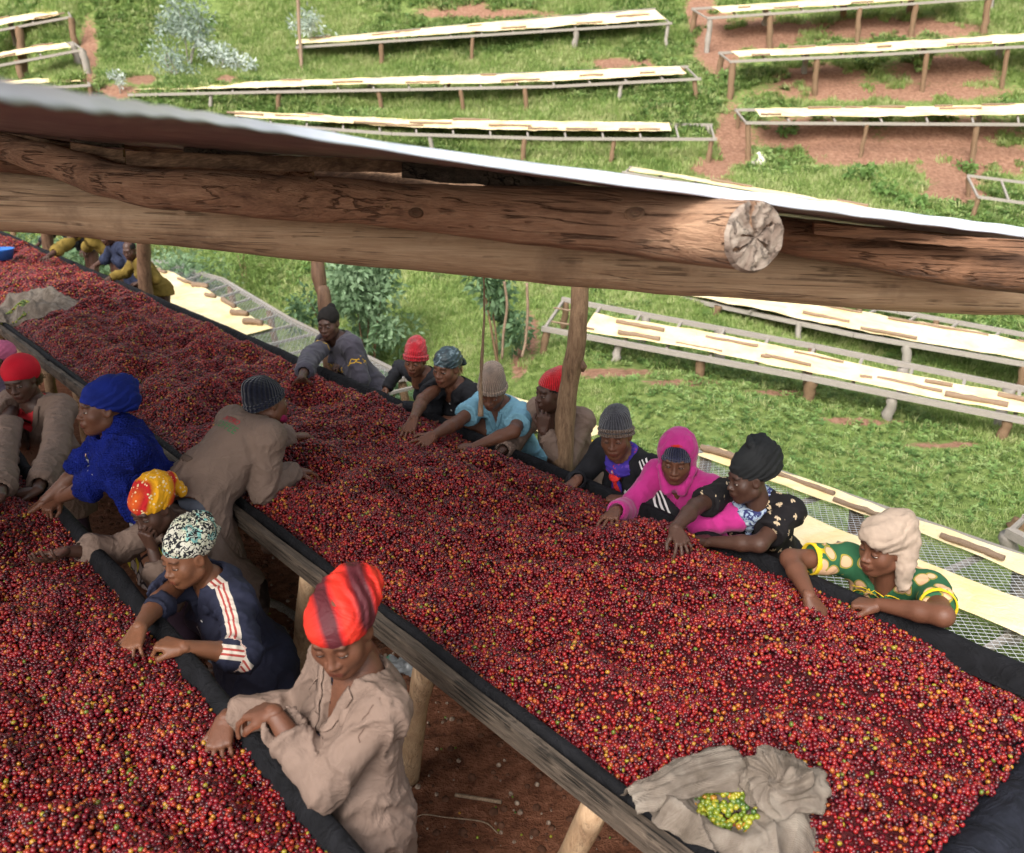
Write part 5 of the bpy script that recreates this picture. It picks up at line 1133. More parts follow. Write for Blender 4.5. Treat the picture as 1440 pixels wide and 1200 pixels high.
    # ---- clothing
    def folds(s, V, F, amp, fine=1.):
        nn = vnormals(V, F); d = np.zeros(len(V)); z = s.sz
        rt = V-s.nb; tx, ty, tz = rt@s.r, rt@s.f, rt@s.d
        best = np.full(len(V), .055); bone = np.zeros(len(V), int); tt = np.zeros(len(V)); bd = np.zeros((len(V), 3))
        for i, (a, b) in enumerate([(s.sh[q], s.arm[q]['e']) for q in 'LR']+[(s.arm[q]['e'], s.arm[q]['w']) for q in 'LR']):
            ab = b-a; L = np.linalg.norm(ab); t = np.clip((V-a)@ab/L/L, 0, 1); dist = np.linalg.norm(V-a-t[:, None]*ab, axis=1); m = dist < np.minimum(best, .09); best[m] = dist[m]; bone[m] = i+1; tt[m] = t[m]; bd[m] = ab/L
        # torso folds run down and slanting
        q = np.stack([tx*12+tz*4.5, ty*12, tz*4.0+tx*2.5], -1)*fine; q = q+.5*fbm(q*.6)[:, None]; rd = (1-np.abs(noise3(q+3)))**5-.25; rd2 = (1-np.abs(noise3(q*2.1+17)))**4-.3
        d += np.where(bone == 0, amp*1.15*rd+amp*.5*rd2, 0)
        # sleeve folds ring around the limb, tight at the elbow
        for i in range(1, 5):
            m = bone == i
            if not m.any(): continue
            u = bd[m]; al = (V[m]*u).sum(1); per = V[m]-al[:, None]*u; c = np.c_[per*9, ] + al[:, None]*u*30 + i*5.1; el = np.where(i <= 2, tt[m], 1-tt[m]); w = .55+.9*el**2
            d[m] = amp*w*((1-np.abs(noise3(c)))**4*1.7-.5+.5*((1-np.abs(noise3(c*1.9+4)))**4-.3))
        d += amp*.25*fbm(V*14)
        return V+nn*d[:, None]
    def garment(s, name, mat, o=.018, sleeve=1.9, low=.15, res=None, amp=.006, vneck=None, neckr=.066, belly=0., cone=.006, hem_r=0., label=None, sleeve_o=None, cuts=(), which='LR', low_pt=None):
        """one piece of clothing. low = how far below the pelvis it hangs"""
        v = s.vol(.17, res or s.res, min(s.pel[2]-low-.05, s.nb[2]-.5)); s.torso(v, o, belly); z = s.sz
        so = o if sleeve_o is None else sleeve_o
        if sleeve > 0: s.arms(v, so, sleeve, cone=cone, which=which)
        if low > 0:
            hip = s.pel; e = hip-np.array([0, 0, low]); v.cap(hip-s.r*.05, e-s.r*(.06+hem_r), .125*z+o, .13*z+o+hem_r, .05); v.cap(hip+s.r*.05, e+s.r*(.06+hem_r), .125*z+o, .13*z+o+hem_r, .05)
            v.cut(e, (0, 0, -1))
        else: v.cut(s.pel-s.d*.0, -s.d)
        # neck opening
        v.cap(s.nb-s.d*.01+s.f*.015, s.nb+s.d*.2+s.f*.03, neckr*z, (neckr+.03)*z, .010, True)
        if vneck:
            dep, wid = vneck; a = s.nb+s.f*.09-s.d*.0; m = .3; sl, g = v.reg(s.nb-m, s.nb+m); q = g-s.nb; x, y, zz = q@s.r, q@s.f, q@s.d
            dd = np.maximum(np.abs(x)-wid*np.clip((zz+dep)/dep, 0, 1.2)-.001, np.maximum(-dep-zz, -(y-.035))); v.put(sl, dd, .006, True)
        if sleeve > 1.05:
            for q in which:
                a = s.arm[q]; t = sleeve-1; e, w = a['e'], a['w']; c = e+(w-e)*t; u = nz(w-e)
                sl, g = v.reg(c-.12, c+.12)
                if sl is not None:
                    dd = -((g-c)@u); dd = np.maximum(dd, np.linalg.norm(g-c-((g-c)@u)[..., None]*u, axis=-1)-.085); v.put(sl, dd, .003, True) if False else None
                v.cap(c, c+u*.10, (.030)*z+so*.2, (.034)*z+so*.2, .004, True)
        if sleeve <= 1.05 and sleeve > 0:
            for q in which:
                a = s.arm[q]; u = nz(a['e']-s.sh[q]); c = s.sh[q]+(a['e']-s.sh[q])*sleeve; L_ = .2
                sl, g = v.reg(c-.16, c+.16)
                if sl is not None:
                    al = (g-c)@u; pr = np.linalg.norm(g-c-al[..., None]*u, axis=-1); dd = np.maximum(.0-al, pr-.10); v.put(sl, dd, .003, True)
        for (p, n_) in cuts: v.cut(p, n_)
        V, F = v.mesh(); V = s.folds(V, F, amp); s.g = (V, F); s.bvh = BVHTree.FromPolygons([Vector(q) for q in V], F.tolist()); ob = mk(name, V, F, mat, s.root)
        if label: ob['label'] = label
        s.gob = ob; return ob
    def stripes(s, path, side, spec, cols, lim=.05, lo=0.):
        """woven sleeve stripes: signed distance from a path stored on the cloth, coloured by the material"""
        V, F = s.g; P = np.asarray(path, float); bd = np.full(len(V), 9.); lat = np.zeros(len(V)); u_ = np.zeros(len(V))
        for i, (p, q) in enumerate(zip(P[:-1], P[1:])):
            ab = q-p; L = np.linalg.norm(ab); t = np.clip((V-p)@ab/L/L, 0, 1); r = V-p-t[:, None]*ab; dd = np.linalg.norm(r, axis=1); sd = nz(np.cross(ab, side)); m = dd < bd; bd[m] = dd[m]; lat[m] = (r@sd)[m]; u_[m] = i+t[m]
        ok = (bd < .075)*1.
        mat = s.gob.data.materials[0].copy(); s.gob.data.materials[0] = mat; at_ = s.gob.data.color_attributes.new('stripe', 'FLOAT_COLOR', 'POINT'); cc = np.ones((len(V), 4), np.float32); cc[:, 0] = np.clip(lat*8+.5, 0, 1); cc[:, 1] = ok; cc[:, 2] = u_/8; at_.data.foreach_set('color', cc.ravel())
        g = G(mat); vc = g.n('ShaderNodeVertexColor', layer_name='stripe'); sp = g.n('ShaderNodeSeparateColor'); g.l(vc.outputs['Color'], sp.inputs[0]); base = s_b = g.b.inputs['Base Color'].links[0].from_socket
        colr = g.ramp(sp.outputs[0], [(p, c) for p, c in cols], 'CONSTANT'); msk = g.ramp(sp.outputs[0], [(p, v) for p, v in spec], 'CONSTANT'); msk = g.math('MULTIPLY', msk, g.math('GREATER_THAN', sp.outputs[1], .5)); g.base(g.mix(msk, base, colr))
    def snap(s, p, off=.003, dr=None):
        """project a point onto the last garment"""
        p = Vector(p)
        if dr is not None:
            h = s.bvh.ray_cast(p+Vector(dr)*.04, -Vector(dr), .3)
            if h[0] is not None: return np.array(h[0])+np.array(dr)*off
        h = s.bvh.find_nearest(p); n = Vector(np.asarray(dr)) if dr is not None else h[1]; return np.array(h[0])+np.array(h[1])*off
    def T(s, x, y, z): return s.nb+s.r*x+s.f*y+s.d*z     # torso frame: x = person's right
    def ribbon(s, name, pts, w, mat, side=None, n=26, off=.003, th=.003, parent=None, dr=None, label=None, across=3):
        C = bez(pts, n); C = np.array([s.snap(p, off, dr) for p in C]); V = []; F = []
        for i, c in enumerate(C):
            t = nz(C[min(i+1, n-1)]-C[max(i-1, 0)]); h = s.bvh.find_nearest(Vector(c)); nn_ = nz(np.array(h[1])) if dr is None else nz(dr); b = nz(np.cross(nn_, t)) if side is None else nz(side)
            ww = w[i] if np.ndim(w) else w
            for j in range(across+1):
                q = c+b*(j/across-.5)*ww; V.append(s.snap(q, off, None))
        V = np.array(V); m = across+1; F = [(i*m+j, (i+1)*m+j, (i+1)*m+j+1, i*m+j+1) for i in range(n-1) for j in range(across)]
        o = mk(name, V, F, mat, parent or s.root, True)
        if th: q = o.modifiers.new('thickness', 'SOLIDIFY'); q.thickness = th; q.offset = 1
        if label: o['label'] = label
        return o
    def collar(s, mat, r=.070, stand=.030, fall=.045, gap=50, label=None, name='collar', front=.0, a0=0.):
        n = 40; V = []; prof = [(0, -.012), (.004, stand*.5), (.007, stand), (.014, stand+.004), (.024, stand-.006), (.024+fall*.5, stand-.020-fall*.4), (.024+fall*.75, stand-.020-fall*.9)]
        for i in range(n):
            a = math.radians(gap+(360-2*gap)*i/(n-1)+a0); dirn = s.f*math.cos(a)+s.r*math.sin(a)
            for (dr, dz) in prof: V.append(s.nb+s.f*.008+dirn*(r*(1+.12*math.cos(a))+dr)*s.sz+s.d*(dz-.008-.035*max(0, math.cos(a))-front*max(0, math.cos(a)))*s.sz)
        m = len(prof); F = [(i*m+j, (i+1)*m+j, (i+1)*m+j+1, i*m+j+1) for i in range(n-1) for j in range(m-1)]
        V = np.array(V)+fbm(np.array(V)*18)[:, None]*.002; o = mk(name, V, F, mat, s.root); q = o.modifiers.new('thickness', 'SOLIDIFY'); q.thickness = .003
        if label: o['label'] = label
        return o
    def text(s, body, c, right, up, size, mat, dr=None, off=.0022, name='lettering', spacing=1., curve=None):
        cu = bpy.data.curves.new('t', 'FONT'); cu.body = body; cu.size = size; cu.align_x = 'CENTER'; cu.align_y = 'CENTER'; cu.space_character = spacing; cu.resolution_u = 2
        o = bpy.data.objects.new('t', cu); COL.objects.link(o); bpy.context.view_layer.update(); me = o.evaluated_get(bpy.context.evaluated_depsgraph_get()).to_mesh()
        P = np.array([v.co[:] for v in me.vertices]); Fs = [tuple(p.vertices) for p in me.polygons]; o.to_mesh_clear(); bpy.data.objects.remove(o)
        right, up = nz(right), nz(up); up = nz(up-right*(up@right)); nrm = nz(np.cross(right, up)) if dr is None else nz(dr)
        if curve: P[:, 1] += curve*P[:, 0]**2
        V = []
        for p in P: q = np.asarray(c)+right*p[0]+up*p[1]; V.append(s.snap(q, off, nrm))
        o2 = mk(name, np.array(V), Fs, mat, s.root, False); return o2
    def disc(s, name, c, r, mat, dr, off=.004):
        c = s.snap(c, off, dr); a, b, d = frame(dr); V = [c+(a*math.cos(t)+b*math.sin(t))*r+np.asarray(dr)*h for h in (0, .003) for t in np.linspace(0, 6.2832, 13)[:-1]]; F = [tuple(range(12))[::-1], tuple(range(12, 24))]+[(i, (i+1) % 12, 12+(i+1) % 12, 12+i) for i in range(12)]
        return mk(name, V, F, mat, s.root, False)
    # ---- head wear, in head coordinates
    def wrap(s, name, build, mat, h=.006, amp=0., foldf=None, label=None, box=((-.17, -.24, -.16), (.17, .16, .24)), cols=None):
        v = Vol(np.array(box[0]), np.array(box[1]), h); build(v); V, F = v.mesh()
        if foldf is not None: V = V+vnormals(V, F)*foldf(V)[:, None]
        o = s.hpart(name, V*s.sz, F, mat, cols=cols(V) if cols else None)
        if label: o['label'] = label
        return o
def ridges(V, ax, fr, amp, warp=.5, seed=0., wf=9):
    """cloth wrapped round a head: crisp folds along a direction"""
    ax = np.asarray(ax, float); ph = V@ax*fr+warp*fbm(V*wf+seed, 3)*3; t = ph-np.floor(ph); return amp*(np.minimum(t/.75, (1-t)/.25)-.5)
def knit(name, c, ribs=34., dark=.5, horiz=False):
    m = M(name, c, .95, .1); g = G(m); co = g.n('ShaderNodeTexCoord'); sx = g.n('ShaderNodeSeparateXYZ'); g.l(co.outputs['Object'], sx.inputs[0])
    a = g.math('ARCTAN2', sx.outputs[1], sx.outputs[0]); w = g.math('SINE', g.math('MULTIPLY', a, ribs)); w2 = g.math('SINE', g.math('MULTIPLY', sx.outputs[2], 900.))
    if horiz: w = g.math('SINE', g.math('MULTIPLY', sx.outputs[2], 420.))
    hgt = g.math('ADD', w, g.math('MULTIPLY', w2, .4)); g.bump(hgt, .8, .003); f = g.noise(co.outputs['Object'], 30, 4, .6)
    g.base(g.mix(g.ramp(g.math('ADD', g.math('MULTIPLY', w, .3), f), [(.2, 1.), (.8, 0.)]), c, tuple(x*dark for x in c))); g.b.inputs['Sheen Weight'].default_value = .25; return m
def beanie(tall=.0, back=.0, tilt=0., low=.0):
    """returns a builder for a knitted hat; band line tilts down to the back"""
    def b(v):
        v.ell((0, -.018-back*.3, .045+tall*.25), (.084, .102+back*.3, .092+tall*.5), k=.02)
        v.ell((0, -.035-back, .090+tall), (.066, .070, .050), k=.03)
        v.cut(np.array([0, .060, .030-low]), (0, .35, -1))
        for a in np.linspace(0, 2*math.pi, 30): pass
    return b
def beltpath(zf=.036, zb=-.045, r=(.086, .104), cy=-.018): 
    return [(r[0]*math.sin(a), cy+r[1]*math.cos(a), (zf+zb)/2+(zf-zb)/2*math.cos(a)) for a in np.linspace(0, 2*math.pi, 25)]
def addband(v, zf, zb, r, rad, k=.008, ht=.014, cy=-.018):
    P = beltpath(zf, zb, r, cy)
    for a, b in zip(P[:-1], P[1:]):
        for dz in (0, ht): v.cap(np.array(a)+[0, 0, dz], np.array(b)+[0, 0, dz], rad, k=k)
# ---------------------------------------------------------------- the workers
TAN = fabric('tan_work_coat', (.185, .128, .100), .09, 700, .85, .12, .0, 3., .30); TAN_D = fabric('tan_coat_seam', (.12, .08, .06), .1); INK_R = M('red_print', (.50, .03, .05), .8, .1); INK_G = M('green_print', (.06, .20, .08), .8, .1)
WHITE = fabric('white_trim', (.72, .70, .68), .05); BLACKC = fabric('black_jersey', (.016, .016, .019), .3, 700, .8, .2); NAVYC = fabric('navy_cloth', (.022, .024, .045), .25, 600, .75, .2)
DENIM = fabric('grey_denim', (.10, .11, .14), .3, 400, .9, .3); SKIRT = fabric('dark_skirt', (.05, .03, .05), .3); THREAD = M('dark_seam_thread', (.10, .06, .045), .9)
def P3(px, py, h=.0, big=True):
    """point on the cherries seen at this pixel, h above them"""
    p = onz(px, py, RIM)
    for _ in range(4): p = onz(px, py, float(cherry_z(p@U, p@N, big))+h)
    return p
def hand(w, t, pose='pick', hw=.075, ht=.02, big=True, **k):
    """wrist and fingertip pixels, heights above the cherries"""
    return dict(w=P3(*w, hw, big), t=P3(*t, ht, big), pose=pose, **k)
def head_on(px, py, n): return onn(px, py, n)
def legs_cloth(s, mat, name='trousers'):
    VV = []; FF = []; n = 0
    for k in (-1, 1):
        hip = s.pel+s.r*k*.09*s.sz; ft = s.ground+s.r*k*.11+np.array([0, 0, .07]); V, F = tube(bez([hip+[0, 0, .06], hip*.6+ft*.4, ft], 14), np.linspace(.086, .070, 14)*s.sz, 14, .012, 6); VV.append(V); FF += [tuple(q+n for q in f) for f in F]; n += len(V)
    return mk(name, np.concatenate(VV), FF, mat, s.root)
def skirt(s, mat, name='skirt', r0=.17, r1=.24, zlen=.70):
    top = s.pel+s.d*.06; V, F = tube(bez([top, s.pel-[0, 0, .1], (s.pel+s.ground)/2, s.ground+[0, 0, .12]], 16), np.interp(np.linspace(0, 1, 16), [0, .3, 1], [r0*.85, r0, r1])*s.sz, 40, .0, 6, False, .8)
    a = np.tile(np.arange(40), 16)/40*2*math.pi; t = np.repeat(np.arange(16), 40)/15; ctr = np.repeat(bez([top, s.pel-[0, 0, .1], (s.pel+s.ground)/2, s.ground+[0, 0, .12]], 16), 40, 0); V = ctr+(V-ctr)*(1+.10*np.sin(a*9+np.sin(a*3)*2)*t)[:, None]
    return mk(name, V, F, mat, s.root)
def lapels(s, mat, dep, wid, w=.04, z0=.0):
    for k, nm in ((1, 'lapel'), (-1, 'lapel')):
        pts = [s.T(k*(wid+.012), .09, z0), s.T(k*(wid*.62+.016), .13, -dep*.45), s.T(k*.012, .14, -dep-.01)]
        s.ribbon(nm, pts, np.linspace(w*.9, w*.55, 22), mat, n=22, off=.004, th=.004)
def seams(s, mat, pts, w=.004, nm='seam'): return s.ribbon(nm, pts, w, mat, n=18, off=.0012, th=.0, across=1)

# 1 woman in green print dress, beige head cloth
p = Person('woman in a green and peach print dress with a beige cloth over her head', head_on(1243, 768, 3.27), (42, 20, 4), 4, 23, 0, 1.04, 0, .175,
           R=hand((1138, 838), (1158, 866), 'claw', .085, .015, pole=N*.05+U*.5+np.array([0, 0, .10])), L=hand((1236, 850), (1205, 848), 'fist', .075, .045, pole=-U*.8+np.array([0, 0, .2])+N*.1), res=.0085)
def print_green():
    m = M('green_peach_print', (.03, .12, .05), .8, .2); g = G(m); v = g.coord('Object'); d = g.noise(v, 7, 2, .5); w = g.n('ShaderNodeVectorMath', operation='ADD'); g.l(v, w.inputs[0]); nn = g.n('ShaderNodeTexNoise'); nn.inputs['Scale'].default_value = 6; g.l(v, nn.inputs['Vector']); sc = g.n('ShaderNodeVectorMath', operation='SCALE'); sc.inputs['Scale'].default_value = .06; g.l(nn.outputs['Color'], sc.inputs[0]); g.l(sc.outputs[0], w.inputs[1])
    a = g.vor(w.outputs[0], 13); b = g.ramp(a, [(.40, 1.), (.43, 0.)]); c = g.mix(b, (.025, .10, .045), (.62, .38, .22)); e = g.ramp(a, [(.42, 0.), (.44, 1.), (.47, 1.), (.49, 0.)]); c = g.mix(e, c, (.35, .27, .04)); g.base(c); g.bump(d, .1, .004); return m
PG = print_green(); YTRIM = fabric('yellow_trim', (.68, .46, .02), .12)
p.garment('dress', PG, .016, .62, .05, None, .005, (.10, .085), .074, cone=.016)
for q in 'LR':
    a = p.arm[q]; c = p.sh[q]+(a['e']-p.sh[q])*.60; u = nz(a['e']-p.sh[q]); A, B, _ = frame(u); R_ = .073
    V = []; n_ = 28
    for i in range(n_):
        t = 2*math.pi*i/n_
        for (dr, dz) in ((-.004, -.020), (.0015, -.020), (.003, .020), (-.003, .021)): V.append(c+(A*math.cos(t)+B*math.sin(t))*(R_+dr-.004)+u*dz)
    F = [(i*4+j, ((i+1) % n_)*4+j, ((i+1) % n_)*4+(j+1) % 4, i*4+(j+1) % 4) for i in range(n_) for j in range(4)]; o = mk('sleeve_trim', V, F, YTRIM, p.root); o['label'] = 'bright yellow sleeve band'
for k in (-1, 0, 1, 2):
    pts = [p.T(-.14+.07*i+.01*k, .12, -.06-.025*abs(i-2)+.016*math.sin(i*2.6+k)+(-.014*k)) for i in range(5)]
    if k in (0, 2): p.ribbon('ruffle', bez(pts, 30)[::1], .012, PG, n=60, off=.006, th=.006)
    else: p.ribbon('ruffle_edge', bez(pts, 30), .004, YTRIM, n=60, off=.012, th=.002)
HEADC = fabric('beige_head_cloth', (.34, .26, .20), .12, 500, .85, .3, .0, 12.)
def hc(v):
    v.ell((0, -.022, .050), (.088, .108, .088), k=.02); v.ell((0, -.08, .08), (.065, .06, .06), k=.04); v.ell((0, .03, .068), (.075, .076, .058), k=.04)
    v.ell((.03, -.11, -.03), (.07, .06, .10), k=.04); v.cap((.05, -.11, -.04), (.07, -.15, -.13), .036, .03, .03); v.cap((-.078, -.03, -.01), (-.10, -.02, -.13), .024, .03, .03); v.cap((-.06, -.07, .02), (-.095, -.03, -.06), .04, .03, .04)
    v.ell((0, .085, -.03), (.066, .09, .085), k=.008, sub=True)
p.wrap('head_cloth', hc, HEADC, .006, foldf=lambda V: ridges(V, (.5, .35, 1.), 17, .007, .35)+.004*fbm(V*30), box=((-.19, -.24, -.25), (.19, .17, .22)), label='creased beige cloth knotted behind the head')
legs_cloth(p, SKIRT, 'trousers')

# 2 woman with black turban, black floral blouse
p = Person('woman in a black floral blouse and tall black turban', head_on(1052, 672, 3.27), (62, 22, -3), 8, 27, 1, .97, 0, .175,
           R=hand((950, 742), (968, 782), 'claw', .105, .02, pole=N*-.05+U*.8+np.array([0, 0, .25])), L=hand((1000, 762), (975, 750), 'fist', .07, .045, pole=-U*.8+np.array([0, 0, .15])), res=.0085)
def floral():
    m = M('black_floral_print', (.02, .018, .018), .8, .2); g = G(m); v = g.coord('Object'); a = g.vor(v, 20, rnd=.9); x = g.n('ShaderNodeTexVoronoi', feature='F1'); g.l(v, x.inputs['Vector']); x.inputs['Scale'].default_value = 20
    s = g.n('ShaderNodeVectorMath', operation='SUBTRACT'); g.l(v, s.inputs[0]); g.l(x.outputs['Position'], s.inputs[1]); sx = g.n('ShaderNodeSeparateXYZ'); g.l(s.outputs[0], sx.inputs[0])
    an = g.math('ARCTAN2', sx.outputs[2], sx.outputs[0]); pt = g.math('ABSOLUTE', g.math('SINE', g.math('MULTIPLY', an, 2.5))); r = g.math('SUBTRACT', x.outputs['Distance'], g.math('MULTIPLY', pt, .24))
    sep = g.n('ShaderNodeSeparateColor'); g.l(x.outputs['Color'], sep.inputs[0]); on = g.ramp(sep.outputs[0], [(.42, 0.), (.45, 1.)]); k = g.math('MULTIPLY', g.ramp(r, [(.08, 1.), (.12, 0.)]), on)
    g.base(g.mix(k, (.012, .010, .011), (.55, .42, .27))); return m
p.garment('blouse', floral(), .018, .70, .10, None, .007, (.11, .07), .07, cone=.020)
BTURB = fabric('black_turban_cloth', (.020, .021, .022), .3, 600, .85, .3)
def tb(v):
    v.ell((0, -.035, .060), (.094, .118, .088), k=.02); v.ell((0, -.075, .115), (.088, .092, .070), k=.04); v.ell((0, -.10, .06), (.082, .075, .08), k=.04); v.cap((-.03, -.02, .178), (.045, -.05, .185), .020, .016, .02); v.ell((.03, -.09, .175), (.04, .04, .025), k=.02); v.cap((.045, -.1, .17), (.08, -.14, .165), .014, .01, .015)
    v.cut(np.array([0, .075, .034]), (0, .40, -1)); v.ell((0, .09, -.03), (.07, .07, .07), k=.006, sub=True)
p.wrap('turban', tb, BTURB, .006, foldf=lambda V: ridges(V, (.25, .8, 1.), 24, .008, .30), box=((-.15, -.24, -.12), (.15, .15, .24)))
SCB = M('blue_white_scarf', (.3, .35, .45), .8); g = G(SCB); v_ = g.coord('Object'); g.base(g.ramp(g.noise(v_, 24, 3, .6, 1.5), [(.36, (.03, .035, .12)), (.45, (.30, .38, .50)), (.56, (.50, .56, .60)), (.64, (.05, .06, .22))], 'CONSTANT'))
def neckscarf(p, mat, big=1., drop=.08, name='scarf', side=0., foldd=(.2, .3, 1.), label=None):
    v = Vol(p.nb-.24, p.nb+.24, .006); C = p.nb*.55+(p.H-p.RH[:, 2]*.13)*.45
    for i in range(20):
        a, b = [2*math.pi*(j)/20 for j in (i, i+1)]; f = lambda a: C+(p.r*math.sin(a)+p.f*math.cos(a))*(.068+.006*math.cos(a))*p.sz*big+p.d*(-.02-.022*math.cos(a)); v.cap(f(a), f(b), .021*big, k=.02); v.cap(f(a)-p.d*.028, f(b)-p.d*.028, .023*big, k=.02)
    if drop: v.cap(C+p.f*.09-p.d*.05+p.r*side, C+p.f*.10-p.d*(.05+drop)+p.r*side*1.5, .045*big, .018, .03, fl=(nz(p.f), 1.8))
    V, F = v.mesh(); V = V+vnormals(V, F)*ridges(V, np.array(foldd), 28, .006, .3)[:, None]; o = mk(name, V, F, mat, p.root)
    if label: o['label'] = label
neckscarf(p, SCB, 1.12, .10)
legs_cloth(p, SKIRT)

# 3 woman in magenta hoodie
p = Person('woman in a magenta hooded top over a navy knitted hat', head_on(952, 645, 3.27), (6, 24, 0), 8, 25, 0, 1.0, 0, .165,
           R=hand((866, 718), (848, 744), 'claw', .085, .02, pole=U*.3+N*.3-np.array([0, 0, .5])), L=hand((968, 738), (940, 738), 'fist', .06, .04, pole=-U*.8+np.array([0, 0, .1])), res=.0085)
MAG = fabric('magenta_fleece', (.46, .028, .20), .1, 500, .9, .2, .2, 14.)
p.garment('hooded_top', MAG, .020, 1.86, .08, None, .006, (.10, .045), .072)
p.wrap('knitted_hat', beanie(.0, .0, low=.002), knit('navy_knit', (.02, .022, .055), 40.), .006)
def hood(v):
    v.ell((0, -.030, .040), (.104, .118, .112), k=.02); v.cap((0, -.055, -.05), (0, -.05, -.13), .088, .098, .05); v.cap((-.075, .01, -.06), (-.04, .055, -.16), .024, .028, .03); v.cap((.075, .01, -.06), (.04, .055, -.16), .024, .028, .03)
    v.cap((0, .10, .03), (0, .14, .03), .088, .092, .008, sub=True); v.ell((0, .07, -.02), (.078, .115, .112), k=.008, sub=True)
p.wrap('hood', hood, MAG, .006, foldf=lambda V: .004*fbm(V*18)+ridges(V, (0, 1, .3), 12, .004, .4), box=((-.15, -.2, -.22), (.15, .16, .18)))
def hb_(v): addband(v, .034, -.03, (.087, .097), .0075, ht=.016)
p.wrap('hat_band', hb_, knit('navy_rib_knit', (.035, .036, .085), 44.), .005)
c = [(-.03+.02*i, .052-.001*i, .108+.003*math.sin(i*1.5)) for i in range(4)]; p.hpart('red_lining', *[np.array(x) if i == 0 else np.array([f for f in x if len(f) == 4]) for i, x in enumerate(tube(c, [.006, .010, .010, .005], 8))], M('red_lining_cloth', (.5, .03, .02), .9))
p.ribbon('zip', [p.T(.004, .1, -.10), p.T(.0, .12, -.2), p.T(0, .1, -.3)], .006, fabric('magenta_seam', (.30, .02, .13), .1), n=14, off=.002, th=.002, across=1)
legs_cloth(p, SKIRT)

# 4 woman in black jacket with white stripes
p = Person('woman in a black track jacket with three white sleeve stripes and a grey hat', head_on(866, 612, 3.27), (12, 22, -4), 0, 23, 0, 1.03, 0, .175,
           R=hand((812, 674), (795, 690), 'pick', .08, .02, pole=U*.5+N*.2-np.array([0, 0, .6])), L=hand((880, 702), (850, 700), 'fist', .05, .03, pole=-U*.8-np.array([0, 0, .6])), res=.0085)
p.garment('track_jacket', BLACKC, .020, 1.84, .08, None, .006, (.17, .075), .074)
q = p.arm['L']; so = nz(-p.r*.55+p.d*.25+p.f*.75)
p.stripes([p.sh['L']*(1-t)+q['e']*t+so*.06 for t in (-.05, .3, .6, 1.1)], so, [(0, 0.), (.30, 1.), (.375, 0.), (.4625, 1.), (.5375, 0.), (.625, 1.), (.70, 0.)], [(0, (.72, .70, .68))])
# three-leaf mark and word on the chest
cc = p.T(-.085, .12, -.175); up_ = nz(p.d+p.f*.3)
for a in (-38, 0, 38):
    th = math.radians(a); dr_ = nz(-p.r*math.sin(-th)*1.+up_*math.cos(th)); sd_ = nz(np.cross(p.f, dr_)); V = [p.snap(cc+dr_*(.006+.034*t)+sd_*w_, .0025, nz(p.f)) for t, w_ in ((0, 0), (.35, -.008), (.7, -.007), (1, 0), (.7, .007), (.35, .008))]; mk('leaf_mark', V, [(0, 1, 2, 3, 4, 5)], WHITE, p.root, False)
p.text('adidas', cc-up_*.012, -p.r, up_, .022, WHITE, dr=nz(p.f))
p.wrap('knitted_hat', beanie(.018, .0, low=-.004), knit('grey_knit', (.085, .085, .10), 30., .4), .006, foldf=lambda V: .007*fbm(V*14)*(V[:, 2] > .06))
def hb2(v): addband(v, .042, -.032, (.088, .106), .0085, ht=.026)
p.wrap('hat_band', hb2, knit('brown_rib_knit', (.17, .115, .085), 40.), .005, label='brown ribbed hat band')
SCP = M('purple_red_scarf', (.1, .05, .4), .8); g = G(SCP); v_ = g.coord('Object'); g.base(g.ramp(g.noise(v_, 13, 3, .6, 1.), [(.47, (.055, .03, .30)), (.56, (.11, .05, .36)), (.60, (.50, .02, .03)), (.66, (.38, .33, .34))], 'CONSTANT'))
neckscarf(p, SCP, 1.06, 0)
v = Vol(p.nb-.32, p.nb+.32, .006); K = p.T(-.012, .135, -.075); RS = fabric('red_scarf_cloth', (.62, .03, .03), .2)
for a, b, r0, r1 in ((p.T(-.012, .135, -.09), p.T(.035, .145, -.25), .022, .030), (p.T(-.02, .135, -.09), p.T(-.03, .15, -.28), .020, .026), (p.T(-.005, .135, -.09), p.T(.0, .15, -.26), .018, .02)): v.cap(a, b, r0, r1, .008, fl=(nz(p.f), 1.6))
V, F = v.mesh(); V = V+vnormals(V, F)*ridges(V, (1, .2, .1), 60, .004, .3)[:, None]; mk('scarf_tail', V, F, SCP, p.root)
v = Vol(K-.1, K+.1, .004); v.ell(K, (.028, .028, .022), k=.01); v.ell(K+p.r*.02, (.022, .02, .018), k=.01); v.cap(K-p.d*.01, p.T(-.028, .155, -.20), .016, .022, .01)
V, F = v.mesh(); V = V+vnormals(V, F)*(ridges(V, (1, 1, .1), 70, .006, .3)+.004*fbm(V*60))[:, None]; mk('scarf_knot', V, F, RS, p.root)
p.ribbon('undershirt_trim', [p.T(.075, .09, -.03), p.T(.055, .12, -.11), p.T(.0, .12, -.165)], .008, fabric('cream_trim', (.5, .42, .34), .1), n=18, off=.0, th=.004, across=1)
legs_cloth(p, SKIRT)

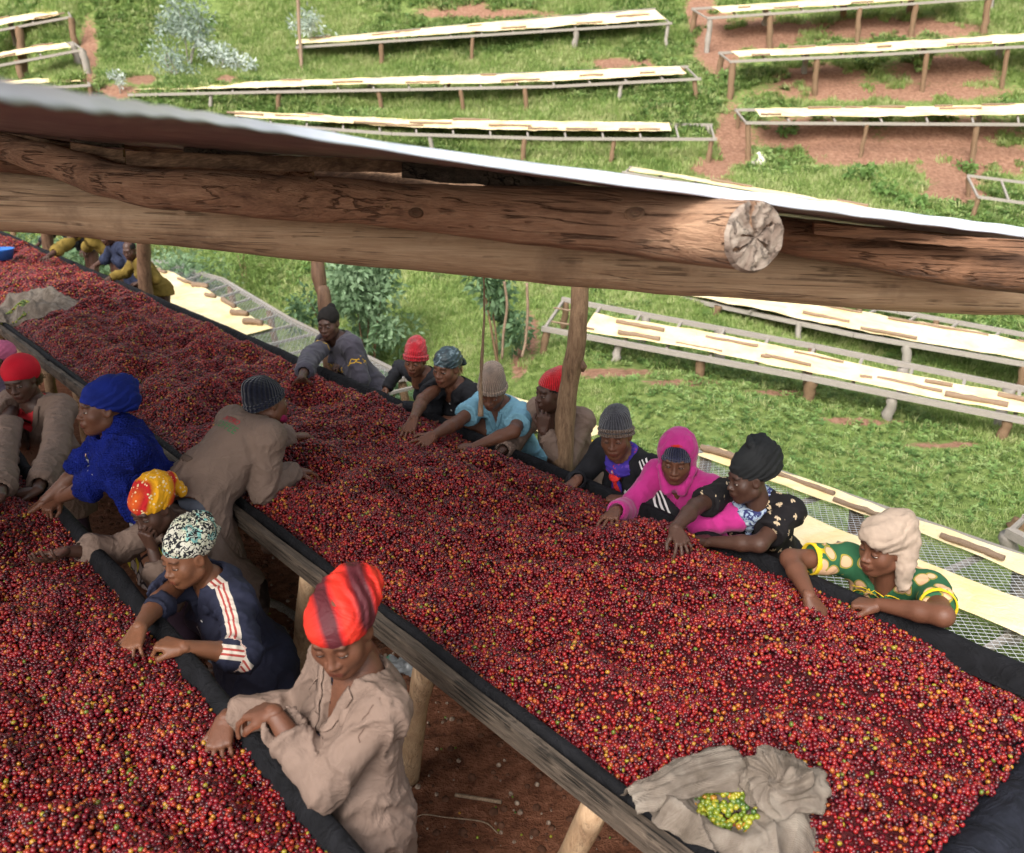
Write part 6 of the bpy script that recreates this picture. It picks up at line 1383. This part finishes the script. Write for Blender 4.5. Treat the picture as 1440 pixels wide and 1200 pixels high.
# 5 woman behind the post, finger to her mouth
H5 = head_on(776, 552, 3.40)
p = Person('woman in a red knitted hat holding a finger to her mouth beside the middle post', H5, (60, 14, 4), 10, 24, 1, 1.02, 0, .165,
           R=hand((706, 634), (692, 640), 'pick', .07, .03, pole=U*.4-np.array([0, 0, .6])), L=dict(w=onn(764, 606, 3.22), t=onn(765, 572, 3.22), pose='point', up=(-N*.6-U*.6), pole=-np.array([0, 0, 1.])-U*.3), res=.009)
p.garment('coat', TAN, .022, 1.80, .08, None, .008, (.30, .105), .078)
v_ = p; p.ribbon('vest', [p.T(0, .10, -.03), p.T(0, .11, -.15), p.T(0, .10, -.29)], .15, BLACKC, n=20, off=-.012, th=.0, across=8)
RKN = knit('red_knit', (.62, .012, .022), 36.)
p.wrap('knitted_hat', beanie(.01, .04, low=-.02), RKN, .006, foldf=lambda V: ridges(V, (0, .7, 1), 26, .004, .2)); legs_cloth(p, SKIRT)

# 6 woman in light blue shirt, beige knitted hat
p = Person('woman in a light blue short sleeved shirt and beige ribbed hat', head_on(692, 548, 3.27), (14, 42, 4), 6, 23, 0, 1.03, 0, .175,
           R=hand((610, 612), (588, 628), 'claw', .06, .02, up=(0.3, -.6, .6), pole=U*.2-np.array([0, 0, .6])), L=hand((668, 628), (644, 628), 'fist', .055, .04, pole=-U*.7+np.array([0, 0, .15])), res=.0085)
BLUE = fabric('light_blue_shirt', (.17, .35, .45), .06, 600, .8, .15, .0, 4., .4)
p.garment('shirt', BLUE, .020, .66, .06, None, .0065, (.15, .05), .072, cone=.022)
p.collar(BLUE, .068, .018, .05, 40)
lapels(p, BLUE, .13, .05, .04); p.ribbon('button_placket', [p.T(0, .12, -.15), p.T(0, .13, -.22), p.T(0, .12, -.32)], .02, BLUE, n=14, off=.002, th=.002, across=2)
BKN = knit('beige_knit', (.36, .26, .20), 34.)
p.wrap('knitted_hat', beanie(.042, .0, low=-.004), BKN, .006)
def hb3(v): addband(v, .040, -.036, (.086, .104), .0075, ht=.016)
p.wrap('hat_band', hb3, BKN, .005); legs_cloth(p, SKIRT)

# 7 woman in black polo, dark teal head wrap
p = Person('woman in a black polo shirt and dark wrap with a frayed tail', head_on(628, 517, 3.27), (38, 20, 2), 0, 23, 0, 1.02, 0, .17,
           R=hand((582, 588), (574, 608), 'claw', .10, .02, pole=U*1.+np.array([0, 0, .0])), L=hand((640, 590), (600, 588), 'rest', .05, .03, pole=-U*.8-np.array([0, 0, .6])), res=.0085)
p.garment('polo_shirt', BLACKC, .016, .66, .06, None, .006, (.09, .03), .070, cone=.016); p.collar(BLACKC, .066, .014, .04, 30)
for z_ in (-.10, -.15, -.24): p.disc('button', p.T(0, .12, z_), .006, WHITE, nz(p.f))
TEAL = M('dark_teal_wrap', (.02, .04, .05), .5, .5); g = G(TEAL); v_ = g.coord('Object'); g.base(g.ramp(g.noise(v_, 16, 3, .6, 1.5), [(.4, (.012, .022, .028)), (.55, (.025, .05, .06)), (.66, (.18, .24, .27))])); 
def tw(v):
    v.ell((0, -.022, .046), (.088, .108, .090), k=.02); v.ell((.0, -.125, .03), (.03, .03, .03), k=.02); v.cap((.01, -.13, .03), (.03, -.165, -.04), .026, .034, .015, fl=(np.array([0, 1., 0]), 1.6)); v.cap((-.02, -.13, .03), (-.03, -.15, -.02), .016, .02, .01)
    v.cut(np.array([0, .065, .030]), (0, .38, -1))
p.wrap('head_wrap', tw, TEAL, .006, foldf=lambda V: ridges(V, (.6, .3, 1.), 24, .006, .4), box=((-.14, -.24, -.12), (.14, .15, .17)))
V, F = leaves([(.03, -.168, -.065), (.035, -.170, -.085), (.04, -.165, -.10)], 700, .045, 8, .026, .07, 1.6); p.hpart('frayed_tail', V, F, M('straw_fibre', (.48, .32, .16), .9)); legs_cloth(p, SKIRT)

# 8 girl with small red hat, black top
p = Person('girl in a black long sleeved top and bright red knitted hat', head_on(584, 506, 3.27), (22, 24, 3), 4, 26, 0, .92, 0, .155,
           R=hand((543, 548), (537, 560), 'claw', .07, .02, pole=U*.8-np.array([0, 0, .2])), L=hand((565, 572), (546, 574), 'fist', .06, .03, pole=-U*.7-np.array([0, 0, .5])), res=.009)
p.garment('long_sleeved_top', BLACKC, .012, 1.88, .05, None, .005, (.05, .06), .072)
p.wrap('knitted_hat', beanie(.035, .01, low=-.006), knit('bright_red_knit', (.60, .015, .03), 34.), .006, foldf=lambda V: ridges(V, (.2, .2, 1), 18, .006, .25)*(V[:, 2] > .08))
def hb4(v): addband(v, .040, -.034, (.087, .105), .009, ht=.024)
p.wrap('hat_band', hb4, knit('bright_red_rib', (.58, .015, .03), 38.), .005); legs_cloth(p, SKIRT)

# 9 woman with hair bun, dark grey sweatshirt
p = Person('woman with a hair bun and a charcoal sweatshirt with yellow lettering', head_on(462, 455, 3.27), (28, 22, -4), 0, 24, 1, 1.02, 0, .17,
           R=hand((424, 532), (414, 546), 'flat', .07, .02, pole=U*.6-N*.2+np.array([0, 0, -.1])), L=hand((486, 508), (464, 518), 'rest', .09, .06, pole=-U*.8-np.array([0, 0, .5])), res=.0095)
CHAR = fabric('charcoal_sweatshirt', (.055, .05, .065), .15, 500, .9, .2, .1); GOLD = M('gold_print', (.62, .36, .02), .8)
p.garment('sweatshirt', CHAR, .030, 1.62, .10, None, .010, (.06, .06), .074, cone=.008)
p.text('BENGALS', p.T(0, .14, -.20), -p.r, p.d, .062, GOLD, dr=nz(p.f)); p.text('95', p.T(-.02, .14, -.25), -p.r, p.d, .04, GOLD, dr=nz(p.f))
for q in 'LR':
    a = p.arm[q]; u = nz(a['w']-a['e']); A, B, _ = frame(u); c = a['e']*.55+p.sh[q]*.45
    for k in range(3): p.ribbon('sleeve_print', [c+u*0+A*.07*math.cos(t+k*.7)+B*.07*math.sin(t+k*.7)+nz(a['e']-p.sh[q])*(.02*k+.012*math.sin(t*6)) for t in np.linspace(-.2, 1.6, 8)], .006, GOLD, n=26, off=.002, th=0, across=1)
def bun(v): v.ell((0, -.020, .042), (.083, .100, .086), k=.02); v.ell((-.0, -.095, .095), (.036, .034, .036), k=.01); v.cut(np.array([0, .062, .045]), (0, 1, -.55)); v.cut(np.array([0, -.0, -.02]), (0, .6, -1))
p.wrap('hair_bun', bun, HAIRM, .006, foldf=lambda V: .002*fbm(V*60)); legs_cloth(p, SKIRT)

# 10 man bending over the long table from the aisle
Hm = onn(376, 566, 1.86)
p = Person('man in a long tan work coat and navy knitted hat bending over the long table', Hm, (-118, 14, 6), (1, 6), 52, 0, 1.05, 0, .170,
           R=hand((413, 663), (438, 662), 'claw', .06, .03, pole=-np.array([0, 0, 1.])-N*.3), L=dict(w=Hm+N*.25+U*.25-np.array([0, 0, .33]), t=Hm+N*.42+U*.25-np.array([0, 0, .36]), pose='rest'), res=.0085, bust=False)
p.garment('work_coat', TAN, .034, 1.80, .50, None, .010, None, .070, .02, cone=.010, hem_r=.045)
p.collar(TAN, .072, .018, .05, 25)
p.text('INTERO', p.T(0, -.12, -.075), p.r, p.d, .042, INK_R, dr=nz(-p.f)); p.text('COFFEE', p.T(0, -.12, -.12), p.r, p.d, .058, INK_G, dr=nz(-p.f))
p.ribbon('half_belt', [p.T(-.16, -.12, -.36), p.T(-.08, -.15, -.365), p.T(.02, -.16, -.37)], .034, TAN_D, n=24, off=.003, th=.002)
seams(p, THREAD, [p.T(.0, -.1, -.40), p.pel-p.f0*.2-[0, 0, .1], p.pel-p.f0*.22-[0, 0, .35]])
p.wrap('knitted_hat', beanie(.0, .018, low=-.012), knit('dark_navy_knit', (.010, .012, .026), 30.), .006, foldf=lambda V: .004*fbm(V*16))
def hb5(v): addband(v, .036, -.028, (.085, .103), .008, ht=.022)
p.wrap('hat_band', hb5, knit('dark_navy_rib', (.010, .012, .028), 34.), .005)
def maskb(v): v.cap((.045, .045, -.085), (-.045, .045, -.085), .022, k=.02); v.ell((0, .068, -.100), (.035, .028, .026), k=.02)
p.wrap('face_mask', maskb, fabric('crimson_mask', (.22, .012, .06), .1), .005, label='crimson mask pulled down under the chin')
a = p.arm['R']; u = nz(a['w']-a['e']); V, F = tube([a['w']-u*.065, a['w']-u*.02], [.036, .034], 20); mk('knitted_cuff', V, F, NAVYC, p.root); legs_cloth(p, DENIM)

# near row, backs to the aisle, facing the nearest table
NT = dict(big=False)
# 11 woman in red and dark head wrap
H = head_on(478, 888, 1.02)
p = Person('woman in a buttoned tan work coat and glossy red and maroon head wrap', H, (22, 30, -4), -6, -6, 0, 1.06, 1, .160,
           R=hand((318, 1010), (306, 1056), 'pick', .085, .02, False, pole=U*.3-np.array([0, 0, .7])), L=dict(w=onn(384, 1002, .83), t=onn(350, 1000, .80), pose='rest', pole=-U*.6-np.array([0, 0, .8])), res=.0075)
p.garment('work_coat', TAN, .022, 1.78, .60, .0072, .0135, (.20, .080), .078, .0, cone=.012, hem_r=.0, sleeve_o=.020)
p.collar(TAN, .076, .012, .06, 42); lapels(p, TAN, .19, .085, .055)
for k, z_ in enumerate((-.27, -.40)): p.disc('button', p.T(.0, .15, z_), .007, TAN_D, nz(p.f))
p.ribbon('chest_pocket', [p.T(-.135, .12, -.265), p.T(-.09, .12, -.272), p.T(-.05, .13, -.275)], .022, TAN, n=16, off=.002, th=.0035)
p.text('SUSTAIN', p.T(-.095, .13, -.235), -p.r, p.d, .030, INK_R, dr=nz(p.f))
seams(p, THREAD, [p.sh['L']+p.d*.06, p.sh['L']-p.r*.02+p.f*.06, p.sh['L']+p.f*.07-p.d*.07]); seams(p, THREAD, [p.T(0, -.1, -.05), p.T(0, -.14, -.3), p.T(0, -.14, -.5)])
RW = M('red_maroon_satin', (.5, .02, .02), .62, .3); addwr(RW, .30, 9., .010); g = G(RW); v_ = g.coord('Object', (1, 1, 1)); sx = g.n('ShaderNodeSeparateXYZ'); g.l(v_, sx.inputs[0]); q = g.math('ADD', g.math('ADD', g.math('MULTIPLY', sx.outputs[0], 1.), g.math('MULTIPLY', sx.outputs[1], .55)), g.math('MULTIPLY', g.noise(v_, 5, 2, .5), .05))
g.base(g.ramp(g.math('FRACT', g.math('ADD', g.math('MULTIPLY', q, 7.5), .30)), [(.0, (.55, .022, .012)), (.25, (.66, .035, .018)), (.38, (.50, .015, .012)), (.50, (.075, .012, .016)), (.80, (.085, .012, .018)), (.95, (.50, .02, .012))]))
def rw(v):
    v.ell((0, -.028, .040), (.095, .116, .078), k=.02); v.ell((-.02, -.09, .055), (.084, .080, .066), k=.04); v.ell((-.045, -.14, .05), (.045, .045, .05), k=.03); v.cap((-.03, -.13, .105), (.01, -.15, .095), .018, .014, .02)
    v.cut(np.array([0, .078, .030]), (0, .38, -1))
p.wrap('head_wrap', rw, RW, .0055, foldf=lambda V: ridges(V, (.75, 1., .5), 22, .009, .25)*sst(-V[:, 1], -.05, .04)+.0025*ridges(V, (.2, .5, 1.), 30, 1., .5), box=((-.15, -.24, -.12), (.15, .15, .22)))
p.ribbon('undershirt', [p.T(.0, .08, -.02), p.T(.0, .09, -.10), p.T(.0, .10, -.21)], .14, fabric('navy_undershirt', (.02, .02, .04), .3), n=20, off=-.022, th=.0, across=8); legs_cloth(p, SKIRT)

# 12 woman in navy jacket with cream and red stripes, patterned cap
H = head_on(262, 782, 1.05)
p = Person('woman in a navy jacket with cream and red sleeve stripes and zebra patterned cap', H, (58, 22, -2), 6, 18, 2, 1.04, 1, .18,
           R=hand((196, 882), (182, 915), 'claw', .085, .015, False, pole=U*.6-N*-.2+np.array([0, 0, -.2])), L=hand((258, 910), (228, 905), 'fist', .075, .06, False, pole=-U*.9-np.array([0, 0, .5])), res=.008)
p.garment('track_jacket', NAVYC, .030, 1.22, .14, .0078, .010, (.16, .055), .076, cone=.014)
p.collar(NAVYC, .074, .024, .05, 38)
CREAM = fabric('cream_stripe', (.58, .50, .42), .06); REDST = fabric('red_stripe', (.36, .06, .05), .1)
a = p.arm['L']; so = nz(p.d*.75-p.r*.5+p.f*.35); path = [p.nb+p.d*.0-p.r*.05, p.sh['L']+p.d*.05+p.r*.03, p.sh['L']*.7+a['e']*.3+so*.06, p.sh['L']*.3+a['e']*.7+so*.06, a['e']+so*.05, a['e']*.86+a['w']*.14+so*.05]
ax_ = nz(np.cross(nz(a['e']-p.sh['L']), so))
CRM, RDS = (.58, .50, .42), (.36, .06, .05)
p.stripes(path, so, [(0, 0.), (.27, 1.), (.73, 0.)], [(0, CRM), (.385, RDS), (.455, CRM), (.545, RDS), (.615, CRM)])
a = p.arm['R']; path = [p.sh['R']+p.d*.06-p.r*.02, p.sh['R']+p.d*.065+p.f*.02, p.sh['R']+p.f*.06+p.d*.05]; p.ribbon('shoulder_stripe', path, .03, CREAM, n=20, off=.0022, th=0, across=3)
p.ribbon('zip', [p.T(.0, .12, -.15), p.T(0, .13, -.25), p.T(0, .12, -.36)], .008, M('zip_metal', (.25, .25, .27), .4, .5, .5), n=18, off=.002, th=.002, across=1)
p.text('Tennis Team', p.T(-.10, .12, -.22), -p.r, p.d, .022, WHITE, dr=nz(p.f), curve=-3.); p.text('VOLVIC', p.T(-.09, .12, -.262), -p.r, p.d, .016, WHITE, dr=nz(p.f))
p.disc('button', p.T(-.055, .12, -.125), .007, WHITE, nz(p.f)); p.disc('button', p.T(.055, .12, -.05), .007, WHITE, nz(p.f))
ZB = M('zebra_print', (.5, .5, .45), .85); addwr(ZB, .45, 12.); g = G(ZB); v_ = g.coord('Object'); w = g.n('ShaderNodeTexWave', wave_type='RINGS'); g.l(v_, w.inputs[0]); w.inputs['Scale'].default_value = 15; w.inputs['Distortion'].default_value = 11; w.inputs['Detail'].default_value = 2; w.inputs['Detail Scale'].default_value = 3.5
c0 = g.ramp(g.noise(v_, 11, 3, .6), [(.40, (.62, .60, .50)), (.52, (.55, .55, .40)), (.57, (.12, .42, .40)), (.64, (.62, .62, .52))]); g.base(g.mix(g.ramp(w.outputs['Fac'], [(.42, 1.), (.50, 0.)]), c0, (.018, .018, .022)))
def zb(v):
    v.ell((0, -.035, .052), (.092, .114, .086), k=.02); v.ell((.0, -.07, .095), (.078, .085, .058), k=.04); v.ell((-.0, -.145, .035), (.03, .028, .026), k=.02); v.cap((0, -.15, .035), (.01, -.18, .02), .016, .012, .01); v.cut(np.array([0, .070, .040]), (0, .42, -1))
p.wrap('patterned_cap', zb, ZB, .0055, foldf=lambda V: .005*np.sin(np.arctan2(V[:, 1]+.07, V[:, 0])*11+2*fbm(V*9))*sst(V[:, 2], .06, .13)+.003*fbm(V*26), box=((-.14, -.22, -.12), (.14, .15, .18))); legs_cloth(p, DENIM)

# 13 woman resting cheek on her hand, orange wrap
H = head_on(214, 716, 1.10); RHb = basis(48, 18, -6, H)
p = Person('woman in an orange and red dotted wrap resting her cheek on one hand', H, (48, 30, -6), -2, 26, 1, 1.0, 0, .17,
           R=hand((92, 776), (55, 797), 'claw', .07, .05, False, palmup=True, up=(.25, -.3, -1), pole=U*.2-np.array([0, 0, .8])), L=dict(w=H-RHb[:, 2]*.135+RHb[:, 1]*.125-RHb[:, 0]*.035, t=H-RHb[:, 2]*.02+RHb[:, 1]*.115-RHb[:, 0]*.03, pose='fist', up=RHb[:, 1], pole=-np.array([0, 0, 1.])-U*.35-N*.1), res=.008)
p.garment('work_coat', TAN, .028, 1.50, .14, None, .010, (.12, .06), .078, cone=.016)
OR = M('orange_dotted_wrap', (.8, .4, .02), .85); addwr(OR, .35, 12.); g = G(OR); v_ = g.coord('Object'); sx = g.n('ShaderNodeSeparateXYZ'); g.l(v_, sx.inputs[0]); q = g.math('ADD', g.math('ADD', g.math('MULTIPLY', sx.outputs[1], 9.), g.math('MULTIPLY', sx.outputs[2], 9.5)), g.math('MULTIPLY', g.noise(v_, 8, 2, .5), 1.0))
b0_ = g.ramp(g.math('FRACT', g.math('ADD', g.math('MULTIPLY', q, .50), .10)), [(.0, (.45, .012, .015)), (.16, (.70, .12, .01)), (.30, (.72, .34, .01)), (.80, (.76, .36, .01)), (.93, (.5, .012, .015))])
d_ = g.vor(v_, 55); ln = g.vor(v_, 14, 'DISTANCE_TO_EDGE'); dots = g.math('MULTIPLY', g.ramp(d_, [(.26, 1.), (.32, 0.)]), g.ramp(ln, [(.10, 1.), (.16, 0.)])); g.base(g.mix(dots, b0_, (.78, .62, .36)))
def ow(v):
    v.ell((0, -.030, .050), (.094, .116, .088), k=.02); v.ell((0, -.07, .095), (.08, .08, .06), k=.04); v.ell((.0, -.15, .05), (.05, .045, .048), k=.02); v.cap((.01, -.16, .04), (.02, -.195, -.02), .030, .036, .015, fl=(np.array([0, 1., 0]), 1.5)); v.cap((-.01, -.15, .03), (-.02, -.17, -.03), .03, .03, .01)
    v.cut(np.array([0, .075, .028]), (0, .36, -1))
p.wrap('head_wrap', ow, OR, .0055, foldf=lambda V: ridges(V, (.9, .5, .2), 20, .007, .25), box=((-.14, -.26, -.12), (.14, .15, .18)))
p.ribbon('cord', [p.T(.02, .09, -.02), p.T(.01, .11, -.10), p.T(0, .12, -.2)], .02, BLACKC, n=14, off=.002, th=.003); legs_cloth(p, SKIRT)

# 14 woman in blue wrap and blue shawl
H = head_on(142, 575, 1.06)
p = Person('woman in a royal blue head wrap and loose blue knitted shawl', H, (76, 8, -4), -6, 16, 0, 1.03, 0, .17,
           R=hand((62, 705), (46, 716), 'pick', .07, .02, False, pole=U*.6-np.array([0, 0, .6])), L=hand((82, 702), (58, 722), 'fist', .08, .04, False, pole=-U*.6-np.array([0, 0, .6])), res=.008)
PAT = M('yellow_grey_print', (.4, .4, .4), .8); g = G(PAT); v_ = g.coord('Object', (1, 1, .7)); a_ = g.vor(v_, 15, 'F1', 'Color'); sp = g.n('ShaderNodeSeparateColor'); g.l(a_, sp.inputs[0]); g.base(g.mix(g.ramp(g.vor(v_, 15, 'DISTANCE_TO_EDGE'), [(.05, 1.), (.09, 0.)]), g.ramp(sp.outputs[0], [(.0, (.33, .32, .33)), (.45, (.50, .50, .03)), (.68, (.50, .30, .20)), (.8, (.28, .28, .30))], 'CONSTANT'), (.02, .02, .03)))
p.garment('dress', PAT, .020, .8, .30, None, .006, None, .07, .02, cone=.01, hem_r=.04)
SHW = M('blue_knit_shawl', (.010, .022, .20), .9, .1); g = G(SHW); v_ = g.coord('Object'); f = g.noise(v_, 7, 3, .6); w1 = g.vor(v_, 85, rnd=.5); g.base(g.mix(g.ramp(f, [(.3, 0.), (.7, 1.)]), (.005, .010, .085), (.010, .02, .20))); g.bump(w1, 1., .010)
v = p.vol(.2, .009, p.pel[2]-.25); p.torso(v, .042, .02); p.arms(v, .036, 1.05)
v.cap(p.nb-p.d*.03, p.nb+p.d*.03, .10, .085, .05); v.cap(p.T(.02, .12, -.02), p.T(.13, .16, -.32), .05, .035, .05, fl=(nz(p.f), 1.5)); v.cap(p.T(-.05, .14, -.20), p.T(-.02, .18, -.50), .055, .03, .04, fl=(nz(p.f), 1.5)); v.cap(p.T(-.14, .10, -.20), p.T(-.17, .12, -.48), .06, .03, .04)
v.cut(p.T(.0, 0, -.36), nz(-p.d+p.r*.75)); v.ell(p.T(.03, .17, -.36), (.10, .05, .17), np.stack([p.r, p.f, p.d], 1), .01, True)
v.cap(p.nb+p.d*.0+p.f*.03, p.H-p.RH[:, 2]*.06+p.f*.02, .058, .062, .01, True)
V, F = v.mesh(); V = p.folds(V, F, .016, 1.2); o = mk('shawl', V, F, SHW, p.root)
BW = fabric('royal_blue_cloth', (.009, .022, .20), .25, 600, .85, .3)
def bw(v):
    v.ell((0, -.032, .050), (.094, .118, .092), k=.02); v.ell((0, -.085, .085), (.080, .085, .07), k=.05); v.ell((.0, -.14, .02), (.05, .045, .05), k=.04); v.cap((0, -.13, .12), (.01, -.17, .10), .03, .02, .03); v.cut(np.array([0, .072, .036]), (0, .42, -1))
p.wrap('head_wrap', bw, BW, .0055, foldf=lambda V: ridges(V, (.2, .7, 1.), 20, .007, .35), box=((-.14, -.24, -.12), (.14, .15, .2))); legs_cloth(p, SKIRT)

# 15 woman in red cap, red polo under tan coat
H = head_on(28, 535, 1.04)
p = Person('woman in a smooth red cap with a red polo shirt under her tan coat', H, (30, 26, -6), 34, 6, 1, 1.08, 0, .185,
           R=hand((0, 700), (-15, 710), 'pick', .08, .04, False), L=hand((52, 690), (34, 692), 'fist', .08, .06, False, pole=-U*.6-np.array([0, 0, .7])), res=.008)
p.garment('work_coat', TAN, .034, 1.75, .30, None, .009, (.34, .085), .082, .02, cone=.01)
lapels(p, TAN, .32, .085, .05)
RP = fabric('red_polo_cloth', (.60, .035, .045), .12); p.ribbon('polo_shirt', [p.T(0, .09, -.02), p.T(0, .11, -.14), p.T(0, .13, -.34)], .17, RP, n=24, off=-.018, th=.0, across=10)
p.collar(RP, .066, .016, .045, 22, front=.03)
p.text('INTERCAFE', p.T(-.105, .12, -.21), -p.r, p.d, .030, INK_R, dr=nz(p.f))
RC = fabric('smooth_red_cap', (.50, .008, .022), .12, 300, .75, .15)
p.wrap('cap', lambda v: (v.ell((0, -.035, .050), (.093, .118, .092), k=.02), v.ell((0, -.075, .03), (.085, .08, .08), k=.05), v.cut(np.array([0, .072, .036]), (0, .50, -1))), RC, .006, foldf=lambda V: .002*fbm(V*8), box=((-.14, -.22, -.14), (.14, .15, .17)))
V, F = leaves([(-.03, -.125, -.06), (-.05, -.11, -.05), (-.02, -.12, -.08)], 900, .022, 9, .035, .3, 0.); p.hpart('fur_bobble', V, F, M('brown_fur', (.16, .11, .05), 1.))['label'] = 'brown fur tuft behind the cap'
V, F = lathe((0, 0, 0), [(.001, .002), (.009, .002), (.010, 0), (.001, -.001)], 14); V = np.array(V)@np.array(Matrix.Rotation(-1.35, 3, 'X')).T+np.array([-.012, .082, .058]); p.hpart('badge', V, np.array(F), M('silver_badge', (.6, .5, .45), .4, .5, .5)); legs_cloth(p, SKIRT)
# 16 pink wrap at the left edge
H = head_on(-8, 505, 1.15)
p = Person('woman in a pink head wrap cut off by the left edge', H, (70, 10, 0), -6, 12, 1, 1.0, 0, .165, R=hand((-60, 640), (-80, 650), 'pick', .08, .02, False), L=hand((-50, 655), (-75, 660), 'pick', .08, .02, False), res=.011)
p.garment('dark_top', SKIRT, .02, 1.7, .1, None, .007, None, .07)
PK = fabric('pink_cloth', (.50, .12, .22), .15); p.wrap('head_wrap', lambda v: (v.ell((0, -.035, .050), (.092, .115, .090), k=.02), v.ell((0, -.09, .05), (.075, .07, .07), k=.05), v.cut(np.array([0, .072, .036]), (0, .5, -1))), PK, .007, foldf=lambda V: ridges(V, (.3, .6, 1.), 24, .004, .3))

# far end: workers in yellow and dark clothes beyond the left post
YS = fabric('mustard_shirt', (.17, .115, .025), .2, 300, .9, .3)
p = Person('boy in a mustard shirt beside the left post', head_on(182, 352, 3.30), (30, 30, 0), 0, 26, 1, .92, 0, .155, R=hand((152, 392), (143, 402), 'pick', .07, .02), L=hand((195, 398), (178, 400), 'rest', .07, .03), res=.014); p.garment('shirt', YS, .024, 1.7, .05, .013, .010)
p = Person('worker in a dark shirt leaning between two workers in yellow', head_on(150, 330, 3.32), (45, 35, 0), 0, 23, 1, 1.05, 0, .17, R=hand((132, 375), (124, 384), 'pick', .07, .02), L=hand((165, 388), (150, 390), 'rest', .07, .03), res=.014); p.garment('shirt', fabric('dark_blue_shirt', (.02, .025, .05), .3), .026, 1.3, .05, .013, .010)
p = Person('worker in a loose yellow shirt reaching over the far end of the long table', head_on(106, 308, 3.30), (35, 45, 0), 0, 38, 1, 1.05, 0, .175, R=hand((66, 362), (54, 370), 'flat', .07, .02), L=hand((118, 352), (108, 362), 'rest', .07, .03), res=.014); p.garment('shirt', YS, .035, 1.45, .05, .013, .012, (.2, .06), cone=.01)
p = Person('worker in a dark top at the far end, left of the workers in yellow', head_on(74, 300, 3.34), (50, 35, 0), 0, 36, 1, 1.05, 0, .17, R=hand((52, 346), (44, 350), 'flat', .07, .02), L=hand((85, 350), (75, 354), 'rest', .07, .03), res=.014); p.garment('shirt', BLACKC, .026, 1.5, .05, .013, .010)
